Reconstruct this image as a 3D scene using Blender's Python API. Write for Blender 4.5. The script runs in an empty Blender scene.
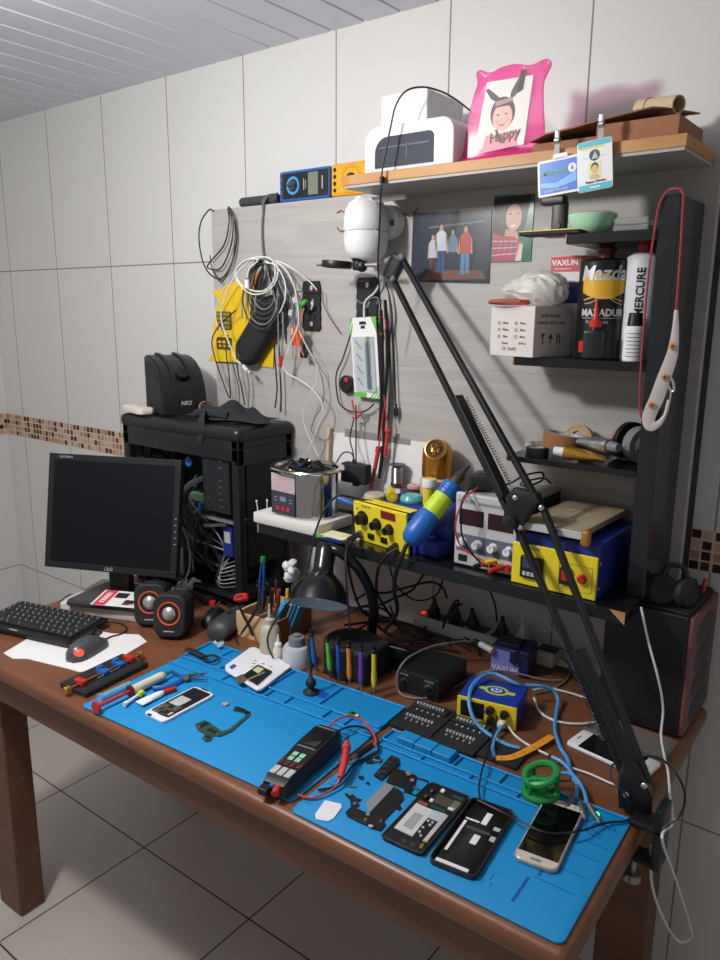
import bpy, bmesh, math, random
from mathutils import Vector, Matrix, Euler
R = random.Random(7)
PI = math.pi
SC = bpy.context.scene
COL = SC.collection

# ------------------------------------------------------------------ materials
MATS = {}
def mat(name, col, rough=.5, metal=0.0, noise=0.0, scale=30.0, coat=0.0, emit=None, es=1.0, trans=0.0, alpha=1.0, bump=0.0, spec=.5, stretch=None):
    if name in MATS: return MATS[name]
    m = bpy.data.materials.new(name); m.use_nodes = True
    nt = m.node_tree; b = nt.nodes['Principled BSDF']
    c = (col[0], col[1], col[2], 1)
    b.inputs['Base Color'].default_value = c
    b.inputs['Roughness'].default_value = rough
    b.inputs['Metallic'].default_value = metal
    b.inputs['Coat Weight'].default_value = coat
    b.inputs['Specular IOR Level'].default_value = spec
    b.inputs['Transmission Weight'].default_value = trans
    b.inputs['Alpha'].default_value = alpha
    if emit:
        b.inputs['Emission Color'].default_value = (*emit, 1); b.inputs['Emission Strength'].default_value = es
    tc = nt.nodes.new('ShaderNodeTexCoord')
    n = nt.nodes.new('ShaderNodeTexNoise'); n.inputs['Scale'].default_value = scale; n.inputs['Detail'].default_value = 4
    if stretch:
        mp = nt.nodes.new('ShaderNodeMapping'); mp.inputs['Scale'].default_value = stretch
        nt.links.new(tc.outputs['Object'], mp.inputs['Vector']); nt.links.new(mp.outputs['Vector'], n.inputs['Vector'])
    else:
        nt.links.new(tc.outputs['Object'], n.inputs['Vector'])
    if noise > 0:
        mx = nt.nodes.new('ShaderNodeMix'); mx.data_type = 'RGBA'
        mx.inputs['A'].default_value = tuple(max(0, v*(1-noise)) for v in col)+(1,)
        mx.inputs['B'].default_value = tuple(min(1, v*(1+noise)) for v in col)+(1,)
        nt.links.new(n.outputs['Fac'], mx.inputs['Factor']); nt.links.new(mx.outputs['Result'], b.inputs['Base Color'])
    mr = nt.nodes.new('ShaderNodeMapRange')
    mr.inputs['To Min'].default_value = max(0, rough-.06); mr.inputs['To Max'].default_value = min(1, rough+.06)
    nt.links.new(n.outputs['Fac'], mr.inputs['Value']); nt.links.new(mr.outputs['Result'], b.inputs['Roughness'])
    if bump > 0:
        bp = nt.nodes.new('ShaderNodeBump'); bp.inputs['Strength'].default_value = bump; bp.inputs['Distance'].default_value = .002
        nt.links.new(n.outputs['Fac'], bp.inputs['Height']); nt.links.new(bp.outputs['Normal'], b.inputs['Normal'])
    MATS[name] = m
    return m
def S(h):
    h = h.lstrip('#'); v = [int(h[i:i+2], 16)/255 for i in (0, 2, 4)]
    return tuple(x/12.92 if x <= .04045 else ((x+.055)/1.055)**2.4 for x in v)

M_BLACK = mat('black plastic', S('17181a'), .42, noise=.15)
M_BLACKG = mat('glossy black plastic', S('121315'), .18, noise=.1)
M_BLACKM = mat('matte black plastic', S('1c1d1f'), .7, noise=.15)
M_RUBBER = mat('black rubber', S('141414'), .6)
M_DGREY = mat('dark grey plastic', S('3a3b3e'), .5, noise=.1)
M_GREY = mat('grey plastic', S('77787b'), .5, noise=.05)
M_LGREY = mat('light grey plastic', S('b9babb'), .45, noise=.04)
M_WHITE = mat('white plastic', S('e3e4e6'), .35, noise=.02)
M_PAPER = mat('white paper', S('e6e5e4'), .8, noise=.03)
M_STEEL = mat('polished steel', S('c6c4c0'), .16, 1.0)
M_METAL = mat('dull metal', S('9a9a98'), .38, .9)
M_SILVER = mat('bright metal', S('cfcfcf'), .25, .9)
M_GOLD = mat('brass', S('c99a4a'), .3, .9)
M_COPPER = mat('copper wire', S('a8623a'), .35, .8)
M_RED = mat('red plastic', S('c22b26'), .35, noise=.08)
M_DRED = mat('dark red plastic', S('6b1820'), .3)
M_BLUE = mat('blue plastic', S('2062b0'), .4, noise=.06)
M_DBLUE = mat('navy painted steel', S('1d2f86'), .45, noise=.08)
M_YELLOW = mat('yellow plastic', S('e6c91c'), .4, noise=.04)
M_YELPAINT = mat('yellow painted steel', S('e8d327'), .4, noise=.03)
M_GREEN = mat('green plastic', S('1f8a3c'), .35, noise=.06)
M_LGREEN = mat('light green plastic', S('5fc138'), .4)
M_ORANGE = mat('orange plastic', S('e8842a'), .4)
M_PURPLE = mat('purple plastic', S('6a3fa8'), .4)
M_CYANM = mat('blue silicone', S('0f89c6'), .55, noise=.05, scale=9)
M_CYAND = mat('blue silicone groove', S('0f4f9a'), .6)
M_PCB = mat('green circuit board', S('1f4f3c'), .4, noise=.5, scale=500)
M_PCBD = mat('dark circuit board', S('15191c'), .4, noise=.3, scale=400)
M_CARD = mat('brown cardboard', S('9a6b4d'), .85, noise=.08, scale=60)
M_CARDL = mat('pale cardboard edge', S('c9b391'), .85, noise=.08, scale=60)
M_WOODL = mat('pale pine', S('d3b183'), .6, noise=.12, scale=25, stretch=(1, 1, 8))
M_SCREEN = mat('dark display glass', S('07080a'), .1, coat=.4)
M_RCABLE = mat('red rubber', S('c43a3a'), .4)
M_WCABLE = mat('white cable', S('dcdcd8'), .5)
M_GCABLE = mat('grey cable', S('7d7e80'), .5)
M_DGCABLE = mat('dark grey cable', S('3c3e41'), .5)
M_BCABLE = mat('black cable', S('161719'), .45)
M_BLCABLE = mat('blue cable', S('4d9ad6'), .45)

# ------------------------------------------------------------------ mesh builder
class MB:
    def __init__(s): s.bm = bmesh.new(); s.mi = 0; s.mats = []; s.bv = False
    def m(s, material):
        if material not in s.mats: s.mats.append(material)
        s.mi = s.mats.index(material); return s
    def _fin(s, verts, M=None):
        if M is not None:
            for v in verts: v.co = M @ v.co
        fs = set(f for v in verts for f in v.link_faces)
        for f in fs: f.material_index = s.mi
        return s
    def box(s, c, size, bev=0.0, seg=2, M=None, rot=None):
        t = bmesh.new()
        bmesh.ops.create_cube(t, size=1)
        for v in t.verts: v.co = Vector((v.co.x*size[0], v.co.y*size[1], v.co.z*size[2]))
        if bev > 0:
            s.bv = True
            bmesh.ops.bevel(t, geom=list(t.edges), offset=min(bev, min(size)*.49), segments=seg, profile=.5, affect='EDGES')
        T = Matrix.Translation(Vector(c))
        if rot: T = T @ Euler(rot).to_matrix().to_4x4()
        if M is not None: T = M @ T
        return s.merge(t, T)
    def base(s, x, y, z, sx, sy, sz, bev=0.0, seg=2, M=None, rot=None):
        return s.box((x, y, z+sz/2), (sx, sy, sz), bev, seg, M, rot)
    def merge(s, t, T):
        vm = {}
        for v in t.verts: vm[v] = s.bm.verts.new(T @ v.co)
        for f in t.faces:
            try:
                nf = s.bm.faces.new([vm[v] for v in f.verts]); nf.material_index = s.mi
            except ValueError: pass
        t.free(); return s
    def cyl(s, a, b, r0, r1=None, n=20, caps=True, bev=0.0):
        a = Vector(a); b = Vector(b); r1 = r0 if r1 is None else r1
        L = (b-a).length
        if bev > 0:
            pr = [(0, 0), (r0-bev, 0), (r0-bev*.3, bev*.3), (r0, bev), (r1, L-bev), (r1-bev*.3, L-bev*.3), (r1-bev, L), (0, L)]
        else: pr = [(0, 0), (r0, 0), (r1, L), (0, L)] if caps else [(r0, 0), (r1, L)]
        q = (b-a).to_track_quat('Z', 'Y').to_matrix().to_4x4()
        return s.lathe(pr, n, Matrix.Translation(a) @ q)
    def lathe(s, prof, n=24, M=None, sx=1.0, sy=1.0, arc=None):
        M = M if M is not None else Matrix()
        rings = []
        for r, z in prof:
            if r < 1e-6: rings.append([s.bm.verts.new(M @ Vector((0, 0, z)))])
            else: rings.append([s.bm.verts.new(M @ Vector((sx*r*math.cos(2*PI*i/n), sy*r*math.sin(2*PI*i/n), z))) for i in range(n)])
        for A, B in zip(rings, rings[1:]):
            for i in range(n):
                j = (i+1) % n
                if len(A) == 1 and len(B) == 1: continue
                if len(A) == 1: vs = [A[0], B[j], B[i]]
                elif len(B) == 1: vs = [A[i], A[j], B[0]]
                else: vs = [A[i], A[j], B[j], B[i]]
                try: s.bm.faces.new(vs).material_index = s.mi
                except ValueError: pass
        return s
    def prism(s, poly, z0, z1, M=None, bev=0.0):
        M = M if M is not None else Matrix()
        t = bmesh.new()
        lo = [t.verts.new(Vector((p[0], p[1], z0))) for p in poly]
        hi = [t.verts.new(Vector((p[0], p[1], z1))) for p in poly]
        n = len(poly)
        t.faces.new(lo[::-1]); t.faces.new(hi)
        for i in range(n): t.faces.new([lo[i], lo[(i+1) % n], hi[(i+1) % n], hi[i]])
        bmesh.ops.recalc_face_normals(t, faces=t.faces)
        if bev > 0:
            s.bv = True
            es = [e for e in t.edges if all(abs(v.co.z-z1) < 1e-6 for v in e.verts) or all(abs(v.co.z-z0) < 1e-6 for v in e.verts)]
            bmesh.ops.bevel(t, geom=es, offset=bev, segments=2, profile=.5, affect='EDGES')
        big = [f for f in t.faces if len(f.verts) > 4]
        if big: bmesh.ops.triangulate(t, faces=big)
        return s.merge(t, M)
    def frame(s, w, h, t, z0, z1, M=None, r=0.0):
        # rectangular ring centred on the origin
        M = M if M is not None else Matrix()
        s.box((0, h/2-t/2, (z0+z1)/2), (w, t, z1-z0), r, M=M); s.box((0, -h/2+t/2, (z0+z1)/2), (w, t, z1-z0), r, M=M)
        s.box((w/2-t/2, 0, (z0+z1)/2), (t, h-2*t, z1-z0), r, M=M); s.box((-w/2+t/2, 0, (z0+z1)/2), (t, h-2*t, z1-z0), r, M=M)
        return s
    def tube(s, pts, r, n=6, sub=6, flat=None, closed=False):
        P = smooth(pts, sub, closed)
        rr = r if callable(r) else (lambda t: r)
        rings = []; N = len(P); up = None
        for i, p in enumerate(P):
            if closed: d = (P[(i+1) % N]-P[i-1])
            else: d = (P[min(i+1, N-1)]-P[max(i-1, 0)])
            d = d.normalized() if d.length > 1e-9 else Vector((0, 0, 1))
            if up is None:
                up = d.orthogonal().normalized()
                if flat:
                    fv = Vector(flat); fv = fv-d*fv.dot(d)
                    if fv.length > 1e-6: up = fv.normalized()
            else:
                if flat: fv = Vector(flat); up2 = fv-d*fv.dot(d)
                else: up2 = up-d*up.dot(d)
                up = up2.normalized() if up2.length > 1e-6 else d.orthogonal().normalized()
            sd = d.cross(up); q = rr(i/max(1, N-1))
            ru, rs = (q if isinstance(q, tuple) else (q, q))
            rings.append([s.bm.verts.new(p+up*(math.cos(2*PI*k/n)*ru)+sd*(math.sin(2*PI*k/n)*rs)) for k in range(n)])
        prs = list(zip(rings, rings[1:]))+([(rings[-1], rings[0])] if closed else [])
        for A, B in prs:
            for k in range(n): s.bm.faces.new([A[k], A[(k+1) % n], B[(k+1) % n], B[k]]).material_index = s.mi
        if not closed:
            s.bm.faces.new(rings[0][::-1]).material_index = s.mi; s.bm.faces.new(rings[-1]).material_index = s.mi
        return s
    def torus(s, c, R0, r, n=32, k=8, M=None, sx=1, sy=1):
        M = M if M is not None else Matrix()
        pts = [M @ (Vector(c)+Vector((R0*sx*math.cos(2*PI*i/n), R0*sy*math.sin(2*PI*i/n), 0))) for i in range(n)]
        return s.tube(pts, r, k, 1, closed=True)
    def sphere(s, c, r, n=16, sc=(1, 1, 1), M=None, rot=None):
        t = bmesh.new(); bmesh.ops.create_uvsphere(t, u_segments=n, v_segments=max(6, n//2+2), radius=r)
        T = Matrix.Translation(Vector(c))
        if rot: T = T @ Euler(rot).to_matrix().to_4x4()
        T = T @ Matrix.Diagonal((*sc, 1))
        if M is not None: T = M @ T
        return s.merge(t, T)
    def loft(s, secs, cap=True):
        # secs: list of equal-length point loops
        rings = [[s.bm.verts.new(Vector(p)) for p in sec] for sec in secs]; n = len(rings[0])
        for A, B in zip(rings, rings[1:]):
            for k in range(n):
                f = s.bm.faces.new([A[k], A[(k+1) % n], B[(k+1) % n], B[k]]); f.material_index = s.mi
        if cap:
            for rg in (rings[0][::-1], rings[-1]):
                f = s.bm.faces.new(rg); f.material_index = s.mi
        return s
    def text(s, txt, size, M=None, depth=.0004, align='CENTER', sx=1.0, shear=0.0, bold=0.0):
        c = bpy.data.curves.new('t', 'FONT'); c.body = txt; c.size = size; c.extrude = depth/2; c.align_x = align; c.align_y = 'CENTER'
        c.shear = shear; c.offset = bold*size; c.resolution_u = 2
        o = bpy.data.objects.new('t', c); COL.objects.link(o)
        dg = bpy.context.evaluated_depsgraph_get()
        me = bpy.data.meshes.new_from_object(o.evaluated_get(dg))
        bpy.data.objects.remove(o); bpy.data.curves.remove(c)
        t = bmesh.new(); t.from_mesh(me); bpy.data.meshes.remove(me)
        T = Matrix.Diagonal((sx, 1, 1, 1))
        if M is not None: T = M @ T
        return s.merge(t, T)
    def build(s, name, material=None, parent=None, loc=None, rz=0.0, world=False, smooth_angle=38, fix=True, rot=None, weighted=False):
        if material is not None and not s.mats: s.mats = [material]
        bm = s.bm
        if fix: bmesh.ops.recalc_face_normals(bm, faces=bm.faces)
        if world:
            if parent is not None: W = parent.matrix_basis.inverted() if parent.parent is None else (parent.parent.matrix_basis @ parent.matrix_basis).inverted()
            else: W = Matrix.Translation(Vector(loc)).inverted() if loc is not None else Matrix()
            bmesh.ops.transform(bm, matrix=W, verts=bm.verts)
        ca = math.radians(smooth_angle)
        for f in bm.faces: f.smooth = True
        for e in bm.edges:
            e.smooth = True
            if len(e.link_faces) == 2:
                g = e.calc_face_angle(0); p, r = (f.calc_area() for f in e.link_faces)
                e.smooth = g < ca and not (g > .17 and max(p, r) > 9*min(p, r))
        me = bpy.data.meshes.new(name); bm.to_mesh(me); bm.free()
        for mm in s.mats: me.materials.append(mm)
        o = bpy.data.objects.new(name, me); COL.objects.link(o)
        if parent is not None: o.parent = parent
        if loc is not None: o.location = loc
        if parent is None or rot: o.rotation_euler = rot if rot else (0, 0, rz)
        return o
def smooth(pts, sub=6, closed=False):
    P = [Vector(p) for p in pts]
    if sub <= 1 or len(P) < 3: return P
    out = []; n = len(P); rng = range(n) if closed else range(n-1)
    for i in rng:
        p1, p2 = P[i], P[(i+1) % n]
        p0 = P[i-1] if (closed or i > 0) else p1*2-p2
        p3 = P[(i+2) % n] if (closed or i+2 < n) else p2*2-p1
        for k in range(sub):
            t = k/sub
            out.append(.5*((2*p1)+(p2-p0)*t+(2*p0-5*p1+4*p2-p3)*t*t+(3*p1-p0-3*p2+p3)*t**3))
    if not closed: out.append(P[-1])
    return out
def tag(o, label=None, cat=None, group=None, kind=None):
    if label: o['label'] = label
    if cat: o['category'] = cat
    if group: o['group'] = group
    if kind: o['kind'] = kind
    return o
def thing(name, label, cat, loc, rz=0.0, group=None, rot=None):
    o = bpy.data.objects.new(name, None); COL.objects.link(o); o.empty_display_size = .02
    o.location = loc; o.rotation_euler = rot if rot else (0, 0, rz)
    o.matrix_basis = Matrix.Translation(Vector(loc)) @ Euler(o.rotation_euler).to_matrix().to_4x4()
    return tag(o, label, cat, group)
def struct(o): o['kind'] = 'structure'; return o
def cable(name, label, pts, r, material, cat='cable', group=None, n=6, parent=None, sub=6):
    b = MB().m(material); b.tube(pts, r, n, sub)
    if parent is not None: return b.build(name, None, parent, world=True)
    o = b.build(name, None, None, loc=pts[0], world=True)
    return tag(o, label, cat, group)
def dup(o, loc=None, rz=None, label=None, group=None):
    c = o.copy(); COL.objects.link(c)
    if loc is not None: c.location = loc
    if rz is not None: c.rotation_euler = (0, 0, rz)
    if label: c['label'] = label
    if group: c['group'] = group
    for ch in list(o.children):
        d = ch.copy(); COL.objects.link(d); d.parent = c
        for g in list(ch.children):
            e = g.copy(); COL.objects.link(e); e.parent = d
    return c
def RX(a): return Matrix.Rotation(a, 4, 'X')
def RY(a): return Matrix.Rotation(a, 4, 'Y')
def RZ(a): return Matrix.Rotation(a, 4, 'Z')
def TR(x, y, z): return Matrix.Translation(Vector((x, y, z)))
def rrect(w, h, r, n=5, cx=0, cy=0):
    out = []
    for (sx, sy, a0) in ((1, 1, 0), (-1, 1, 90), (-1, -1, 180), (1, -1, 270)):
        for k in range(n+1):
            a = math.radians(a0+90*k/n); out.append((cx+sx*(w/2-r)+r*math.cos(a), cy+sy*(h/2-r)+r*math.sin(a)))
    return out
def ell(w, h, n=20, cx=0, cy=0): return [(cx+w/2*math.cos(2*PI*i/n), cy+h/2*math.sin(2*PI*i/n)) for i in range(n)]
UP = RX(PI/2)      # local xy drawing plane -> facing -y (a face looking out of the wall)

# ------------------------------------------------------------------ room
def node_mat(name):
    m = bpy.data.materials.new(name); m.use_nodes = True
    nt = m.node_tree; return m, nt, nt.nodes['Principled BSDF'], nt.nodes, nt.links
def math_n(nt, op, a, b=None, c=None):
    n = nt.nodes.new('ShaderNodeMath'); n.operation = op
    for i, v in enumerate((a, b, c)):
        if v is None: continue
        if isinstance(v, (int, float)): n.inputs[i].default_value = v
        else: nt.links.new(v, n.inputs[i])
    return n.outputs[0]
def mixc(nt, f, a, b):
    n = nt.nodes.new('ShaderNodeMix'); n.data_type = 'RGBA'
    if isinstance(f, (int, float)): n.inputs['Factor'].default_value = f
    else: nt.links.new(f, n.inputs['Factor'])
    for k, v in (('A', a), ('B', b)):
        if isinstance(v, tuple): n.inputs[k].default_value = (*v, 1)
        else: nt.links.new(v, n.inputs[k])
    return n.outputs['Result']
TW = .32
def wall_mat(name, axis, off):
    m, nt, b, N, L = node_mat(name)
    g = N.new('ShaderNodeNewGeometry'); s = N.new('ShaderNodeSeparateXYZ'); L.new(g.outputs['Position'], s.inputs[0])
    u = math_n(nt, 'ADD', s.outputs[axis], off); z = s.outputs['Z']
    def line(coord, period, w):      # 1 on a grout line
        f = math_n(nt, 'FRACT', math_n(nt, 'DIVIDE', coord, period))
        d = math_n(nt, 'MULTIPLY', math_n(nt, 'MINIMUM', f, math_n(nt, 'SUBTRACT', 1.0, f)), period)
        return math_n(nt, 'LESS_THAN', d, w)
    vert = line(u, TW, .0018)
    hs = None
    for zz in (1.668, .469):
        h = math_n(nt, 'LESS_THAN', math_n(nt, 'ABSOLUTE', math_n(nt, 'SUBTRACT', z, zz)), .002)
        hs = h if hs is None else math_n(nt, 'MAXIMUM', hs, h)
    grout = math_n(nt, 'MAXIMUM', vert, hs)
    # mosaic band
    band = math_n(nt, 'MULTIPLY', math_n(nt, 'GREATER_THAN', z, 1.029), math_n(nt, 'LESS_THAN', z, 1.115))
    zc = math_n(nt, 'SUBTRACT', z, 1.029)
    cell = .0215
    cb = N.new('ShaderNodeCombineXYZ')
    L.new(math_n(nt, 'FLOOR', math_n(nt, 'DIVIDE', u, cell)), cb.inputs[0]); L.new(math_n(nt, 'FLOOR', math_n(nt, 'DIVIDE', zc, cell)), cb.inputs[1])
    wn = N.new('ShaderNodeTexWhiteNoise'); wn.noise_dimensions = '2D'; L.new(cb.outputs[0], wn.inputs['Vector'])
    rp = N.new('ShaderNodeValToRGB'); rp.color_ramp.interpolation = 'CONSTANT'
    L.new(wn.outputs['Value'], rp.inputs[0])
    e = rp.color_ramp.elements; e[0].position = 0; e[0].color = (*S('2e1c14'), 1); e[1].position = .25; e[1].color = (*S('bb9d85'), 1)
    for p_, c_ in ((.45, 'a88873'), (.62, 'c4ab98'), (.8, '9c7a66'), (.92, '5b3524')):
        q = e.new(p_); q.color = (*S(c_), 1)
    mg = math_n(nt, 'MAXIMUM', line(u, cell, .0021), line(zc, cell, .0021))
    mg = math_n(nt, 'MAXIMUM', mg, line(u, TW, .003))
    mos = mixc(nt, mg, rp.outputs[0], S('d5bda6'))
    no = N.new('ShaderNodeTexNoise'); no.inputs['Scale'].default_value = 1.4; no.inputs['Detail'].default_value = 3; L.new(g.outputs['Position'], no.inputs['Vector'])
    tile = mixc(nt, no.outputs['Fac'], S('cfcfcd'), S('dadad8'))
    c1 = mixc(nt, grout, tile, S('8f8473'))
    c2 = mixc(nt, band, c1, mos)
    L.new(c2, b.inputs['Base Color'])
    ro = math_n(nt, 'ADD', .42, math_n(nt, 'MULTIPLY', grout, .4)); L.new(ro, b.inputs['Roughness'])
    bp = N.new('ShaderNodeBump'); bp.inputs['Strength'].default_value = .35; bp.inputs['Distance'].default_value = .0015
    L.new(math_n(nt, 'SUBTRACT', 1.0, math_n(nt, 'MAXIMUM', grout, math_n(nt, 'MULTIPLY', band, mg))), bp.inputs['Height']); L.new(bp.outputs['Normal'], b.inputs['Normal'])
    return m
def floor_mat():
    m, nt, b, N, L = node_mat('floor tiles')
    g = N.new('ShaderNodeNewGeometry'); s = N.new('ShaderNodeSeparateXYZ'); L.new(g.outputs['Position'], s.inputs[0])
    P = .4335
    def line(c, off):
        f = math_n(nt, 'FRACT', math_n(nt, 'DIVIDE', math_n(nt, 'ADD', c, off), P))
        d = math_n(nt, 'MULTIPLY', math_n(nt, 'MINIMUM', f, math_n(nt, 'SUBTRACT', 1.0, f)), P)
        return math_n(nt, 'LESS_THAN', d, .0024)
    gr = math_n(nt, 'MAXIMUM', line(s.outputs['X'], -.893+P*4), line(s.outputs['Y'], .409+P*10))
    no = N.new('ShaderNodeTexNoise'); no.inputs['Scale'].default_value = 5; no.inputs['Detail'].default_value = 6; L.new(g.outputs['Position'], no.inputs['Vector'])
    no2 = N.new('ShaderNodeTexNoise'); no2.inputs['Scale'].default_value = 60; no2.inputs['Detail'].default_value = 3; L.new(g.outputs['Position'], no2.inputs['Vector'])
    t = mixc(nt, no.outputs['Fac'], S('b7aea6'), S('c8c2bb'))
    t = mixc(nt, math_n(nt, 'MULTIPLY', no2.outputs['Fac'], .35), t, S('aaa39c'))
    L.new(mixc(nt, gr, t, S('4e3526')), b.inputs['Base Color'])
    b.inputs['Roughness'].default_value = .35
    bp = N.new('ShaderNodeBump'); bp.inputs['Strength'].default_value = .3; bp.inputs['Distance'].default_value = .002
    L.new(math_n(nt, 'SUBTRACT', 1.0, gr), bp.inputs['Height']); L.new(bp.outputs['Normal'], b.inputs['Normal'])
    return m
def ceil_mat():
    m, nt, b, N, L = node_mat('white ceiling strips')
    g = N.new('ShaderNodeNewGeometry'); s = N.new('ShaderNodeSeparateXYZ'); L.new(g.outputs['Position'], s.inputs[0])
    no = N.new('ShaderNodeTexNoise'); no.inputs['Scale'].default_value = 2; L.new(g.outputs['Position'], no.inputs['Vector'])
    L.new(mixc(nt, no.outputs['Fac'], S('ced0dc'), S('dadbe6')), b.inputs['Base Color'])
    b.inputs['Roughness'].default_value = .4
    return m
HC = 2.19
struct(MB().box((1.2, -1.45, -.05), (5.0, 3.1, .1)).build('floor', floor_mat()))
struct(MB().box((1.375, .05, 1.12), (3.75, .1, 2.44)).build('wall_back', wall_mat('wall tiles back', 'X', 3.2)))
struct(MB().box((-.5, -1.45, 1.12), (.1, 3.0, 2.44)).build('wall_left', wall_mat('wall tiles left', 'Y', 6.4+.128)))
cb = MB()
cm = ceil_mat()
cb.m(cm)
x = -.554
while x < 3.25:                      # strips of the panelled ceiling, each with a bevelled rib at its joint
    cb.box((x+.05, -1.3, HC+.012), (.0935, 2.7, .024), .0015, 1)
    x += .1012
cb.box((1.375, -1.3, HC+.027), (3.9, 2.75, .006))
struct(cb.build('ceiling'))
tb = MB().m(mat('ceiling joint white', S('f0f0f4'), .35))
x = -.554
while x < 3.25:
    tb.box((x-.0006, -1.3, HC+.0065), (.005, 2.7, .0055), .001, 1); x += .1012
struct(tb.build('trim_1'))

# ------------------------------------------------------------------ workbench
def wood_mat(name, c0, c1, rough, sx=1.5, sy=14):
    m, nt, b, N, L = node_mat(name)
    t = N.new('ShaderNodeTexCoord'); mp = N.new('ShaderNodeMapping'); mp.inputs['Scale'].default_value = (sx, sy, sy)
    L.new(t.outputs['Object'], mp.inputs['Vector'])
    no = N.new('ShaderNodeTexNoise'); no.inputs['Scale'].default_value = 3; no.inputs['Detail'].default_value = 7; no.inputs['Distortion'].default_value = .6
    L.new(mp.outputs['Vector'], no.inputs['Vector'])
    rp = N.new('ShaderNodeValToRGB'); L.new(no.outputs['Fac'], rp.inputs[0])
    rp.color_ramp.elements[0].position = .32; rp.color_ramp.elements[0].color = (*c0, 1)
    rp.color_ramp.elements[1].position = .68; rp.color_ramp.elements[1].color = (*c1, 1)
    L.new(rp.outputs[0], b.inputs['Base Color']); b.inputs['Roughness'].default_value = rough
    return m
M_DESK = wood_mat('varnished brown wood', S('68412a'), S('7e4f33'), .38)
M_DESKD = wood_mat('brown painted wood', S('5c3a29'), S('6d4733'), .5)
ZD = .76
bench = thing('workbench', 'long varnished brown wooden workbench with square legs and blue repair mats on top', 'workbench', (.735, -.828, 0), math.radians(1.5))
b = MB().m(M_DESK); b.box((.778, .3825, ZD-.0185), (1.556, .765, .037), .014, 4); b.build('tabletop', None, bench)
b = MB().m(M_DESKD)
b.box((.778, .032, .69), (1.49, .024, .07), .003); b.build('front_apron', None, bench)
b = MB().m(M_DESKD)
b.box((1.53-.012, .39, .69), (.024, .66, .07), .003); b.build('side_apron', None, bench)
b = MB().m(M_DESKD)
b.box((.03+.012, .39, .69), (.024, .66, .07), .003); b.build('side_apron', None, bench)
for lx, ly, sx, sy in ((.03, .058, .1, .068), (.03, .64, .1, .068), (1.425, .058, .1, .068), (1.41, .625, .1, .09)):
    b = MB().m(M_DESKD); b.box((lx+sx/2, ly+sy/2, .3625), (sx, sy, .725), .004, 2)
    b.build('leg', None, bench)

# ------------------------------------------------------------------ wall unit: wood-look panel, shelves
def panel_mat():
    m, nt, b, N, L = node_mat('grey oak laminate')
    t = N.new('ShaderNodeTexCoord'); mp = N.new('ShaderNodeMapping'); mp.inputs['Scale'].default_value = (1.1, 10, 13)
    L.new(t.outputs['Object'], mp.inputs['Vector'])
    no = N.new('ShaderNodeTexNoise'); no.inputs['Scale'].default_value = 3.2; no.inputs['Detail'].default_value = 8; no.inputs['Distortion'].default_value = .8
    L.new(mp.outputs['Vector'], no.inputs['Vector'])
    rp = N.new('ShaderNodeValToRGB'); L.new(no.outputs['Fac'], rp.inputs[0])
    rp.color_ramp.elements[0].position = .3; rp.color_ramp.elements[0].color = (*S('a5a19d'), 1)
    rp.color_ramp.elements[1].position = .66; rp.color_ramp.elements[1].color = (*S('b3b0ac'), 1)
    L.new(rp.outputs[0], b.inputs['Base Color']); b.inputs['Roughness'].default_value = .5
    return m
YB = -.075
M_PANEL = panel_mat()
wp = thing('wall_panel', 'large grey oak laminate panel mounted on the tiled wall behind the workbench', 'wall panel', (1.55, YB, 1.0))
b = MB().m(M_PANEL); b.box((0, .009, .203), (1.30, .018, .406), .001, 1); b.build('lower_board', None, wp)
b = MB().m(M_PANEL); b.box((0, .009, .6015), (1.30, .018, .391), .001, 1); b.build('upper_board', None, wp)
b = MB().m(M_BLACKM); b.box((0, .0465, .397), (1.296, .057, .794), .001, 1); b.build('backing_frame', None, wp)
M_SHELFB = mat('black laminate shelf', S('17181b'), .2, noise=.2, scale=14)
M_CHIP = mat('bare chipboard', S('b98a5a'), .9, noise=.25, scale=300)
ZS = 1.03
sh = thing('wall_shelf', 'long black laminate shelf with chipped chipboard ends carrying the power supplies', 'shelf', (1.287, -.31, ZS))
b = MB().m(M_SHELFB); b.box((.4465, .117, -.0125), (.885, .232, .025), .0015, 2); b.build('board', None, sh)
b = MB().m(M_CHIP); b.box((.002, .117, -.0125), (.004, .232, .024), .001, 1); b.build('chipboard_end', None, sh)
b = MB().m(M_CHIP); b.prism([(.862, -.001), (.8896, -.001), (.8896, -.0243)], .0005, .0012, UP); b.build('chipped_corner', None, sh)
M_UPR = mat('black gloss laminate', S('202327'), .2)
up = thing('shelf_upright', 'tall black laminate upright board at the right end of the shelves', 'shelf upright', (2.164, -.225, ZS))
b = MB().m(M_UPR); b.box((0, .0745, .345), (.032, .149, .69), .002, 2); b.build('board', None, up)
for lab, x0, zt, th in (('top small black shelf holding the green bowl', 1.988, 1.6680, .018), ('middle small black shelf holding the black paint can', 1.897, 1.4490, .016), ('lowest small black shelf holding the tape rolls and glue tubes', 1.894, 1.2580, .011)):
    t = thing('side_shelf', lab, 'shelf', (x0, -.223, zt))
    L = 2.148-x0
    b = MB().m(M_SHELFB); b.box((L/2+.002, .074, -th/2), (L-.004, .147, th), .001, 1); b.build('board', None, t)
    b = MB().m(M_CHIP); b.box((.001, .074, -th/2), (.003, .146, th*.96), .0005, 1); b.build('chipboard_end', None, t)
M_BTOP = wood_mat('pine veneer edge', S('a8763c'), S('c08d4e'), .5, 2, 10)
M_BUND = mat('pale laminate underside', S('a8a39c'), .5, noise=.06, scale=8)
ub = thing('upper_shelf', 'wooden board shelf with a tan edge high on the wall holding the white lamp', 'shelf', (1.500, -.25, 1.781))
b = MB().m(M_BTOP); b.prism([(0, .004), (.02, 0), (.687, 0), (.687, .1735), (.0, .1735)], .005, .0245, None, .001); b.build('board', None, ub)
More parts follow.
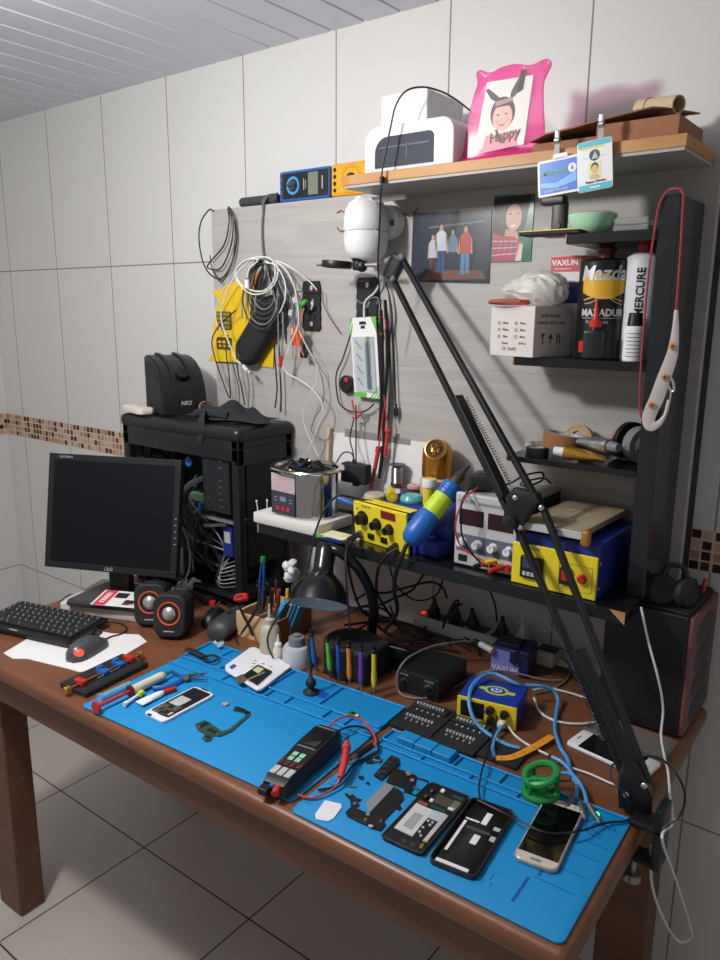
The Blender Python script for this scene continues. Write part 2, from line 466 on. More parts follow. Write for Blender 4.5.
b = MB().m(M_BUND); b.prism([(.003, .006), (.02, .002), (.685, .002), (.685, .1725), (.003, .1725)], 0, .005); b.build('underside', None, ub)

# ------------------------------------------------------------------ monitor on its foam slab
D = math.radians
slab = MB().m(mat('white foam', S('d6d3cd'), .85, noise=.05, scale=200)).base(.135, .095, 0, .27, .19, .030, .006).build('foam_block', None, None, (.818, -.566, ZD), D(22))
tag(slab, 'off-white foam block under the monitor foot', 'foam block')
mon = thing('monitor', 'black square-ish computer monitor, switched off, on a dark foot', 'monitor', (.919, -.466, ZD+.0305), D(24))
b = MB().m(M_DGREY)
b.prism([(-.098, -.068), (.105, -.068), (.11, -.05), (.085, .085), (.07, .095), (-.06, .095), (-.08, .085), (-.105, -.05)], 0, .013, None, .004)
b.build('foot', M_BLACKM, mon)
b = MB().m(M_BLACK); b.box((0, .035, .06), (.06, .03, .1), .006); b.cyl((0, .035, .006), (0, .035, .016), .045, .04, 28)
b.build('neck', None, mon)
tilt = TR(0, -.022, .0835) @ RX(D(-11.5))
b = MB().m(M_BLACK)
b.box((0, .012, .148), (.374, .024, .297), .004, 2, M=tilt)
b.box((0, .032, .15), (.30, .03, .22), .014, 2, M=tilt)
b.build('housing', None, mon)
b = MB().m(M_BLACK); b.frame(.374, .297, .0165, -.0022, .0012, M=tilt @ TR(0, 0, .148) @ UP @ RX(PI) @ RX(PI), r=.001)
b.build('bezel', None, mon)
b = MB().m(mat('unlit monitor panel', S('0b0e13'), .4, spec=.25)); b.box((0, -.0004, .149), (.343, .001, .266), M=tilt); b.build('screen', None, mon)
b = MB().m(mat('silver print', S('a9abad'), .5)); b.text('FLATRON', .0085, tilt @ TR(-.137, -.0014, .2885) @ UP); b.text('LG', .012, tilt @ TR(.004, -.0018, .0075) @ UP, bold=.02)
b.torus((0, 0, 0), .0042, .0006, 16, 4, M=tilt @ TR(-.008, -.0016, .0075) @ UP)
b.build('lettering', None, mon)
b = MB().m(M_LGREY)
for k in range(5): b.box((.1795, -.0014, .085+.016*k), (.004, .0016, .0022), M=tilt)
b.build('button_marks', None, mon)
# flyer
t = MB().m(M_PAPER); t.box((0, 0, .0006), (.155, .078, .0008))
t.m(mat('red print', S('d8394b'), .7)); t.box((-.0555, 0, .0011), (.033, .077, .0003))
t.m(mat('black print', S('1d1b1c'), .7))
t.box((-.018, .016, .0011), (.034, .026, .0003)); t.box((.016, -.014, .0011), (.028, .02, .0003)); t.box((.012, -.026, .0011), (.02, .005, .0003))
for k in range(4): t.box((.05, .024-.008*k, .0011), (.034-.004*(k % 2), .0022, .0003))
t.m(mat('pink print', S('e58a96'), .7))
for k in range(4): t.box((.02+.004*k, -.03+.0055*k, .0011), (.05, .0014, .0003), rot=(0, 0, 0))
t.m(M_PAPER); t.box((-.0555, 0, .0013), (.013, .05, .0003)); t.m(MATS['red print'])
for k in range(4): t.box((-.0555, -.018+.012*k, .0016), (.009, .004, .0002))
fl = t.build('flyer', None, None, (.982, -.478, ZD+.0505), rot=(D(7), D(0), D(26)))
tag(fl, 'red and white printed flyer lying on the monitor foot', 'flyer')

# ------------------------------------------------------------------ keyboard
kb = thing('keyboard', 'compact black keyboard with white key legends at the left end of the bench', 'keyboard', (.876, -.643, ZD+.001), D(14.5))
KT = TR(0, 0, .004) @ RX(D(3.4))
b = MB().m(M_BLACK); b.box((0, 0, .010), (.283, .142, .012), .004, 2, M=KT); b.base(-.1, .06, 0, .03, .008, .01); b.base(.1, .06, 0, .03, .008, .01); b.base(0, -.06, -.0005, .25, .01, .006); b.build('case', None, kb)
LEG_M = mat('white legend', S('a8a8a8'), .6)
def keycap(w, with_mark=True):
    b = MB().m(M_BLACKM); b.box((0, 0, .0035), (w, .0165, .007), .0018, 1)
    b.m(LEG_M)
    if with_mark: b.box((-w*.22, .003, .0072), (.003, .0034, .0004)); b.box((-w*.22+.005, -.0028, .0072), (.0024, .0022, .0004))
    return b
def key(w, x, y, src={}):
    k = round(w, 4)
    if k not in src:
        o = keycap(w).build('key', None, kb); src[k] = o
    else:
        o = src[k].copy(); COL.objects.link(o); o.parent = kb
    o.matrix_local = KT @ TR(x, y, .0155)
U = .0183
rows = [[1]*15, [1]*13+[1.9], [1.5]+[1]*12+[1.4], [1.75]+[1]*11+[2.15], [2.2]+[1]*10+[1.6, 1], [1, 1, 1, 1, 5, 1, 1, 1, 1, 1, 1]]
for r, row in enumerate(rows):
    tot = sum(row); x = -.1365; sc = .273/(tot*U)
    for w in row:
        key(w*U*sc-.0018, x+w*U*sc/2, .050-r*.0183); x += w*U*sc
b = MB().m(mat('silver print', S('a9abad'), .5)); b.box((-.03, -.0655, .0163), (.026, .005, .0004), M=KT); b.build('lettering', None, kb)
cable('keyboard_cable', 'thin black keyboard cord disappearing behind the monitor foot', [(.8274, -.5651, .7650), (.7689, -.5352, .7630), (.7381, -.5045, .7630), (.7260, -.4759, .7630)], .0018, M_BCABLE)
# paper sheet
ps = MB().m(M_PAPER)
c0 = Vector((1.0453, -.6662, .7600))
pl = [(.9343, -.7778, .7600), (.9781, -.7789, .7600), (1.0026, -.7594, .7600), (1.1187, -.7298, .7600), (1.1539, -.7230, .7600), (1.1737, -.6740, .7600), (1.1394, -.5359, .7600), (1.0916, -.5230, .7600), (1.0375, -.5586, .7600), (.9937, -.5708, .7600), (.9373, -.6383, .7600), (.8989, -.6910, .7600)]
ps.prism([(p[0]-c0.x, p[1]-c0.y) for p in pl], .0003, .0013)
tag(ps.build('paper_sheet', None, None, c0), 'torn white card sheet used as a mouse pad on the bench', 'paper')
# mouse
ms = thing('mouse', 'dark grey computer mouse glowing red at the rear on the white card', 'mouse', (1.080, -.656, ZD+.0016), D(106))
ms.scale = (1.1, 1.12, 1.08)
def mouse_shell(b, L, W, H, z0=0.0):
    secs = []
    for i in range(11):
        u = i/10; x = -L/2+L*u
        w = W/2*(1-abs(2*u-1)**3.2)**.45*(.94-.14*math.sin(PI*u)) if 0 < u < 1 else W*.16
        h = H*(1-abs(2*u-.84)**2.4*.62) if u < .95 else H*.3
        if i == 0: h = H*.34
        secs.append([(x, w*math.cos(a)*(1 if math.sin(a) > 0 else .93), z0+max(0, h*math.sin(a))*1.0 if math.sin(a) > 0 else z0) for a in [PI*k/10 for k in range(11)]])
    b.loft(secs)
b = MB().m(mat('graphite plastic', S('4b4d50'), .28, noise=.05)); mouse_shell(b, .105, .062, .036); o = b.build('shell', None, ms, smooth_angle=60)
b = MB().m(M_BLACKG); b.cyl((.03, -.004, .030), (.03, .004, .030), .009, n=16); b.build('scroll_wheel', None, ms)
b = MB().m(M_BLACK); b.box((.028, 0, .0285), (.04, .0016, .012)); b.build('button_gap', None, ms)
b = MB().m(mat('red glow', S('d0281e'), .3, emit=(1, .06, .03), es=1.6)); b.sphere((-.037, -.009, .0165), .0115, 14, (.9, 1.1, .8)); b.build('tail_light', None, ms)
cable('mouse_cable', 'black mouse cord curling over the bench to the keyboard', [(1.0759, -.6198, .7720), (1.0546, -.5786, .7640), (1.0585, -.5505, .7630), (1.0449, -.5235, .7630), (1.0094, -.5127, .7630), (.9793, -.5207, .7630), (.9760, -.5443, .7660)], .0019, M_BCABLE)

# ------------------------------------------------------------------ loudspeakers
def speaker(loc, rz, label):
    s = thing('speaker', label, 'speaker', loc, rz, 'desk loudspeakers')
    T = RX(D(-9))
    b = MB().m(M_BLACKM)
    secs = []
    for y, k in ((-.040, .90), (-.037, .97), (-.03, 1), (.03, .94), (.036, .9), (.04, .82)):
        w = .081*k; h = .106*k
        secs.append([tuple(T @ Vector((px_, y, pz_+.0545))) for px_, pz_ in rrect(w, h, .026*k, 6)])
    b.loft(secs); b.base(0, .006, 0, .05, .05, .012, .003)
    b.build('cabinet', None, s, smooth_angle=30)
    F = T @ TR(0, -.0402, .061) @ RX(PI/2)
    b = MB().m(mat('orange ring', S('d4532f'), .4)); b.lathe([(.0225, -.004), (.0255, .0012), (.0285, .0014), (.0292, -.002)], 36, F); b.build('cone_ring', None, s)
    b = MB().m(M_BLACK); b.lathe([(.0165, .001), (.0195, .002), (.023, -.003)], 36, F); b.build('surround', None, s)
    b = MB().m(mat('silver cone', S('b9b6b2'), .35, .6)); b.lathe([(0, .0095), (.006, .009), (.012, .006), (.0165, .0012)], 32, F); b.build('cone', None, s)
    b = MB().m(M_LGREY); b.box((0, -.0404, .018), (.026, .0006, .0026), M=T); b.build('lettering', None, s)
speaker((1.060, -.454, ZD), D(38), 'black desk speaker with an orange ring, the one nearer the monitor foot')
speaker((1.157, -.468, ZD), D(31), 'black desk speaker with an orange ring, the one beside the second mouse')
# black mouse-like and long dark grips
sm = thing('mouse', 'plain black computer mouse without lights between the speakers and the dark barcode grip', 'mouse', (1.168, -.350, ZD), D(118))
b = MB().m(M_BLACK); mouse_shell(b, .105, .06, .035); b.build('shell', None, sm, smooth_angle=60)
b = MB().m(M_GREY); b.box((.02, 0, .0326), (.05, .0012, .004)); b.build('button_gap', None, sm)
gp = thing('handheld_grip', 'dark grey rounded handheld grip lying in front of the wooden tool caddy', 'grip', (1.236, -.356, ZD), D(112))
b = MB().m(M_DGREY)
secs = []
for i, (x, w, h) in enumerate(((-.083, .018, .016), (-.078, .028, .03), (-.06, .033, .038), (0, .031, .036), (.05, .027, .032), (.075, .02, .026), (.083, .012, .014))):
    secs.append([(x, w*math.cos(2*PI*k/16), h/2*(1+math.sin(2*PI*k/16))*1.25) for k in range(16)])
b.loft(secs); b.build('body', mat('graphite rubber', S('2c2e31'), .5, noise=.1), gp, smooth_angle=60)
b = MB().m(M_BLACK); b.box((-.01, 0, .0435), (.03, .012, .004), .0015); b.build('trigger_button', None, gp)
tissue = MB().m(M_PAPER)
for k in range(9): tissue.sphere((R.uniform(-.03, .03), R.uniform(-.02, .02), .012+R.uniform(0, .006)), .016, 7, (1.3, .8, .75), rot=(R.random()*3, R.random()*3, R.random()*3))
tag(tissue.build('crumpled_tissue', None, None, (.9803, -.2634, .7720), smooth_angle=15), 'crumpled white tissue lying in front of the open computer tower', 'tissue')
pm = MB().m(M_BLACK); pm.base(0, 0, 0, .1, .05, .024, .006)
tag(pm.build('black_adapter', None, None, (1.0383, -.2642, .7600), D(-18)), 'flat black plastic adapter lying behind the plain black mouse', 'adapter')
rc = MB().m(M_RED); rc.box((0, 0, .008), (.017, .012, .016), .003); tag(rc.build('plastic_block', None, None, (1.0913, -.2863, .7600), D(20)), 'small red plastic block beside the black adapter', 'block')

# ------------------------------------------------------------------ open computer tower
tw = thing('computer_tower', 'black computer tower with its side panel off, full of cables, behind the monitor', 'computer', (.9625, -.1815, ZD))
w2, d2, H2 = .2325, .0975, .485
M_CASE = mat('black painted steel', S('191b1e'), .38, noise=.12, scale=60)
b = MB().m(M_CASE)
b.box((0, d2-.0015, H2/2), (2*w2, .003, H2-.02)); b.base(0, 0, .02, 2*w2, 2*d2, .012); b.base(0, 0, H2-.05, 2*w2, 2*d2, .03)
b.base(w2-.012, -d2+.011, .02, .024, .022, H2-.05, .003); b.base(-w2+.012, -d2+.011, .02, .024, .022, H2-.05, .003)
b.base(w2-.008, d2-.011, .02, .016, .022, H2-.05, .003)
b.base(0, -d2+.009, .02, 2*w2, .018, .022, .003); b.base(0, -d2+.009, H2-.085, 2*w2, .018, .035, .003)
b.base(w2-.006, 0, H2-.095, .012, 2*d2, .045, .003); b.base(w2-.006, 0, .02, .012, 2*d2, .03, .003)
b.box((-w2+.0015, 0, .25), (.003, 2*d2, .45))
b.build('chassis', None, tw)
b = MB().m(M_CASE)
b.box((0, 0, H2-.018), (2*w2+.016, 2*d2+.012, .036), .014, 3); b.box((.02, .01, H2+.002), (.30, .12, .004), .002)
b.build('top_cover', None, tw)
for sx in (-1, 1):
    for sy in (-1, 1):
        b = MB().m(M_BLACKM); b.base(sx*(w2-.04), sy*(d2-.02), 0, .05, .03, .02, .004); b.build('foot', None, tw)
b = MB().m(mat('dark drive cage', S('202327'), .45))
b.box((.138, -d2+.012, .335), (.10, .004, .155)); b.box((.188, 0, .335), (.003, 2*d2-.02, .155)); b.box((.088, -.005, .335), (.003, 2*d2-.04, .155))
for k in range(3): b.box((.138, 0, .27+.055*k), (.10, 2*d2-.03, .003))
b.m(M_METAL)
for k in range(8):
    if k != 5: b.box((.158, -d2+.0085, .275+.017*k), (.014, .002, .0035))
for k in range(6): b.box((.110, -d2+.0085, .27+.024*k), (.006, .002, .003))
b.build('drive_cage', None, tw)
b = MB().m(M_BLACKM); b.box((w2-.003, 0, .27), (.003, 2*d2-.06, .30))
b.build('front_mesh', mat('front bay grille', S('0b0c0d'), .7), tw)
b = MB().m(M_METAL); b.box((w2-.0155+.012, -d2+.03, .43), (.0015, .012, .009)); b.box((w2-.0035, d2-.03, .438), (.0015, .012, .009)); b.build('front_clips', None, tw)
mb_ = MB().m(M_PCB); mb_.box((-.06, d2-.012, .29), (.24, .003, .25)); mb_.build('motherboard', None, tw)
gc = MB().m(M_PCB); gc.box((.0, -.0, .255), (.19, .09, .003)); gc.m(mat('pale green board', S('6f8d74'), .5, noise=.3, scale=200)); gc.box((.04, -.055, .275), (.15, .012, .022)); gc.build('graphics_card', None, tw)
FT = TR(-w2+.006, .005, .375) @ RY(PI/2)
gr = MB().m(mat('perforated vent', S('b5a998'), .5, .2))  # tan colour stands in for wall light passing through the perforation
gr.prism(rrect(.125, .14, .03), 0, .002, FT)
gr.m(mat('vent hole', S('2a2724'), .8))
for ix in range(13):
    for iz in range(15):
        gr.cyl(FT @ Vector((-.056+.0092*ix+(.0046 if iz % 2 else 0), -.063+.009*iz, .002)), FT @ Vector((-.056+.0092*ix+(.0046 if iz % 2 else 0), -.063+.009*iz, .0025)), .0026, n=6)
gr.build('vent_grille', None, tw)
fan = MB().m(M_DGREY); fan.torus((0, 0, .008), .052, .004, 28, 6, M=FT)
for k in range(4): fan.box((0, .03, .006), (.006, .055, .003), M=FT @ RZ(PI/4+2*PI*k/4))
fan.cyl(FT @ Vector((0, 0, .003)), FT @ Vector((0, 0, .014)), .021, n=20)
fan.build('case_fan', None, tw)
b = MB().m(M_BLUE); b.cyl((.0, -.05, .37), (.0, -.062, .37), .014, n=20); b.build('blue_fan_hub', None, tw)
b = MB().m(M_BLUE); b.box((.055, -.07, .255), (.014, .01, .02), .002); b.build('blue_connector', None, tw)
b = MB().m(M_METAL); b.box((-.1, 0, .08), (.15, 2*d2-.05, .085), .003); b.build('power_supply_unit', mat('grey steel psu', S('4e5052'), .4, .6), tw)
b = MB().m(M_DBLUE); b.box((.150, -.02, .175), (.035, .09, .085), .002); b.m(M_LGREY); b.box((.150, -.0655, .185), (.022, .001, .03)); b.build('hard_drive', None, tw)
b = MB().m(M_GREY); b.box((.13, -.03, .232), (.12, .10, .006), .001); b.m(M_METAL); b.box((.115, -.075, .215), (.09, .004, .008), rot=(0, D(-12), 0)); b.build('drive_tray', None, tw)
def inside(p): return tuple(tw.matrix_basis @ Vector(p))
for k in range(16):
    x0 = R.uniform(-.06, .07); z0 = R.uniform(.2, .34)
    mt = R.choice([M_BCABLE, M_BCABLE, M_DGCABLE, M_DGCABLE, M_GCABLE])
    pts = [(x0, R.uniform(-.03, .03), z0), (x0+R.uniform(-.04, .04), -.06, z0-.06), (R.uniform(-.03, .15), -.055, R.uniform(.09, .16)), (R.uniform(0, .17), R.uniform(-.07, -.02), R.uniform(.05, .1))]
    cable('inner_cable', None, [inside(p) for p in pts], R.choice([.0025, .003, .004]), mt, parent=tw, sub=5)
cable('inner_cable', None, [inside(p) for p in [(.045, -.03, .33), (.0, -.066, .3), (-.015, -.07, .24), (.02, -.06, .17), (.05, -.02, .14)]], .009, M_DGCABLE, parent=tw)
for k in range(7):
    cable('inner_cable', None, [inside(p) for p in [(.08+.01*k, -.05, .05+.012*k), (.13, -.075, .045+.01*k), (.18, -.06, .055+.012*k)]], .0012, M_LGREY if k % 3 else M_GCABLE, parent=tw, sub=4)
# cord behind monitor
cable('monitor_cable', 'grey cord bending round the right edge of the monitor', [(1.0132, -.3300, .9936), (1.0468, -.3300, .9591), (1.0706, -.3400, .8985), (1.0761, -.3600, .8562), (1.0682, -.4000, .8335)], .0028, M_GCABLE)

# ------------------------------------------------------------------ things on the tower
cs = thing('ribbed_case', 'black half-round ribbed case standing on the computer tower', 'case', (.828, -.165, ZD+H2+.0045), D(-21))
def quarter(w, h, n=14): return [(-w/2, 0)]+[(w/2-.0*w, 0)]+[(-w/2+w*math.cos(PI/2*(k/n))**.85, h*math.sin(PI/2*(k/n))**.8) for k in range(1, n+1)]
b = MB().m(M_BLACK)
for y0, y1, g in ((-.062, -.056, 0), (-.056, -.03, .004), (-.03, -.02, .010), (-.02, .02, .003), (.02, .03, .010), (.03, .06, .003)):
    b.prism(quarter(.165+g, .150+g), -y1, -y0, RX(PI/2), 0)
b.build('shell', None, cs, smooth_angle=50)
b = MB().m(M_BLACKM); b.prism(quarter(.150, .138), .0625, .0635, RX(PI/2)); b.build('flat_panel', None, cs)
b = MB().m(M_BLACKG); b.cyl((.055, .0, .1), (.066, .0, .112), .018, .016, n=24); b.build('dial', None, cs)
b = MB().m(M_LGREY); b.text('NKS', .016, TR(.0845, 0, .03) @ RZ(PI/2) @ RX(PI/2) @ TR(0, 0, .0005), shear=.2, bold=.02); b.build('lettering', None, cs)
so = MB().m(mat('ivory plastic', S('d8d2c2'), .5, noise=.03)); so.prism(rrect(.12, .048, .014), 0, .018, None, .005); so.m(M_LGREY); so.box((.0, .006, .0185), (.04, .014, .001))
tag(so.build('ivory_box', None, None, (.782, -.262, ZD+H2+.0045), D(-13)), 'flat ivory plastic box lying on the tower in front of the ribbed case', 'box')
# black cloth pouch
M_CLOTH = mat('black cloth', S('222327'), .9, noise=.2, scale=120, bump=.3)
cl = MB().m(M_CLOTH)
def rag(b, L, W, folds, H, seed):
    r = random.Random(seed); nx, ny = 26, 12; grid = []
    for j in range(ny):
        row = []
        for i in range(nx):
            u = i/(nx-1)-.5; v = j/(ny-1)-.5
            h = H*(.55+.45*math.sin(folds*u*6.3+v*3+seed)*math.cos(v*4+u*5))*(1-abs(2*v)**3)*(1-abs(2*u)**4)
            row.append(b.bm.verts.new((u*L*(1-.15*math.sin(v*5)), v*W*(1+.25*math.sin(u*9+seed)), .002+max(0, h)+r.uniform(0, .003))))
        grid.append(row)
    for j in range(ny-1):
        for i in range(nx-1): b.bm.faces.new([grid[j][i], grid[j][i+1], grid[j+1][i+1], grid[j+1][i]])
rag(cl, .25, .115, 1.7, .045, 2)
cl.tube([(-.05, -.055, .012), (-.03, -.085, .014), (-.015, -.105, .004), (-.01, -.1085, -.022), (-.02, -.108, -.05)], lambda t: (.004, .016-.006*t), 8, 5, flat=(0, -1, .3))
cl.tube([(-.12, -.02, .006), (-.07, -.05, .014), (-.02, -.06, .018), (.03, -.05, .014)], .012, 7)
cl.m(M_CARD); cl.torus((0, 0, 0), .012, .0025, 18, 5, M=TR(-.075, -.03, .03) @ RY(PI/2), sy=1.7)
tag(cl.build('black_cloth', None, None, (1.07, -.172, ZD+H2+.0045), D(3), fix=True), 'crumpled black cloth draped over the front of the computer tower', 'cloth')

# ------------------------------------------------------------------ on the long shelf
fo = MB().m(mat('white foam', S('d6d3cd'))).base(.102, .066, 0, .204, .132, .027, .005)
tag(fo.build('foam_slab', None, None, (1.276, -.312, ZS+.0003), D(.5)), 'white foam slab at the left end of the long black shelf under the steel tub', 'foam slab')
# ultrasonic cleaner
uc = thing('ultrasonic_cleaner', 'oval stainless steel ultrasonic cleaner with a dark control panel on the foam slab', 'ultrasonic cleaner', (1.386, -.239, ZS+.0275), D(-4))
uc.scale = (1.1, 1.1, 1.22)
def race(w, d, n=10):
    r = d/2; out = []
    for k in range(n+1): a = -PI/2+PI*k/n; out.append((w/2-r+r*math.cos(a), r*math.sin(a)))
    for k in range(n+1): a = PI/2+PI*k/n; out.append((-w/2+r+r*math.cos(a), r*math.sin(a)))
    return out
b = MB().m(M_STEEL)
b.loft([[(x, y, z) for x, y in race(w, d)] for w, d, z in ((.14, .106, 0), (.144, .110, .004), (.146, .112, .088), (.172, .138, .0895), (.176, .142, .092), (.172, .138, .095), (.148, .114, .094), (.142, .108, .088), (.138, .104, .055), (.13, .1, .052))])
b.build('tub', None, uc, smooth_angle=40)
b = MB().m(mat('silver print plate', S('b4aeb0'), .4)); b.box((-.014, -.0565, .066), (.072, .0015, .034)); b.m(mat('pink print', S('e58a96')))
b.box((-.012, -.0575, .074), (.03, .0004, .003)); 
for k in range(4): b.box((-.014, -.0575, .068-.005*k), (.05-.012*(k % 2), .0004, .0012))
b.build('rating_plate', None, uc)
b = MB().m(mat('slate control panel', S('353c4b'), .4)); b.box((-.014, -.0565, .0265), (.072, .0015, .045)); b.build('control_panel', None, uc)
b = MB().m(mat('grey lcd', S('7c8797'), .3)); b.box((-.014, -.0576, .035), (.018, .0008, .009)); b.build('display', None, uc)
M_REDB = mat('lit red button', S('c82a2c'), .35)
for k in range(3):
    b = MB().m(M_REDB); b.box((-.030+.016*k, -.0580, .016), (.0105, .0015, .0085), .001, 1); b.build('button', None, uc)
b = MB().m(M_LGREY)
for xx in (-.037, .009): b.box((xx, -.0576, .036), (.008, .0004, .001)); b.box((xx, -.0576, .030), (.008, .0004, .001))
b.build('panel_print', None, uc)
cp = MB().m(M_BCABLE)
r_ = random.Random(3)
for k in range(9):
    a = r_.random()*6.28; cx = r_.uniform(-.035, .035); cy = r_.uniform(-.022, .022)
    cp.tube([(cx-.022*math.cos(a), cy-.016*math.sin(a), .01), (cx, cy, .016+r_.uniform(0, .008)), (cx+.02*math.cos(a+.7), cy+.015*math.sin(a+.7), .012), (cx+.028*math.cos(a), cy+.018*math.sin(a), .006)], .0032, 6, 4)
cp.m(M_DBLUE); cp.box((-.005, -.015, .012), (.018, .01, .008), .002); cp.m(M_BLACK); cp.box((.0, 0, .004), (.08, .05, .008), .003)
tag(cp.build('coiled_leads', None, None, (1.386, -.239, ZS+.0275+.1055), D(-4)), 'heap of short black leads lying in the open steel tub', 'leads')
# cotton swabs in foam
for i, (px_, nm) in enumerate((((1.2913, -.3090, 1.0580), 'left'), ((1.3015, -.2887, 1.0580), 'right'))):
    b = MB().m(M_PAPER); b.cyl((0, 0, 0), (-.004 if i == 0 else .001, 0, .024), .0011, n=8); b.sphere((-.004 if i == 0 else .001, 0, .026), .0026, 8, (1, 1, 1.5))
    tag(b.build('cotton_swab', None, None, px_), 'cotton swab stuck upright in the foam slab, the %s' % ('one at its left corner' if i == 0 else 'one nearer the steel tub'), 'cotton swab', 'cotton swabs in the foam')
# white backing sheet
bs = MB().m(M_PAPER); bs.prism([(1.312, 1.0312), (1.68, 1.0312), (1.67, 1.234), (1.335, 1.229)], -.0805, -.0775, UP @ TR(0, 0, 0) @ Matrix.Diagonal((1, 1, -1, 1)))
tag(bs.build('white_board', None, None, (0, 0, 0)), 'white card board standing at the back of the long shelf against the panel', 'board')
ct = MB().m(mat('clear plastic sleeve', S('9d9b98'), .25, alpha=.55)); ct.prism([(1.375, 1.222), (1.575, 1.222), (1.575, 1.236), (1.375, 1.243)], .0812, .0818, UP @ Matrix.Diagonal((1, 1, 1, 1)))
tag(ct.build('clear_strip', None, None, (0, 0, 0)), 'translucent plastic strip along the top edge of the white board', 'strip')
sb = MB().m(M_CARDL); sb.box((0, 0, .105), (.010, .012, .21), .001, 1)
tag(sb.build('wooden_strip', None, None, (1.322, -.09, ZS+.0005), 0, rot=(0, D(3), 0)), 'thin pale wooden strip standing at the left edge of the white board', 'strip')
# black adapter box on cables
ad = thing('power_adapter', 'small square black power adapter hanging in front of the white board above the steel tub', 'adapter', (1.4498, -.1300, 1.1459))
b = MB().m(M_BLACKM); b.box((0, 0, 0), (.076, .028, .048), .004, 2); b.build('body', None, ad)
b = MB().m(M_BLACKM); b.box((0, 0, -.027), (.016, .01, .01), .002); b.build('hanging_lug', None, ad)
b = MB().m(M_BLACKM); b.cyl((-.008, 0, .022), (-.008, 0, .034), .004, .003, 10); b.build('strain_relief', None, ad)

# ------------------------------------------------------------------ hot air / soldering station
st = thing('soldering_station', 'yellow fronted blue soldering station with three black knobs on the long shelf', 'soldering station', (1.631, -.268, ZS+.0005), D(-9))
b = MB().m(M_DBLUE); b.base(.012, .084, 0, .158, .155, .088, .003); b.build('case', None, st)
FR = RX(D(6))
b = MB().m(M_YELPAINT); b.box((0, -.0015, .0455), (.163, .006, .091), .002, M=FR); b.base(0, .014, .0885, .16, .026, .003, .001); b.build('front_panel', None, st)
for xx, zz, r0 in ((-.052, .055, .0145), (-.008, .050, .0115), (.030, .046, .0105)):
    b = MB().m(M_BLACK)
    b.lathe([(0, .017), (r0*.8, .0165), (r0*.85, .004), (r0*1.15, .003), (r0*1.2, 0)], 24, FR @ TR(xx, -.0045, zz) @ RX(PI/2)); b.box((xx, -.0225, zz), (.003, .003, r0*1.5), .0008, 1, M=FR)
    b.build('knob', None, st)
b = MB().m(mat('dark red display', S('7a1a1e'), .25)); b.box((.028, -.005, .0765), (.042, .002, .017), M=FR); b.build('display', None, st)
for xx in (-.028, .012):
    b = MB().m(M_BLACK); b.box((xx, -.006, .0175), (.018, .006, .0125), .0015, M=FR); b.build('rocker_switch', None, st)
b = MB().m(M_METAL); b.cyl(FR @ Vector((-.062, -.003, .016)), FR @ Vector((-.062, -.012, .016)), .0085, n=20); b.m(M_BLACK); b.cyl(FR @ Vector((-.062, -.012, .016)), FR @ Vector((-.066, -.040, .012)), .0062, .005, n=16); b.build('din_plug', None, st)
b = MB().m(M_BLACK); b.cyl(FR @ Vector((.047, -.003, .013)), FR @ Vector((.047, -.030, .010)), .008, .006, n=16); b.build('hose_plug', None, st)
b = MB().m(M_DBLUE); b.text('VAXUN', .0085, FR @ TR(-.04, -.0048, .083) @ UP, shear=.2); b.build('lettering', None, st)
b = MB().m(M_BLACK); b.cyl(FR @ Vector((-.068, -.004, .075)), FR @ Vector((-.068, -.0055, .075)), .002, n=10); b.build('indicator', None, st)
# hot air gun in its holder
M_BLUEG = mat('bright blue plastic', S('1d63b4'), .38, noise=.05)
hg = thing('hot_air_gun', 'blue hot air gun with a lime green grip band beside the soldering station', 'hot air gun', (1.735, -.255, ZS+.075))
ga = Vector((1.7357, -.3250, 1.0713)); gb = Vector((1.7912, -.2050, 1.2090)); gd = (gb-ga)
def gp_(t): return tuple(ga+gd*t)
def gtube(b, ts, n=20): # list of (t, radius)
    q = gd.to_track_quat('Z', 'Y').to_matrix().to_4x4(); b.lathe([(r, t*gd.length) for t, r in ts], n, Matrix.Translation(ga) @ q)
def local(b, name, o, m=None): return b.build(name, m, o, world=True, smooth_angle=45)
b = MB().m(M_BLUEG); gtube(b, [(0, 0), (.0, .012), (.04, .020), (.14, .025), (.30, .0245), (.40, .021)]); local(b, 'handle', hg)
b = MB().m(mat('lime grip', S('b9d728'), .45)); gtube(b, [(.40, .021), (.405, .0215), (.64, .0215), (.645, .02)]); local(b, 'grip_band', hg)
b = MB().m(M_BLUEG)
gtube(b, [(.64, .0195), (.65, .0212), (.70, .0212), (.705, .02), (.715, .0212), (.735, .0212), (.74, .02), (.75, .0212), (.80, .0208), (.815, .0185), (.815, 0)]); local(b, 'front_collar', hg)
b = MB().m(mat('heat stained steel', S('6f6459'), .35, .8)); gtube(b, [(.81, .013), (.93, .0125), (.95, .009), (.98, .0055), (1.08, .005), (1.08, .0035), (1.0, .003)]); local(b, 'nozzle', hg)
b = MB().m(M_BCABLE); b.tube([gp_(0.01), gp_(-.03), (1.7284, -.3350, 1.0446), (1.7144, -.3350, 1.0071), (1.6998, -.3200, .9599), (1.6880, -.2900, .8979), (1.6429, -.2700, .8370)], .0045, 8); local(b, 'hose', hg)
hc = thing('gun_holder', 'navy bracket on the right of the soldering station cradling the hot air gun', 'holder', (1.745, -.22, ZS+.0005), D(-9))
b = MB().m(M_DBLUE); b.base(.010, .0, 0, .052, .10, .036, .006); b.box((.022, .012, .068), (.05, .09, .045), .012, rot=(D(24), 0, 0)); b.build('bracket', None, hc)
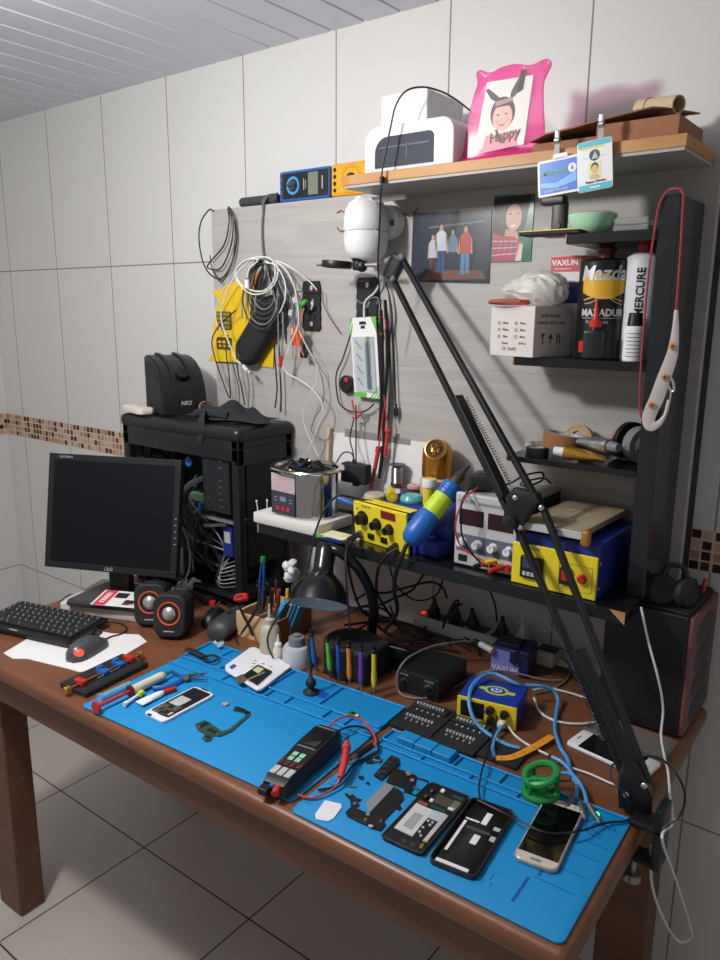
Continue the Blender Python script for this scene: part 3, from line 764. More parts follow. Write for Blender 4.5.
# spool, flux pots, yellow tube, brass wool pot
zt = ZS+.092
sp = thing('solder_spool', 'grey reel of solder wire standing behind the soldering station', 'spool', (1.5559, -.1070, 1.1200))
sp.location.z = zt
b = MB().m(mat('dark grey reel', S('4a4a4b'), .45)); b.lathe([(0, 0), (.016, 0), (.016, .003), (.012, .004), (.012, .052), (.019, .0535), (.0195, .056), (.018, .0565), (.0, .0545)], 28); b.build('reel', None, sp, smooth_angle=30)
b = MB().m(mat('solder wire', S('8c8c8c'), .3, .85)); b.lathe([(.0120, .005)]+[(.0138+.0012*(k % 2), .006+.0022*k) for k in range(19)]+[(.012, .049)], 28); b.m(M_COPPER); b.lathe([(.0152, .004), (.0155, .008), (.0152, .012)], 28); b.build('solder_wire', None, sp)
bw = thing('tip_cleaner', 'shiny gold dome with a round opening full of brass wool beside the hot air gun', 'tip cleaner', (1.680, -.130, ZS+.089))
b = MB().m(mat('beige plastic', S('c9a988'), .5)); b.lathe([(0, 0), (.036, 0), (.037, .004), (.0375, .046), (.033, .050), (0, .050)], 32); b.build('base', None, bw, smooth_angle=30)
b = MB().m(mat('gold metal shell', S('c88a35'), .25, .85)); b.lathe([(.033, .050), (.0345, .054), (.0345, .099), (.033, .112), (.027, .123), (.016, .131), (0, .134)], 36)
b.build('dome', None, bw, smooth_angle=50)
OT = TR(0, 0, .102) @ RZ(D(22)) @ RX(D(62))
b = MB().m(M_GOLD); b.torus((0, 0, .033), .0225, .0025, 36, 8, M=OT); b.build('rim', None, bw)
b = MB().m(mat('brass wool dark', S('4a3218'), .6, .4)); b.lathe([(0, .0318), (.0225, .0325)], 30, OT); b.build('opening', None, bw)
b = MB().m(mat('brass wool', S('8a6230'), .4, .8)); rr_ = random.Random(5)
for k in range(20):
    a = rr_.random()*6.28; q = rr_.random()**.5*.014
    c = Vector((q*math.cos(a), q*math.sin(a), .033)); 
    b.tube([OT @ (c+Vector((rr_.uniform(-.006, .006), rr_.uniform(-.006, .006), rr_.uniform(0, .003)))) for _ in range(4)], .0007, 4, 3)
b.build('brass_wool', None, bw)['kind'] = 'stuff'
# pots on top of the station
def on_station(x, y): return tuple(st.matrix_basis @ Vector((x, y, 0)))[:2]+(ZS+.0895,)
ft = thing('flux_tube', 'short yellow glue tube lying tilted on top of the soldering station', 'tube', (1.6063, -.2030, 1.1195), D(-50))
b = MB().m(mat('yellow translucent plastic', S('d8be2a'), .35)); b.cyl((-.03, 0, .013), (.016, 0, .012), .0095, .0115, 20); b.build('body', None, ft)
b = MB().m(M_YELLOW); b.cyl((.016, 0, .012), (.026, 0, .012), .0125, .0125, 24); b.m(mat('amber print', S('9a7a1a'), .6)); b.torus((0, 0, 0), .008, .0008, 20, 4, M=TR(.0262, 0, .012) @ RY(PI/2)); b.build('cap', None, ft)
pt = MB().m(mat('clear turquoise plastic', S('5fb6b8'), .2, alpha=.85)); pt.lathe([(0, 0), (.026, 0), (.027, .006), (.022, .014), (.01, .017), (0, .0175)], 32)
tag(pt.build('flux_pot', None, None, (1.6523, -.1891, 1.1195)), 'round turquoise lidded pot on the right of the soldering station top', 'pot')
p2 = MB().m(mat('beige tin', S('b5aa98'), .4, noise=.05)); p2.lathe([(0, 0), (.024, 0), (.0245, .008), (.022, .011), (0, .011)], 32); p2.m(M_LGREY); p2.lathe([(.008, .0112), (.014, .0113)], 24)
tag(p2.build('solder_tin', None, None, (1.5728, -.2183, 1.1195)), 'flat round beige tin on the left of the soldering station top', 'tin')
p3 = thing('paste_jar', 'small jar with a pale pink lid standing behind the turquoise pot', 'jar', (1.6199, -.1303, 1.1195))
b = MB().m(mat('amber jar', S('5a3a30'), .3)); b.lathe([(0, 0), (.014, 0), (.0145, .014), (0, .014)], 24); b.build('jar', None, p3)
b = MB().m(mat('pale pink lid', S('c8aca6'), .4)); b.lathe([(.016, .014), (.0165, .016), (.0165, .021), (.015, .022), (0, .022)], 28); b.m(M_RED); b.lathe([(0, .0222), (.007, .0222)], 20); b.build('lid', None, p3)
yb = thing('glue_pot', 'white capped yellow pot beside the hot air gun in front of the gold tip cleaner', 'pot', (1.699, -.192, ZS+.0895))
b = MB().m(mat('yellow label plastic', S('e2d03a'), .45)); b.lathe([(0, 0), (.0125, 0), (.0135, .036), (.0145, .04)], 28); b.build('pot', None, yb)
b = MB().m(M_WHITE); b.lathe([(.0155, .040), (.016, .0415), (.016, .056), (.0155, .058), (.011, .0585)], 30); b.m(M_YELLOW); b.lathe([(0, .0585), (.011, .0586)], 26); b.build('lid', None, yb)
pcb = MB().m(M_PCB); pcb.prism([(-.05, -.02), (.05, -.02), (.05, .012), (.02, .02), (-.05, .02)], 0, .003); pcb.m(M_BLACK)
for k in range(8): pcb.base(-.04+.011*k, R.uniform(-.012, .012), .003, .007, .006, .004)
pcb.m(M_RED); pcb.base(.03, .01, .003, .01, .005, .006)
tag(pcb.build('circuit_board', None, None, (1.3578, .0338, 1.0400)[:2]+(ZS+.0008,), D(-12)), 'green circuit board lying on the shelf behind the soldering station', 'circuit board')
tr_ = MB().m(M_BLUE); tr_.base(0, 0, 0, .055, .035, .045, .003); tr_.m(M_BLACK); tr_.base(.0, .0, .045, .03, .02, .006, .001)
tag(tr_.build('blue_box', None, None, (1.553, -.185, ZS+.0005), D(-9)), 'small blue box tucked against the left side of the soldering station', 'box')
nt_ = MB().m(mat('pale yellow notepad', S('e4e0a8'), .8)); nt_.base(0, 0, 0, .075, .05, .006); nt_.m(M_DBLUE); nt_.base(0, -.027, 0, .085, .004, .007)
tag(nt_.build('note_block', None, None, (1.512, -.285, ZS+.0005), D(-2)), 'pale yellow note block lying between the foam slab and the soldering station', 'notepad')
pn = thing('pen', 'green tipped white pen on the shelf edge by the pale yellow note block', 'pen', (1.4895, -.3123, 1.0340))
b = MB().m(M_WHITE); b.cyl((.01, 0, .002), (.085, .035, .002), .0028, n=12); b.build('barrel', None, pn)
b = MB().m(M_GREEN); b.cyl((-.008, -.008, .002), (.01, 0, .002), .0045, .0038, 14); b.build('cap', None, pn)

# ------------------------------------------------------------------ bench power supply
ps_ = thing('power_supply', 'grey bench power supply with two dark displays and four knobs on the long shelf', 'power supply', (1.886, -.270, ZS+.0005))
W_, H_, D_ = .138, .15, .185
M_PSU = mat('grey painted metal', S('a9a69f'), .5, noise=.04)
b = MB().m(M_PSU); b.base(0, D_/2+.004, .004, W_, D_-.006, H_-.008, .002); b.m(M_BLACKM); b.base(W_/2+.0005, D_/2+.01, .01, .002, D_-.03, H_-.02); b.build('case', None, ps_)
b = MB().m(mat('pale grey plastic', S('bdbcbb'), .45)); b.box((0, 0, H_/2+.002), (W_+.004, .012, H_-.002), .003); b.build('front_panel', None, ps_)
b = MB().m(mat('slate print', S('5c6374'), .5)); b.box((0, -.0062, .050), (W_-.008, .001, .036)); b.build('knob_band', None, ps_)
for xx in (-.034, .030):
    b = MB().m(mat('smoked red window', S('30121b'), .15)); b.box((xx, -.0063, .1035), (.054, .0015, .032)); b.build('display', None, ps_)
b = MB().m(mat('grey red print', S('8c8a8c'), .6)); b.text('VAXUN', .011, TR(-.046, -.0066, .135) @ UP, bold=.03); b.box((.02, -.0064, .134), (.08, .0006, .006)); b.build('lettering', mat('grey red print', S('a03a3a'), .6), ps_)
for k in range(4):
    b = MB().m(M_WHITE); b.lathe([(0, .015), (.0075, .0145), (.008, .002), (.0095, 0)], 22, TR(-.051+.034*k, -.0065, .052) @ RX(PI/2)); b.m(M_GREY); b.box((-.051+.034*k, -.0216, .055), (.0016, .0006, .006)); b.build('knob', None, ps_)
for xx, mt, nm in ((.022, M_BLACK, 'terminal'), (.036, M_YELLOW, 'terminal'), (.052, M_RED, 'terminal')):
    b = MB().m(mt); b.lathe([(0, .014), (.0055, .0135), (.006, .003), (.0075, 0)], 18, TR(xx, -.006, .018) @ RX(PI/2)); b.build(nm, None, ps_)
b = MB().m(M_BLACK); b.box((-.05, -.0062, .018), (.02, .003, .014), .001); b.build('switch', None, ps_)
for k in (-1, 1):
    b = MB().m(M_BLACK); b.cyl((k*.05, .03, -.0), (k*.05, .03, .006), .008, n=14); b.build('foot', None, ps_)
cable('test_lead', 'red test lead looping down the front of the grey power supply', [(1.8497, -.2500, 1.1917), (1.8529, -.3100, 1.1772), (1.8418, -.3200, 1.1314), (1.8483, -.3150, 1.0909), (1.8753, -.3100, 1.0707), (1.9031, -.3000, 1.0597), (1.9286, -.2950, 1.0557), (1.9384, -.2850, 1.0551)], .0019, M_RCABLE)
cable('test_lead', 'black test lead hanging down the left side of the grey power supply', [(1.8318, -.2500, 1.1870), (1.8515, -.3150, 1.1740), (1.8537, -.3200, 1.1395), (1.8571, -.3200, 1.1100), (1.8663, -.3150, 1.0884), (1.8820, -.3100, 1.0680), (1.8925, -.3000, 1.0533), (1.9006, -.2900, 1.0462)], .0019, M_BCABLE)
for nm, px_, mt, lab in (('banana_plug', (1.9261, -.2980, 1.0519), M_RED, 'red banana plug at the end of the red lead, nearest the yellow separator'), ('banana_plug', (1.9105, -.2980, 1.0627), M_YELLOW, 'yellow and red banana plug in the power supply terminals'), ('banana_plug', (1.8915, -.2980, 1.0526), M_BLACK, 'black banana plug in the power supply terminal')):
    b = MB().m(mt); b.cyl((-.008, -.012, -.003), (.006, .010, 0), .0048, .0042, 12); b.m(M_RED if mt is M_YELLOW else mt); b.cyl((-.010, -.018, -.006), (-.008, -.012, -.003), .0042, n=10)
    tag(b.build(nm, None, None, px_), lab, 'plug')
wa = thing('power_adapter', 'black plug adapter lying on top of the grey bench power supply', 'adapter', (1.842, -.222, ZS+.1515), D(30))
b = MB().m(M_BLACKM); b.base(0, 0, 0, .05, .034, .028, .004); b.build('body', None, wa)
b = MB().m(M_DGREY); b.lathe([(0, 0), (.017, 0), (.017, .03), (.015, .032), (0, .032)], 20, TR(0, .022, .012) @ RX(-PI/2)); b.build('round_plug', None, wa)
cable('adapter_cable', 'black cord coiled on top of the bench power supply behind the lamp arm', [(1.86, -.21, ZS+.165), (1.885, -.19, ZS+.162), (1.90, -.15, ZS+.175), (1.925, -.12, ZS+.18), (1.935, -.14, ZS+.168), (1.915, -.165, ZS+.158), (1.89, -.14, ZS+.156), (1.92, -.105, ZS+.165), (1.938, -.10, ZS+.156)], .0022, M_BCABLE)

# ------------------------------------------------------------------ screen separator
se = thing('screen_separator', 'yellow fronted blue screen separator with a beige heating plate on the long shelf', 'screen separator', (2.036, -.296, ZS+.0005))
w3, d3 = .163, .205
b = MB().m(M_DBLUE); b.base(0, d3/2+.003, 0, w3, d3-.006, .102, .003); b.build('case', None, se)
b = MB().m(M_YELPAINT); b.box((0, .0005, .041), (w3+.001, .005, .080), .0015); b.build('front_panel', None, se)
b = MB().m(mat('thin grey line', S('8f8536'), .6))
for (x0, z0, x1, z1) in ((.012, .012, .074, .060),): 
    b.box(((x0+x1)/2, -.0023, z0), (x1-x0, .0006, .0008)); b.box(((x0+x1)/2, -.0023, z1), (x1-x0, .0006, .0008)); b.box((x0, -.0023, (z0+z1)/2), (.0008, .0006, z1-z0)); b.box((x1, -.0023, (z0+z1)/2), (.0008, .0006, z1-z0))
b.build('panel_outline', None, se)
b = MB().m(M_BLACK); b.box((-.040, -.005, .038), (.044, .009, .042), .002); b.build('temperature_controller', None, se)
b = MB().m(mat('grey lcd dark', S('3e4148'), .2)); b.box((-.040, -.0098, .047), (.032, .001, .019)); b.m(M_GREY); b.text('888', .009, TR(-.040, -.0105, .0515) @ UP); b.text('888', .008, TR(-.040, -.0105, .042) @ UP); b.build('display', None, se)
for k in range(4):
    b = MB().m(M_LGREY); b.box((-.0525+.0085*k, -.0098, .026), (.0066, .0016, .008), .0006, 1); b.build('button', None, se)
b = MB().m(M_BLACK); b.box((.026, -.0045, .036), (.022, .008, .031), .0015); b.build('switch_housing', None, se)
b = MB().m(M_RED); b.box((.026, -.0092, .038), (.013, .004, .019), .0015, rot=(D(8), 0, 0)); b.build('rocker_switch', None, se)
b = MB().m(M_RED); b.lathe([(0, .010), (.006, .0098), (.0072, .008), (.0072, .004), (.0092, .003), (.0092, 0)], 24, TR(.056, -.002, .037) @ RX(PI/2)); b.build('push_button', None, se)
b = MB().m(mat('blue print', S('2b50a8'), .6)); b.text('VAXUN', .0085, TR(-.042, -.0024, .0735) @ UP, shear=.15); b.build('lettering', None, se)
for zz in (.020, .066):
    b = MB().m(M_YELLOW); b.cyl((w3/2-.001, .012, zz), (w3/2+.001, .012, zz), .0028, n=12); b.build('side_screw', None, se)
PT = TR(-.004, .098, .113) @ RZ(D(-2))
b = MB().m(mat('beige heating plate', S('a8987a'), .5, noise=.05)); b.box((0, 0, .006), (.122, .216, .012), .0015, M=PT)
b.m(mat('pale vent slot', S('c3b8a0'), .6))
for i in range(3):
    for k in range(5): b.box((-.022+.02*i, .03-.016*k-.004*i, .0124), (.014, .003, .0006), M=PT @ RZ(D(-4)))
b.build('heating_plate', None, se)
b = MB().m(M_LGREY); b.box((-.004, -.0115, .118), (.118, .003, .0135), .0008, 1); b.build('plate_edge', None, se)
M_KAP = mat('kapton tape', S('a9702c'), .3, coat=.2)
for xx, yy in ((.059, -.006), (-.067, -.004), (.055, .202), (-.062, .202)):
    b = MB().m(M_KAP); b.box((xx, yy, .114), (.017, .017, .03 if yy < .1 else .02), .006, 3); b.build('tape_corner', None, se)
b = MB().m(M_RED); b.cyl((.006, -.012, .118), (.006, -.012, .104), .0026, n=10); b.box((.0055, -.012, .100), (.006, .003, .014), .001); b.m(M_BLACK); b.sphere((.006, -.012, .119), .004, 10); b.build('lever', None, se)

# ------------------------------------------------------------------ upper shelf
ZU = 1.8060
uv = thing('curing_lamp', 'white rounded curing lamp box with an arched dark window on the upper shelf', 'lamp box', (1.653, -.235, ZU))
b = MB().m(M_WHITE)
def arch(w, h, r, n=8):
    out = [(-w/2, 0), (w/2, 0)]
    for k in range(n+1): a = PI/2*k/n; out.append((w/2-r+r*math.cos(a), h-r+r*math.sin(a)))
    for k in range(n+1): a = PI/2+PI/2*k/n; out.append((-w/2+r+r*math.cos(a), h-r+r*math.sin(a)))
    return out
def arch2(w, h, rl, rr, n=8):
    out = [(-w/2, 0), (w/2, 0)]
    for k in range(n+1): a = PI/2*k/n; out.append((w/2-rr+rr*math.cos(a), h-rr+rr*math.sin(a)))
    for k in range(n+1): a = PI/2+PI/2*k/n; out.append((-w/2+rl+rl*math.cos(a), h-rl+rl*math.sin(a)))
    return out
b.prism(arch(.212, .088, .03), -.18, 0, RX(PI/2), .004); b.build('housing', None, uv)
b = MB().m(mat('smoked blue window', S('252d3b'), .5, spec=.25, noise=.12, scale=14)); b.prism(arch2(.140, .058, .03, .012), 0, .0012, TR(-.008, -.0002, .008) @ RX(PI/2)); b.build('window', None, uv)
b = MB().m(mat('inner chamber', S('3d4757'), .5)); b.box((-.008, -.0016, .046), (.12, .0008, .003)); b.box((.0, -.0016, .036), (.0025, .0008, .03)); b.build('chamber_rib', None, uv)
wb = MB().m(mat('glossy white card', S('e8e8ea'), .45)); wb.base(0, .07, 0, .113, .14, .064, .004, 2)
tag(wb.build('white_box', None, None, (1.622, -.205, ZU+.0885)), 'plain white box standing on top of the white curing lamp', 'box')
cable('thin_cable', 'thin black cable arching over the white boxes and hanging past the security camera', [(1.7702, -.1900, 1.9036), (1.7377, -.2000, 1.9292), (1.7160, -.2200, 1.9424), (1.6879, -.2400, 1.9495), (1.6614, -.2550, 1.9433), (1.6421, -.2600, 1.9203), (1.6310, -.2600, 1.8859), (1.6213, -.2620, 1.8412), (1.6122, -.2620, 1.8013), (1.6103, -.2620, 1.7677), (1.5926, -.2400, 1.7235), (1.5762, -.2200, 1.6768), (1.5597, -.2000, 1.6340), (1.5444, -.1700, 1.5554), (1.5353, -.1400, 1.4676)], .0019, M_BCABLE)
cc = MB().m(M_BLACK); cc.box((0, 0, 0), (.009, .008, .014), .002); tag(cc.build('cable_clip', None, None, (1.6085, -.2565, 1.7874)), 'small black clip holding the thin cable to the upper shelf edge', 'clip')
# pink frame
def pink_mat():
    m, nt, b, N, L = node_mat('translucent pink plastic')
    b.inputs['Base Color'].default_value = (*S('f04a9c'), 1); b.inputs['Roughness'].default_value = .15
    t = N.new('ShaderNodeBsdfTransparent'); t.inputs[0].default_value = (1, .55, .78, 1)
    n = N.new('ShaderNodeTexNoise'); n.inputs['Scale'].default_value = 6
    mr = N.new('ShaderNodeMapRange'); mr.inputs['To Min'].default_value = .6; mr.inputs['To Max'].default_value = .72; L.new(n.outputs['Fac'], mr.inputs['Value'])
    mx = N.new('ShaderNodeMixShader'); L.new(mr.outputs[0], mx.inputs[0])
    L.new(b.outputs[0], mx.inputs[1]); L.new(t.outputs[0], mx.inputs[2]); L.new(mx.outputs[0], N['Material Output'].inputs[0])
    return m
M_PINK = pink_mat()
o0 = Vector((1.8400, -.2050, 1.8119)); o0.z = ZU+.0003
pf = thing('photo_frame', 'wavy translucent pink photo frame holding a portrait on the upper shelf', 'photo frame', tuple(o0))
def fl_(p): return (p[0]-o0.x, p[2]-o0.z)
outl = [fl_(p) for p in ((1.7520, -.2050, 1.8139), (1.7622, -.2050, 1.8327), (1.7688, -.2050, 1.8834), (1.7798, -.2050, 1.9255), (1.7873, -.2050, 1.9467), (1.7843, -.2050, 1.9652), (1.7925, -.2050, 1.9706), (1.8137, -.2050, 1.9620), (1.8358, -.2050, 1.9676), (1.8656, -.2050, 1.9683), (1.8933, -.2050, 1.9612), (1.9139, -.2050, 1.9657), (1.9270, -.2050, 1.9658), (1.9333, -.2050, 1.9560), (1.9267, -.2050, 1.9426), (1.9203, -.2050, 1.9259), (1.9231, -.2050, 1.8814), (1.9274, -.2050, 1.8444), (1.9218, -.2050, 1.8116))]
outl = [(p[0], max(p[1], .0)) for p in outl]
sm_ = smooth([(p[0], p[1], 0) for p in outl], 3); outl2 = [(p.x, max(0, p.y)) for p in sm_]
FT_ = RX(PI/2) 
b = MB().m(M_PINK)
win = [fl_(p) for p in ((1.7884, -.2050, 1.8307), (1.8895, -.2050, 1.8296), (1.9020, -.2050, 1.9434), (1.8093, -.2050, 1.9458))]
b.prism(outl2, -.006, 0, FT_, .0015); b.build('frame', None, pf, smooth_angle=30)
b = MB().m(M_PINK); b.tube([(-.085, -.006, .006), (-.04, -.012, .005), (0, -.009, .008), (.045, -.012, .005), (.083, -.006, .009)], .0055, 8); b.build('base_ridge', None, pf)
b = MB().m(M_PINK); b.prism([(-.02, 0), (.02, 0), (.015, .09), (-.015, .09)], -.002, .002, TR(0, .030, 0) @ RX(D(75))); b.build('stand', None, pf)
b = MB().m(mat('photo sky print', S('d8d6d0'), .45)); b.prism(win, .0004, .0016, FT_)
cx = sum(p[0] for p in win)/4; cz = sum(p[1] for p in win)/4
def flat(b, poly, d, m): b.m(m); b.prism([(cx+x, cz+z) for x, z in poly], .0016, .0016+d, FT_)
flat(b, [(.030, .068), (.041, .068), (.036, .035), (.024, .030)], .0002, mat('photo dark print', S('3b3438'), .5))
flat(b, ell(.050, .056, 24, -.003, .001), .0003, mat('photo hair print', S('5b3a38'), .5))
flat(b, ell(.040, .047, 24, -.003, -.006), .0005, mat('photo skin print', S('dfb0a6'), .5))
flat(b, [(-.021, .010), (-.014, .017), (.008, .018), (.015, .010), (.006, .0125), (-.012, .012)], .0006, MATS['photo hair print'])
flat(b, ell(.005, .003, 10, -.004, -.010), .0006, mat('photo nose print', S('cf9a90'), .5))
for sx in (-1, 1): flat(b, ell(.009, .006, 12, -.004+sx*.011, -.012), .0006, mat('photo cheek print', S('e0a09a'), .5))
flat(b, [(-.040, .045), (-.034, .047), (-.010, .028), (-.014, .020), (-.028, .028)], .0006, mat('photo ear print', S('4b4346'), .5))
flat(b, [(.030, .062), (.033, .056), (.022, .028), (.011, .022), (.012, .034)], .0006, MATS['photo ear print'])
flat(b, [(-.018, .022), (.015, .026), (.017, .019), (-.018, .014)], .0007, mat('photo band print', S('9c8a80'), .5))
for sx in (-1, 1): flat(b, ell(.0058, .0026, 10, -.004+sx*.0085, -.001), .0008, MATS['photo hair print'])
flat(b, [(-.011, -.0165), (-.004, -.0185), (.003, -.0165), (.0, -.0205), (-.008, -.0205)], .0008, mat('photo lip print', S('b4656a'), .5))
flat(b, [(-.045, -.064), (.030, -.058), (.026, -.030), (-.036, -.034)], .0004, mat('photo dress print', S('d88fa0'), .5))
flat(b, [(-.006, -.05), (0, -.05), (-.013, -.026), (-.018, -.026)], .0006, MATS['photo dark print'])
b.m(mat('photo gold print', S('6a4a24'), .5)); b.text('Happy', .024, FT_ @ TR(cx+.002, cz-.038, .0028) @ RZ(D(6)), bold=.02, shear=.15)
b.build('photo', None, pf)
# cartons
ca = thing('cardboard_tray', 'flattened brown cardboard box with a torn lifted lid on the right of the upper shelf', 'cardboard box', (2.045, -.232, ZU))
b = MB().m(M_CARD); b.base(.055, .075, 0, .135, .14, .034, .001, 1); b.base(-.07, .08, 0, .12, .14, .018, .001, 1); b.build('box', None, ca)
b = MB().m(M_CARD)
secs = []
for u, z, y0 in ((0, .020, .0), (.15, .028, -.006), (.35, .033, .0), (.55, .038, -.005), (.75, .044, .002), (.92, .050, .012), (1, .0495, .03)):
    x = -.132+.225*u; y1 = .15
    secs.append([(x, y0, z), (x+.02, y1, z+.012), (x+.02, y1, z+.0145), (x, y0, z+.0025)])
b.loft(secs); b.build('lid', None, ca, smooth_angle=60)
sheet = MB().m(mat('cream paper', S('cfc6b4'), .8)); secs = []
for u, z in ((0, .030), (.2, .040), (.5, .052), (.8, .062), (1, .066)):
    x = -.155+.22*u; secs.append([(x, .045+.03*u, z), (x+.02, .15, z+.006), (x+.02, .15, z+.0075), (x, .045+.03*u, z+.0015)])
sheet.loft(secs); tag(sheet.build('paper_sheet', None, None, (2.045, -.232, ZU), smooth_angle=60), 'long cream paper sheet lying on the brown cardboard lid of the upper shelf', 'paper')
cr = thing('cardboard_tube', 'short pale cardboard tube lying at the right end above the brown cardboard box', 'tube', (2.108, -.150, ZU+.0675), D(-35), rot=(0, D(8), D(-28)))
b = MB().m(M_CARDL); b.lathe([(.012, -.045), (.0145, -.045), (.0145, .045), (.012, .045), (.012, -.045)], 22, RY(PI/2)); b.build('tube', None, cr, smooth_angle=30)
b = MB().m(M_CARD); b.torus((0, 0, 0), .0147, .0012, 22, 5, M=TR(-.02, 0, 0) @ RY(PI/2)); b.build('band', None, cr)
# badges
def badge(label, top, corners, cols, draw, name='name_badge'):
    t = thing(name, label, 'badge', tuple(top))
    c = [Vector(p) for p in corners]      # TL, TR, BR, BL
    ctr = (c[0]+c[1]+c[2]+c[3])/4; ux = ((c[1]-c[0])+(c[2]-c[3])).normalized(); w = ((c[1]-c[0]).length+(c[2]-c[3]).length)/2; h = ((c[0]-c[3]).length+(c[1]-c[2]).length)/2
    ang = math.atan2(ux.z, ux.x)
    T = TR(*(ctr-Vector(top))) @ RY(-ang) @ RX(PI/2)
    draw(t, T, w, h)
    b = MB().m(mat('clear vinyl', S('b9b4ae'), .25, alpha=.7)); b.box((0, .0006, -.004), (.010, .0012, .034), .0005, 1, M=TR(0, 0, .0)); b.build('strap', None, t)
    b = MB().m(M_SILVER); b.cyl((-.004, 0, .012), (.004, 0, .012), .0055, n=14); b.box((0, 0, .02), (.009, .005, .014), .0015); b.build('clip', None, t)
def draw_blue(t, T, w, h):
    b = MB().m(M_WHITE); b.prism(rrect(w, h, .004), -.0012, .0006, T); b.prism(rrect(.026, .008, .002, cx=.004, cy=h/2+.003), -.0012, .0006, T); b.build('holder', None, t)
    b = MB().m(mat('badge blue', S('2f6fd0'), .3)); b.prism(rrect(w-.008, h-.008, .001), .0006, .0010, T)
    b.m(mat('badge pale blue', S('6fb4ea'), .3)); b.prism([(-w/2+.005, -.006), (-.004, -.010), (w/2-.005, .004), (w/2-.005, -.012), (-.004, -.018), (-w/2+.005, -.014)], .0010, .0012, T)
    b.m(mat('badge green', S('3aa06a'), .4)); b.text('Mercado', .0125, T @ TR(-.006, .008, .0013), bold=.03, shear=.1)
    b.m(M_WHITE); b.text('GRUPO DA LOJA', .0055, T @ TR(-.004, -.0215, .0013)); b.cyl(T @ Vector((w/2-.012, .010, .0010)), T @ Vector((w/2-.012, .010, .0014)), .0075, n=20)
    b.m(MATS['badge blue']); b.text('6', .011, T @ TR(w/2-.012, .010, .0016), bold=.03)
    b.build('card', None, t)
def draw_white(t, T, w, h):
    b = MB().m(M_WHITE); b.prism(rrect(w, h, .004), -.0012, .0004, T)
    b.m(mat('badge teal', S('3fb1c4'), .35)); b.box((0, h/2-.005, .0006), (w-.003, .009, .0005), M=T); b.box((0, -h/2+.0055, .0006), (w-.003, .010, .0005), M=T)
    b.m(M_YELLOW); b.box((-.004, h/2-.0115, .0006), (w-.018, .003, .0005), M=T)
    b.m(mat('badge dark teal', S('1f4a4c'), .5)); b.prism(ell(.018, .018, 18, 0, .016), .0004, .0009, T)
    b.m(M_LGREY); b.prism([(-.005, .010), (.006, .011), (.001, .022)], .0009, .0011, T); b.box((-.015, .013, .0006), (.009, .001, .0005), M=T); b.box((.015, .013, .0006), (.009, .001, .0005), M=T)
    b.m(mat('badge photo ground', S('e4dfa8'), .6)); b.box((0, -.008, .0006), (.021, .026, .0005), M=T)
    b.m(mat('badge hair', S('4b4038'), .6)); b.prism(ell(.0125, .015, 16, 0, -.003), .0008, .0011, T)
    b.m(mat('badge skin', S('d4bb86'), .6)); b.prism(ell(.0105, .014, 16, 0, -.0062), .0010, .0013, T); b.prism([(-.009, -.021), (.009, -.021), (.005, -.014), (-.005, -.014)], .0010, .0012, T)
    b.m(M_BLACK); b.text('Vaque Oliveira', .0058, T @ TR(.001, -.0255, .0008), bold=.03)
    b.m(M_WHITE); b.box((0, -h/2+.0055, .0012), (.018, .0022, .0003), M=T)
    b.build('card', None, t)
badge('blue horizontal badge in a white holder hanging from the upper shelf edge', (1.9776, -.2585, 1.8052), [(1.9404, -.2585, 1.7859), (2.0175, -.2585, 1.7913), (2.0235, -.2585, 1.7339), (1.9516, -.2585, 1.7258)], None, draw_blue)
badge('white upright badge with a man portrait hanging from the upper shelf edge', (2.0541, -.2620, 1.8205), [(2.0151, -.2620, 1.8075), (2.0738, -.2620, 1.8120), (2.0801, -.2620, 1.7341), (2.0219, -.2620, 1.7272)], None, draw_white)

# ------------------------------------------------------------------ on top of the wall panel
ZT = 1.7985
rl = thing('foam_roll', 'dark grey foam roll lying on top of the left end of the wall panel', 'roll', (1.068, -.055, ZT+.0125))
b = MB().m(mat('dark grey foam', S('3c3d40'), .85, noise=.1)); b.lathe([(0, -.068), (.011, -.068), (.0125, -.064), (.0125, .064), (.011, .068), (.005, .068), (.005, .06), (0, .06)], 20, RY(PI/2)); b.build('roll', None, rl)
def multimeter(name, label, x0, x1, h, body, face, orange):
    t = thing(name, label, 'multimeter', ((x0+x1)/2, -.052, ZT)); L = x1-x0
    b = MB().m(body); b.box((0, 0, h/2), (L, .034, h), .006, 2); b.build('case', None, t)
    b = MB().m(face); b.box((.004, -.0165, h/2), (L-.014, .003, h-.012), .002, 1); b.build('face', None, t)
    return t, L
MBLU = mat('royal blue rubber', S('2a63b4'), .5)
t, L = multimeter('multimeter', 'blue and black digital multimeter standing on its side on the wall panel', 1.150, 1.315, .0735, MBLU, M_BLACK, False)
b = MB().m(mat('sky blue ring', S('3f9bd8'), .4)); b.lathe([(.0155, .0), (.0215, 0), (.0215, .0008), (.0155, .0008)], 32, TR(-.034, -.0182, .037) @ RX(PI/2)); b.build('dial_ring', None, t)
b = MB().m(M_DGREY); b.lathe([(0, .006), (.012, .006), (.0145, 0)], 28, TR(-.034, -.0182, .037) @ RX(PI/2)); b.box((-.034, -.026, .037), (.026, .005, .005), .001); b.build('dial', None, t)
b = MB().m(mat('lcd grey green', S('76806f'), .3)); b.box((.033, -.0186, .037), (.032, .0015, .052)); b.build('display', None, t)
b = MB().m(M_LGREY); b.box((.062, -.0186, .037), (.003, .0006, .03)); b.box((.002, -.0186, .037), (.0025, .0006, .026)); b.box((.008, -.0186, .037), (.0015, .0006, .018)); b.build('print_lines', None, t)
for k in range(4):
    b = MB().m(M_BLACKG); b.lathe([(.0025, .001), (.0045, .001), (.005, 0)], 14, TR(-.070, -.0182, .014+.0155*k) @ RX(PI/2)); b.m(M_GREY); b.torus((0, 0, .001), .0045, .0006, 14, 4, M=TR(-.070, -.0182, .014+.0155*k) @ RX(PI/2)); b.build('socket', None, t)
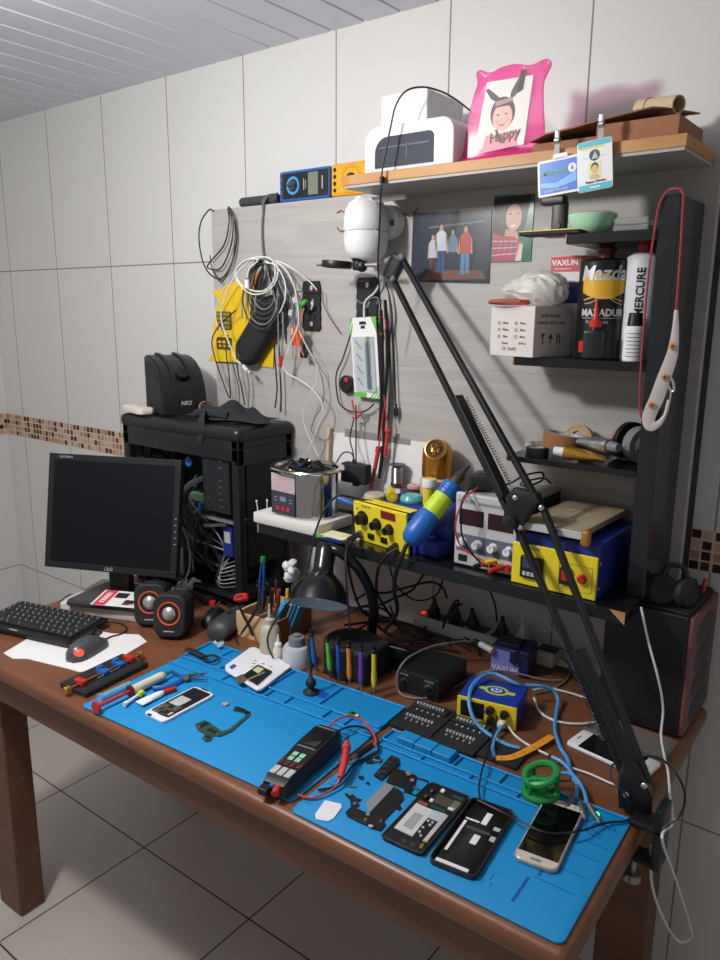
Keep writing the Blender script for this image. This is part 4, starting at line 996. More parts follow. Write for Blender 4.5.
MORA = mat('amber plastic', S('e8a51e'), .4)
t, L = multimeter('multimeter', 'amber yellow multimeter standing on its side next to the blue one', 1.320, 1.495, .0745, MORA, MORA, True)
b = MB().m(mat('amber print', S('9a6a10'), .5))
for k in range(28):
    a = 2*PI*k/28; b.box((-.025+.026*math.cos(a), -.0184, .037+.026*math.sin(a)), (.003, .0006, .003))
for k in range(28):
    a = 2*PI*(k+.5)/28; b.box((-.025+.031*math.cos(a), -.0184, .037+.031*math.sin(a)), (.0035, .0006, .0015))
b.build('dial_print', None, t)
b = MB().m(M_BLACK); b.lathe([(0, .005), (.012, .005), (.014, 0)], 26, TR(-.025, -.0182, .037) @ RX(PI/2)); b.build('dial', mat('dark amber', S('b87d14'), .4), t)
for k in range(4):
    b = MB().m(M_BLACK); b.lathe([(0, .001), (.0045, .001), (.005, 0)], 14, TR(-.074, -.0182, .014+.0155*k) @ RX(PI/2)); b.build('socket', None, t)
b = MB().m(mat('lcd grey green', S('76806f'))); b.box((.052, -.0186, .037), (.022, .0015, .046)); b.build('display', None, t)

# ------------------------------------------------------------------ photos on the panel
YW = -.0755
def photo(name, label, corners):
    c = [Vector(p) for p in corners]; xs = [p.x for p in c]; zs = [p.z for p in c]
    ctr = Vector((sum(xs)/4, YW-.0008, sum(zs)/4))
    return tuple(ctr), [(p.x-ctr.x, p.z-ctr.z) for p in c]
ctr, pl = photo('', '', [(1.5649, -.0755, 1.7445), (1.7606, -.0755, 1.7395), (1.7622, -.0755, 1.5904), (1.5622, -.0755, 1.5966)])
b = MB().m(mat('navy photo print', S('232d3d'), .3, noise=.15, scale=12)); b.prism([(x, z) for x, z in pl][::-1], 0, .0007, RX(PI/2))
def fp(poly, col, d=.0002, base=.0007): b.m(mat('print '+col, S(col), .35)); b.prism(poly, base, base+d, RX(PI/2))
fp([(-.070, -.068), (.092, -.068), (.080, -.050), (-.048, -.045)], '6b4a3e')
fp([(-.055, .046), (.085, .052), (.085, .048), (-.055, .042)], '5e6a78')
fp([(.055, -.05), (.094, -.06), (.094, .0), (.075, .02)], '2c2f36', .0001)
def person(x, top, bot, shirt, pants, w, skin='b98c78', hair='2a2020'):
    H = top-bot
    fp([(x-w*.42, bot+.004), (x-w*.05, bot), (x, bot+H*.48), (x+w*.05, bot+.002), (x+w*.42, bot+.006), (x+w*.38, bot+H*.52), (x-w*.38, bot+H*.52)], pants, .0003)
    fp([(x-w*.5, bot+H*.44), (x+w*.5, bot+H*.44), (x+w*.52, bot+H*.76), (x+w*.2, bot+H*.84), (x-w*.2, bot+H*.84), (x-w*.52, bot+H*.76)], shirt, .0004)
    fp([(x-w*.66, bot+H*.42), (x-w*.5, bot+H*.42), (x-w*.46, bot+H*.74), (x-w*.58, bot+H*.74)], skin, .0004); fp([(x+w*.5, bot+H*.42), (x+w*.66, bot+H*.42), (x+w*.58, bot+H*.74), (x+w*.46, bot+H*.74)], skin, .0004)
    fp(ell(w*.50, H*.155, 14, x, bot+H*.905), hair, .0004); fp(ell(w*.40, H*.125, 14, x, bot+H*.89), skin, .0006)
person(-.043, .033, -.062, 'b4bcc4', '5a3a38', .020)
person(-.022, .054, -.054, 'c3ced8', '2d4a78', .026)
person(.007, .041, -.050, '5a7c94', '24303f', .021)
person(.039, .047, -.060, 'b2402f', '55799b', .027)
o = b.build('group_photo', None, None, ctr); tag(o, 'dark glossy photo of four standing people pinned to the grey panel', 'photo')
ctr, pl = photo('', '', [(1.7661, -.0755, 1.7656), (1.8553, -.0755, 1.7624), (1.8546, -.0755, 1.6325), (1.7612, -.0755, 1.6333)])
b = MB().m(mat('green photo print', S('1f6a50'), .25)); b.prism(pl[::-1], 0, .0007, RX(PI/2))
fp([(-.043, .062), (.040, .064), (.030, .01), (.02, -.02), (-.044, -.015)], '241d1d')
fp(ell(.036, .052, 20, .003, .022), 'c69a86', .0004)
fp([(-.014, .0), (.012, -.006), (.016, -.022), (-.018, -.02)], 'b98a76', .0003)
fp([(-.044, -.064), (.012, -.064), (.022, -.028), (.006, -.016), (-.026, -.012), (-.043, -.006)], 'a8324a', .0005)
for k in range(4): fp([(-.040+.014*k, -.062), (-.038+.014*k, -.062), (-.028+.012*k, -.02), (-.030+.012*k, -.02)], '3f5490', .0006)
for k in range(3): fp([(-.043, -.052+.014*k), (.012, -.050+.012*k), (.012, -.048+.012*k), (-.043, -.050+.014*k)], 'd2b9bc', .0006)
fp(ell(.012, .004, 10, .002, .006), 'e8e0dc', .0006)
for sx in (-1, 1): fp(ell(.007, .003, 10, .004+sx*.009, .029), '2a2020', .0006)
fp([(.010, -.064), (.024, -.064), (.026, -.03), (.016, -.03)], 'd8c3b4', .0005)
o = b.build('portrait_photo', None, None, ctr); tag(o, 'portrait photo of a dark haired person in a red plaid top on green ground', 'photo')

# ------------------------------------------------------------------ side shelves
# top one
bl = MB().m(mat('mint green bowl', S('bdf0ca'), .35, noise=.03)); bl.lathe([(0, 0), (.020, 0), (.026, .002), (.038, .018), (.043, .034), (.0425, .0355), (.041, .034), (.036, .02), (.024, .006), (0, .004)], 40)
tag(bl.build('bowl', None, None, (2.012, -.165, 1.6683), smooth_angle=50), 'mint green bowl on the top small black shelf', 'bowl')
pc = MB().m(mat('clear plastic', S('b6b9b6'), .15, alpha=.45)); pc.base(0, 0, 0, .062, .055, .012, .003); pc.base(0, 0, .0125, .060, .053, .012, .003)
tag(pc.build('plastic_case', None, None, (2.091, -.165, 1.6683)), 'small clear plastic case beside the mint green bowl', 'case')
bd = MB().m(M_BLACKM); bd.base(0, 0, 0, .115, .045, .0065, .001, 1); bd.m(M_YELLOW); bd.base(0, -.022, .0062, .113, .003, .0016)
tag(bd.build('ruler_case', None, None, (1.957, -.205, 1.6683)), 'flat black strip with a yellow top edge sticking out left of the top small shelf', 'strip')
wc = thing('camera_stand', 'small black upright stand left of the mint green bowl', 'stand', (1.945, -.165, 1.6683))
b = MB().m(M_BLACK); b.base(0, 0, 0, .045, .04, .006, .002); b.build('foot', None, wc)
b = MB().m(M_BLACK); b.box((.004, .002, .034), (.028, .018, .058), .004); b.build('post', None, wc)
b = MB().m(M_BLACK); b.box((-.008, 0, .065), (.046, .022, .016), .003); b.build('clamp', None, wc)
b = MB().m(M_DGREY); b.lathe([(0, .003), (.006, .003), (.007, 0)], 16, TR(.004, -.007, .02) @ RX(PI/2)); b.build('knob', None, wc)
# middle one
Z2 = 1.4493
wx = thing('carton_box', 'white carton with printed check boxes holding a plastic bag on the middle shelf', 'box', (1.945, -.238, Z2), D(-15))
# local: front-left face spans along x, camera sees two faces
c0 = Vector((1.930, -.235, Z2))
M_CART = mat('white carton', S('cfc8c2'), .75, noise=.03)
b = MB().m(M_CART); wl, wr, wh = .108, .112, .093
b.box((-wl/2, wr/2, wh/2), (wl, wr, .002+wh-.002), .0008, 1); b.build('carton', None, wx)
b = MB().m(mat('grey carton print', S('55504e'), .8))
for r in range(4):
    for c in range(2):
        x = -.085+.042*c; z = .062-.0125*r
        if r < 3: b.frame(.0055, .0055, .0008, 0, .0004, M=TR(x, -.0004, z) @ UP)
        b.text(['20cm', '30cm', '40cm', '50 PCS'][r] if c else ['Black', 'White', 'Blue', 'Quant.'][r], .0062, TR(x+.016, -.0006, z) @ UP)
b.text('CE  RoHS', .0085, TR(-.058, -.0006, .014) @ UP)
RT = RZ(PI/2) @ UP
b.text('GLASS FRAGILE', .0085, TR(.0006, .045, .076) @ RT); b.text('HANDLE WITH CARE', .0085, TR(.0006, .048, .063) @ RT)
for k, yy in enumerate((.025, .048, .070)):
    M2 = TR(.0004, yy, .034) @ RT
    if k == 0: b.prism([(-.006, .010), (.006, .010), (.001, .001), (.001, -.006), (.004, -.008), (-.004, -.008), (-.001, -.006), (-.001, .001)], 0, .0004, M2)
    elif k == 1: b.prism([(-.008, 0), (0, .010), (.008, 0)], 0, .0004, M2); b.box((0, -.004, .0002), (.002, .009, .0004), M=M2)
    else: b.box((-.003, 0, .0002), (.003, .018, .0004), M=M2); b.box((.004, 0, .0002), (.003, .018, .0004), M=M2)
b.build('print', None, wx)
bag = MB().m(mat('crinkled clear bag', S('dad6d0'), .4, noise=.08, scale=40, alpha=.8))
t = bmesh.new(); bmesh.ops.create_icosphere(t, subdivisions=4, radius=1)
rb = random.Random(11); ph = [(rb.uniform(4, 11), rb.uniform(4, 11), rb.uniform(4, 11), rb.uniform(0, 6)) for _ in range(9)]
for v in t.verts:
    n = v.co.copy(); d = sum(abs(math.sin(n.x*a+n.y*b_+n.z*c+p)) for a, b_, c, p in ph)/9
    v.co = Vector((n.x*.058*(1.25 if n.x < 0 else .9), n.y*.040, n.z*.036*(1 if n.x > -.3 else .72)))*(.78+.42*d)
bag.merge(t, Matrix())
tag(bag.build('plastic_bag', None, None, (1.918, -.165, Z2+.0925+.031), D(0), smooth_angle=25), 'crinkled clear plastic bag bulging on top of the white carton', 'plastic bag')
bb = MB().m(M_BLUE); bb.base(0, 0, 0, .075, .03, .022, .004); bb.m(mat('dark blue plastic', S('173f86'), .4)); bb.tube([(-.03, .0, .022), (-.03, .0, .036), (0, 0, .040), (.03, 0, .03)], .004, 8)
tag(bb.build('blue_bracket', None, None, (1.893, -.108, Z2+.105), D(20)), 'bright blue plastic holder behind the clear plastic bag', 'holder')
yx = thing('product_box', 'small box with a red printed top band standing behind the plastic bag', 'box', (1.960, -.094, Z2))
b = MB().m(M_PAPER); b.base(0, 0, 0, .095, .028, .19, .001, 1); b.build('box', None, yx)
for nm, mt, c_, d_ in (('red_band', mat('coral red print', S('cf5a5e'), .6), (-.018, -.0143, .174), (.058, .0008, .029)), ('orange_patch', mat('orange brown print', S('a2623c'), .6), (.030, -.0143, .165), (.034, .0008, .045)), ('blue_patch', M_DBLUE, (0, -.0143, .12), (.09, .0008, .04))):
    b = MB().m(mt); b.box(c_, d_); b.build(nm, None, yx)
b = MB().m(M_WHITE); b.text('VAXUN', .014, TR(-.018, -.0150, .176) @ UP, bold=.04, sx=1.1); b.box((-.022, -.0149, .165), (.034, .0006, .0012)); b.build('lettering', None, yx)
hb = MB().m(M_RCABLE); hb.torus((0, 0, 0), .0415, .0016, 36, 6, M=RX(D(-12)), sy=.35); hb.torus((0, 0, .003), .040, .0016, 36, 6, M=RX(D(-12)), sy=.32)
hb.m(M_CARD); hb.tube([(-.030, -.012, .002), (0, -.0165, .003), (.030, -.012, .002)], .0028, 6)
tag(hb.build('red_ring_cord', None, None, (1.885, -.226, Z2+.0995)), 'thin red cord loop lying across the front corner of the white carton', 'cord')
# black paint can
cn = thing('paint_can', 'tall black can with a yellow banner and silver lettering on the middle shelf', 'can', (2.040, -.158, Z2))
rc_ = .0445
b = MB().m(mat('black painted tin', S('131314'), .3)); b.lathe([(0, 0), (rc_, 0), (rc_+.001, .003), (rc_, .005), (rc_, .171), (rc_+.001, .173), (rc_-.002, .176), (.03, .176), (.028, .178), (0, .178)], 48); b.build('body', None, cn, smooth_angle=40)
b = MB().m(M_DRED); b.lathe([(0, .178), (.014, .178), (.014, .188), (.017, .189), (.017, .196), (.012, .199), (0, .199)], 24); b.build('cap', None, cn)
FA = -.62     # direction of the label's middle (towards the viewer)
def wrap(me_b, fn, deg0, r, mt, name, parent):
    # bend a flat drawing (x along the circumference, y up) round the can
    tmp = MB().m(mt); fn(tmp)
    bmesh.ops.subdivide_edges(tmp.bm, edges=[e for e in tmp.bm.edges if abs(e.verts[0].co.x-e.verts[1].co.x) > .006], cuts=4, use_grid_fill=True)
    for v in tmp.bm.verts:
        a = math.radians(deg0)+v.co.x/r; rr = r+.0004+v.co.z
        v.co = Vector((rr*math.cos(a), rr*math.sin(a), v.co.y))
    return tmp.build(name, None, parent)
def wave_band(b):
    for i in range(14):
        x0 = -.04+.08*i/14; x1 = x0+.08/14
        f0 = lambda x: .118-.010*math.sin((x+.04)/.08*PI)*1.2; f1 = lambda x: .146+.006*math.sin((x+.04)/.08*PI*1.5)
        b.prism([(x0, f0(x0)), (x1, f0(x1)), (x1, f1(x1)), (x0, f1(x0))], 0, .0003)
wrap(None, wave_band, -70, rc_, mat('banner yellow', S('d9a51c'), .4), 'banner', cn)
wrap(None, lambda b: b.text('Mazda', .036, TR(-.002, .150, .0006), bold=.02, shear=.22, sx=.92), -70, rc_, mat('silver lettering', S('c9cacb'), .35, .3), 'lettering', cn)
wrap(None, lambda b: b.text('MAZADUR', .0175, TR(0, .082, .0003), bold=.035, sx=.92), -70, rc_, MATS['silver lettering'], 'lettering', cn)
wrap(None, lambda b: b.text('Poliuretano', .0085, TR(-.008, .066, .0003)), -70, rc_, M_LGREY, 'lettering', cn)
def car(b):
    P_ = smooth([(-.034, .098, 0), (-.018, .101, 0), (-.006, .109, 0), (.010, .108, 0), (.022, .101, 0), (.036, .097, 0)], 4)
    for p, q in zip(P_, P_[1:]): b.prism([(p.x, p.y-.0007), (q.x, q.y-.0007), (q.x, q.y+.0007), (p.x, p.y+.0007)], 0, .0003)
    b.box((0, .073, .0002), (.075, .0009, .0003))
wrap(None, car, -70, rc_, M_LGREY, 'car_outline', cn)
wrap(None, lambda b: [b.prism([(-.036+.006*i, .113-.003*abs(i-5.5)*.6), (-.030+.006*i, .113-.003*abs(i-4.5)*.6), (-.030+.006*i, .1155-.003*abs(i-4.5)*.6), (-.036+.006*i, .1155-.003*abs(i-5.5)*.6)], 0, .0003) for i in range(12)], -70, rc_, MATS['banner yellow'], 'arc_line', cn)
wrap(None, lambda b: b.box((-.034, .022, .0003), (.016, .02, .0005)), -70, rc_, M_RED, 'red_patch', cn)
# small black bottle with red spout
sq = thing('spout_bottle', 'small black bottle with a long red spout in front of the black paint can', 'bottle', (2.047, -.205, Z2), D(10))
b = MB().m(mat('black bottle plastic', S('1a211f'), .35)); b.base(0, 0, 0, .036, .026, .052, .005, 2); b.cyl((0, 0, .05), (0, 0, .058), .009, .008, 18); b.build('body', None, sq)
b = MB().m(M_RED); b.lathe([(.0105, .057), (.0105, .066), (.007, .070), (.0048, .076), (.0028, .104), (.0, .105)], 20); b.build('spout', None, sq)
# spray can
sc_ = thing('spray_can', 'white spray can with black vertical lettering beside the upright board', 'can', (2.107, -.150, Z2))
b = MB().m(mat('white painted tin', S('d2d3d6'), .35)); b.lathe([(0, 0), (.031, 0), (.032, .003), (.032, .17), (.030, .178), (.022, .186), (0, .186)], 40); b.build('body', None, sc_, smooth_angle=40)
b = MB().m(M_RED); b.lathe([(0, .186), (.014, .186), (.014, .2), (0, .2)], 20); b.build('nozzle', None, sc_)
wrap(None, lambda b: b.text('MERCURE', .019, TR(.0, .118, .0003) @ RZ(PI/2), bold=.02), -78, .032, M_BLACK, 'lettering', sc_)
sb_ = thing('small_bottle', 'small white bottle with a black cap standing in front of the white spray can', 'bottle', (2.117, -.204, Z2))
b = MB().m(M_WHITE); b.lathe([(0, 0), (.0165, 0), (.0175, .002), (.0175, .056), (.015, .060), (.010, .061), (0, .061)], 28)
b.m(M_GREY)
b.build('body', None, sb_, smooth_angle=40)
wrap(None, lambda b: [b.box((0, .048-.0065*k, .0002), (.026-.004*(k % 2), .0014, .0003)) for k in range(7)], -72, .0175, M_GREY, 'fine_print', sb_)
b = MB().m(M_BLACK); b.lathe([(.0125, .060), (.013, .061), (.0115, .082), (.0105, .083), (0, .083)], 24); b.build('cap', None, sb_)
# lowest one
Z3 = 1.2583
def tape(name, label, loc, R0, R1, h, m_out, rot, m_core=None):
    t = thing(name, label, 'tape roll', loc, rot=rot)
    b = MB().m(m_out); b.lathe([(R1, 0), (R0, 0), (R0, h), (R1, h)], 44); b.build('tape', None, t, smooth_angle=30)
    b = MB().m(m_core or M_CARDL); b.lathe([(R1-.002, -.0003), (R1, -.0003), (R1, h+.0003), (R1-.002, h+.0003), (R1-.002, -.0003)], 40); b.build('core', None, t, smooth_angle=30)
    return t
tape('tape_roll', 'brown packing tape roll leaning on the others on the lowest small shelf', (1.981, -.158, Z3+.013), .042, .037, .030, mat('brown tape', S('8a5f3d'), .3, coat=.2), (D(-6), D(7), 0), M_LGREY)
tape('tape_roll', 'small black tape roll at the front left of the lowest small shelf', (1.946, -.195, Z3+.0005), .0225, .014, .017, M_BLACK, (0, 0, 0), M_LGREY)
tape('tape_roll', 'small white tape roll behind the black one on the lowest small shelf', (1.925, -.155, Z3+.0005), .022, .014, .018, M_LGREY, (0, 0, 0), M_CARDL)
tape('tape_roll', 'beige masking tape roll standing behind the grey glue tube', (1.995, -.103, Z3+.028), .027, .017, .018, mat('beige tape', S('b48f62'), .6), (D(80), 0, D(5)))
tape('tape_roll', 'upright black tape roll at the right end of the lowest small shelf', (2.094, -.112, Z3+.0365), .036, .022, .012, M_BLACK, (D(90), 0, D(55)))
tape('tape_roll', 'upright grey tape roll next to the upright black one', (2.118, -.135, Z3+.0345), .034, .022, .022, M_GREY, (D(90), 0, D(55)))
tape('tape_roll', 'upright pink tape roll left of the upright black one', (2.076, -.108, Z3+.029), .0285, .018, .01, mat('dusty pink tape', S('a8787a'), .5), (D(90), 0, D(55)))
def squeeze(name, label, a, c, r, m_body, m_cap, crimp=True):
    a = Vector(a); c = Vector(c); t = thing(name, label, 'glue tube', tuple(a)); d = (c-a); Lg = d.length; q = d.to_track_quat('X', 'Z').to_matrix().to_4x4()
    b = MB().m(m_body); secs = []
    for u, w, h in ((0, 1.25, .08), (.12, 1.2, .4), (.4, 1.08, .8), (.75, 1, 1), (.88, .98, .98), (.9, .5, .5)):
        secs.append([q @ Vector((Lg*u*.9+.0, r*w*math.cos(2*PI*k/16), r*h*math.sin(2*PI*k/16))) for k in range(16)])
    b.loft(secs); b.build('body', None, t, smooth_angle=40)
    b = MB().m(m_cap); b.lathe([(0, .80*Lg), (.010*r/.014, .80*Lg), (.0085*r/.014, .98*Lg), (.0, 1.0*Lg)], 18, q @ RY(PI/2)); b.build('cap', None, t)
    return t
M_CRMP = mat('crinkled gold foil', S('c79a3a'), .25, .7, noise=.4, scale=90, bump=.6)
M_ALU = mat('crinkled grey foil', S('9a9b9e'), .3, .7, noise=.25, scale=110, bump=.6)
squeeze('glue_tube', 'crinkled yellow and silver glue tube with a white tip on the lowest small shelf', (2.082, -.190, Z3+.010), (1.985, -.212, Z3+.018), .013, M_CRMP, M_WHITE)
squeeze('glue_tube', 'grey aluminium glue tube with dark end lying over the yellow one', (2.000, -.158, Z3+.034), (2.108, -.203, Z3+.035), .014, M_ALU, M_GREY)
# lanyard over the upright
ly = thing('lanyard', 'white and red printed lanyard hanging over the front of the upright board', 'lanyard', (2.164, -.229, 1.7215))
b = MB().m(mat('red ribbon edge', S('a83a42'), .6)); 
b.tube([(2.1456, -.2290, 1.6886), (2.1436, -.2290, 1.6575), (2.1411, -.2295, 1.6147), (2.1400, -.2295, 1.5533), (2.1406, -.2295, 1.4705), (2.1426, -.2300, 1.4112), (2.1469, -.2310, 1.3651), (2.1585, -.2360, 1.3477), (2.1704, -.2400, 1.3415)], lambda t: (.0012, .0018), 8, 5, flat=(.5, -1, 0))
b.tube([(2.1456, -.2290, 1.6886), (2.1475, -.2290, 1.7025), (2.1526, -.2290, 1.7160), (2.1599, -.2300, 1.7252), (2.1723, -.2305, 1.7271), (2.1816, -.2295, 1.7235), (2.1851, -.2290, 1.7089), (2.1858, -.2290, 1.6860), (2.1886, -.2290, 1.6164), (2.1900, -.2295, 1.5532), (2.1908, -.2300, 1.5130)], lambda t: (.0012, .0018), 8, 5, flat=(.5, -1, 0))
b.build('red_strap', None, ly, world=True)
b = MB().m(mat('white ribbon', S('cfc7c3'), .6))
b.tube([(2.1910, -.2305, 1.5372), (2.1926, -.2310, 1.4969), (2.1914, -.2330, 1.4643), (2.1829, -.2360, 1.4260), (2.1741, -.2390, 1.3886), (2.1653, -.2400, 1.3608), (2.1685, -.2400, 1.3439), (2.1802, -.2360, 1.3480), (2.1894, -.2330, 1.3639), (2.1933, -.2320, 1.3895)], lambda t: (.0011, .0030+.0085*math.sin(PI*min(1, max(0, t*1.15)))), 8, 6, flat=(.4, -1, .1))
b.build('white_strap', None, ly, world=True)
for px_ in ((2.1913, -.2375, 1.4791), (2.1841, -.2405, 1.4280), (2.1680, -.2435, 1.3801)):
    b = MB().m(mat('ribbon print gold', S('c48a35'), .6)); b.sphere(px_, .0058, 10, (1, .25, 1)); b.m(M_DRED); b.sphere((px_[0]+.001, px_[1]-.0012, px_[2]), .0028, 8, (1, .25, 1)); b.build('round_print', None, ly, world=True)
b = MB().m(M_SILVER); b.tube([(2.1905, -.2360, 1.4314), (2.1980, -.2360, 1.4202), (2.2008, -.2360, 1.4071), (2.1962, -.2360, 1.4051), (2.1903, -.2360, 1.4164)], .0022, 8); b.tube([(2.1962, -.2360, 1.4051), (2.1960, -.2360, 1.3900), (2.1937, -.2350, 1.3763)], .0016, 6); b.build('clip', None, ly, world=True)

# ------------------------------------------------------------------ hanging on the wall panel
YC = -.078
# loop of black cable at the top left
cable('cable_coil', 'black cable hung in long loops over the top left corner of the wall panel', [(.9159, -.0790, 1.7936), (.8982, -.0810, 1.7972), (.8662, -.0830, 1.7677), (.8552, -.0830, 1.7206), (.8685, -.0830, 1.6612), (.8996, -.0830, 1.6255), (.9438, -.0830, 1.6166), (.9851, -.0830, 1.6577), (1.0072, -.0830, 1.7262), (.9868, -.0830, 1.7883), (.9713, -.0790, 1.7974), (.9811, -.0860, 1.7605), (.9590, -.0860, 1.7026), (.9007, -.0860, 1.6601), (.8917, -.0860, 1.6443), (.9454, -.0870, 1.6429), (.9874, -.0870, 1.7013), (.9975, -.0870, 1.7595), (.9871, -.0870, 1.7854)], .0021, M_BCABLE)
cable('cable_coil', 'thin grey cable hung beside the black loops at the top left of the panel', [(.9734, -.0810, 1.7971), (1.0014, -.0900, 1.7766), (1.0070, -.0900, 1.7257), (.9969, -.0900, 1.6673), (.9759, -.0900, 1.6315), (.9488, -.0880, 1.6058), (.9270, -.0860, 1.6168), (.9069, -.0850, 1.6440), (.9006, -.0850, 1.6787)], .0017, M_DGCABLE)
# grey strap down from the foam roll
st_ = MB().m(mat('grey webbing', S('5a5b5d'), .7)); st_.tube([(1.108, -.035, 1.8235), (1.108, -.055, 1.8245), (1.104, -.079, 1.806), (1.102, -.079, 1.78), (1.0966, -.0790, 1.7394), (1.0997, -.0800, 1.6844), (1.1100, -.0840, 1.6538)], lambda t: (.0011, .011-.0075*min(1, t*2)), 8, 6, flat=(0, -1, .25))
tag(st_.build('webbing_strap', None, None, (1.104, -.079, 1.78), world=True), 'grey webbing strap hanging from the dark foam roll down to the cable bundle', 'strap')
# yellow packs
def flatpack(name, label, cat, pts, y, th, m, draw=None, loc_i=0):
    P = [Vector(p) for p in pts]; c = sum(P, Vector())/len(P); c.y = y
    t = thing(name, label, cat, tuple(c))
    b = MB().m(m); b.prism([(p.x-c.x, p.z-c.z) for p in P], 0, th, RX(PI/2), min(.0008, th*.3)); b.build('pack', None, t)
    return t, c
M_YPK = mat('bright yellow card', S('e3bb18'), .5, noise=.05)
t, c = flatpack('blister_card', 'yellow blister card with dark green print hanging behind the cables on the left', 'package', [(.9023, -.0800, 1.5824), (.9392, -.0800, 1.5875), (.9797, -.0800, 1.6055), (1.0567, -.0800, 1.6095), (1.0529, -.0800, 1.4920), (1.0269, -.0800, 1.4083), (1.0262, -.0800, 1.3892), (.8755, -.0800, 1.3878), (.8976, -.0800, 1.4086), (.9018, -.0800, 1.4922), (.9256, -.0800, 1.5579)], -.080, .004, M_YPK)
b = MB().m(mat('dark olive print', S('4b4a1c'), .5)); b.prism(rrect(.060, .050, .006, cx=-.014, cy=.0), .0041, .0047, RX(PI/2)); b.build('print', None, t)
for k in range(4):
    b = MB().m(mat('khaki blister', S('8a8438'), .3)); b.prism(rrect(.050, .008, .002, cx=-.014, cy=.018-.012*k), .0047, .0075, RX(PI/2)); b.build('blister', None, t)
b = MB().m(MATS['dark olive print']); b.prism(rrect(.062, .034, .008, cx=-.016, cy=-.062), .0041, .0052, RX(PI/2)); b.m(M_YPK)
for k in range(3): b.prism(rrect(.012, .006, .001, cx=-.034+.018*k, cy=-.058), .0052, .0058, RX(PI/2)); b.prism(rrect(.009, .005, .001, cx=-.032+.018*k, cy=-.069), .0052, .0058, RX(PI/2))
b.build('lower_print', None, t)
t, c = flatpack('yellow_card', 'plain yellow card peeking out below the slanted black zipped case', 'package', [(1.0067, -.0795, 1.5100), (1.1429, -.0795, 1.5575), (1.1279, -.0795, 1.3807), (.9942, -.0795, 1.3904)], -.0785, .0012, M_YPK)
oc = MB().m(M_ORANGE); oc.base(0, 0, 0, .03, .004, .05, .001); oc.m(M_CARD); oc.base(-.02, 0, .005, .018, .004, .05, .001)
tag(oc.build('orange_card', None, None, (1.0799, -.0855, 1.5782)), 'small orange and brown card behind the coiled cables', 'card')
# black zipped case
za = Vector((1.0596, -.1000, 1.4264)); zb = Vector((1.1511, -.1000, 1.5295)); zc = (za+zb)/2; zd = zb-za
zt_ = thing('zipped_case', 'slanted black zipped hard case hanging under the cable bundle', 'case', tuple(zc))
ang = math.atan2(zd.z, zd.x); Lz = zd.length
b = MB().m(mat('black nylon case', S('17191f'), .6, noise=.2, scale=150)); TT = RY(-ang) @ RX(PI/2)
def stad(L, r, n=10):
    return [(L/2+r*math.cos(-PI/2+PI*k/n), r*math.sin(-PI/2+PI*k/n)) for k in range(n+1)]+[(-L/2+r*math.cos(PI/2+PI*k/n), r*math.sin(PI/2+PI*k/n)) for k in range(n+1)]
b.prism(stad(Lz, .040), -.018, .018, TT, .010); b.build('shell', None, zt_, smooth_angle=50)
b = MB().m(M_DGREY); b.tube([TT @ Vector((x, y, .0)) for x, y in stad(Lz, .0405)], .0016, 5, 1, closed=True); b.build('zipper', None, zt_)
b = MB().m(mat('faint embossing', S('22252c'), .4)); b.tube([TT @ Vector((x, y, .0183)) for x, y in stad(Lz, .026)], .0010, 5, 1, closed=True); b.build('embossed_line', None, zt_)
# hanging cables: a hook and the bundle
hk = MB().m(M_METAL); hk.tube([(1.1017, -.0755, 1.6545), (1.1257, -.1000, 1.6550), (1.1500, -.1250, 1.6431), (1.1552, -.1300, 1.6549)], .002, 6)
tag(hk.build('wall_hook', None, None, (1.1017, -.0755, 1.6545), world=True), 'small metal hook carrying the large cable bundle', 'hook')
Hk = Vector((1.1403, -.1150, 1.6488))
rc2 = random.Random(21)
gl = 'grey cables in the bundle'
def px_at(u, v, y): # panel-plane helper: metres right of / below the hook
    return (Hk.x+u, y, Hk.z-v)
ends = [(-.085, .20), (-.07, .16), (-.06, .22), (-.045, .19), (-.03, .15), (-.10, .14), (.02, .13), (.035, .17), (.055, .15), (.07, .19), (.085, .14), (.10, .16), (.045, .11), (-.05, .12), (.06, .21), (.09, .2)]
for i, (ex, ez) in enumerate(ends):
    y = -.088-.0032*i
    sd = 1 if ex > 0 else -1
    pts = [px_at(sd*-.012, .004, y), px_at(sd*.015, -.006, y-.004), px_at(ex*.55, .03, y-.005), px_at(ex*.95, ez*.55, y), px_at(ex, ez, y)]
    cable('hanging_cable', 'dark grey cable of the thick bundle hanging from the hook' if i % 3 else 'black cable of the thick bundle hanging from the hook', pts, rc2.choice([.0018, .0022, .0026]), M_BCABLE if i % 3 == 0 else M_DGCABLE if i % 3 == 1 else M_GCABLE, group='black cables of the bundle' if i % 3 == 0 else gl)
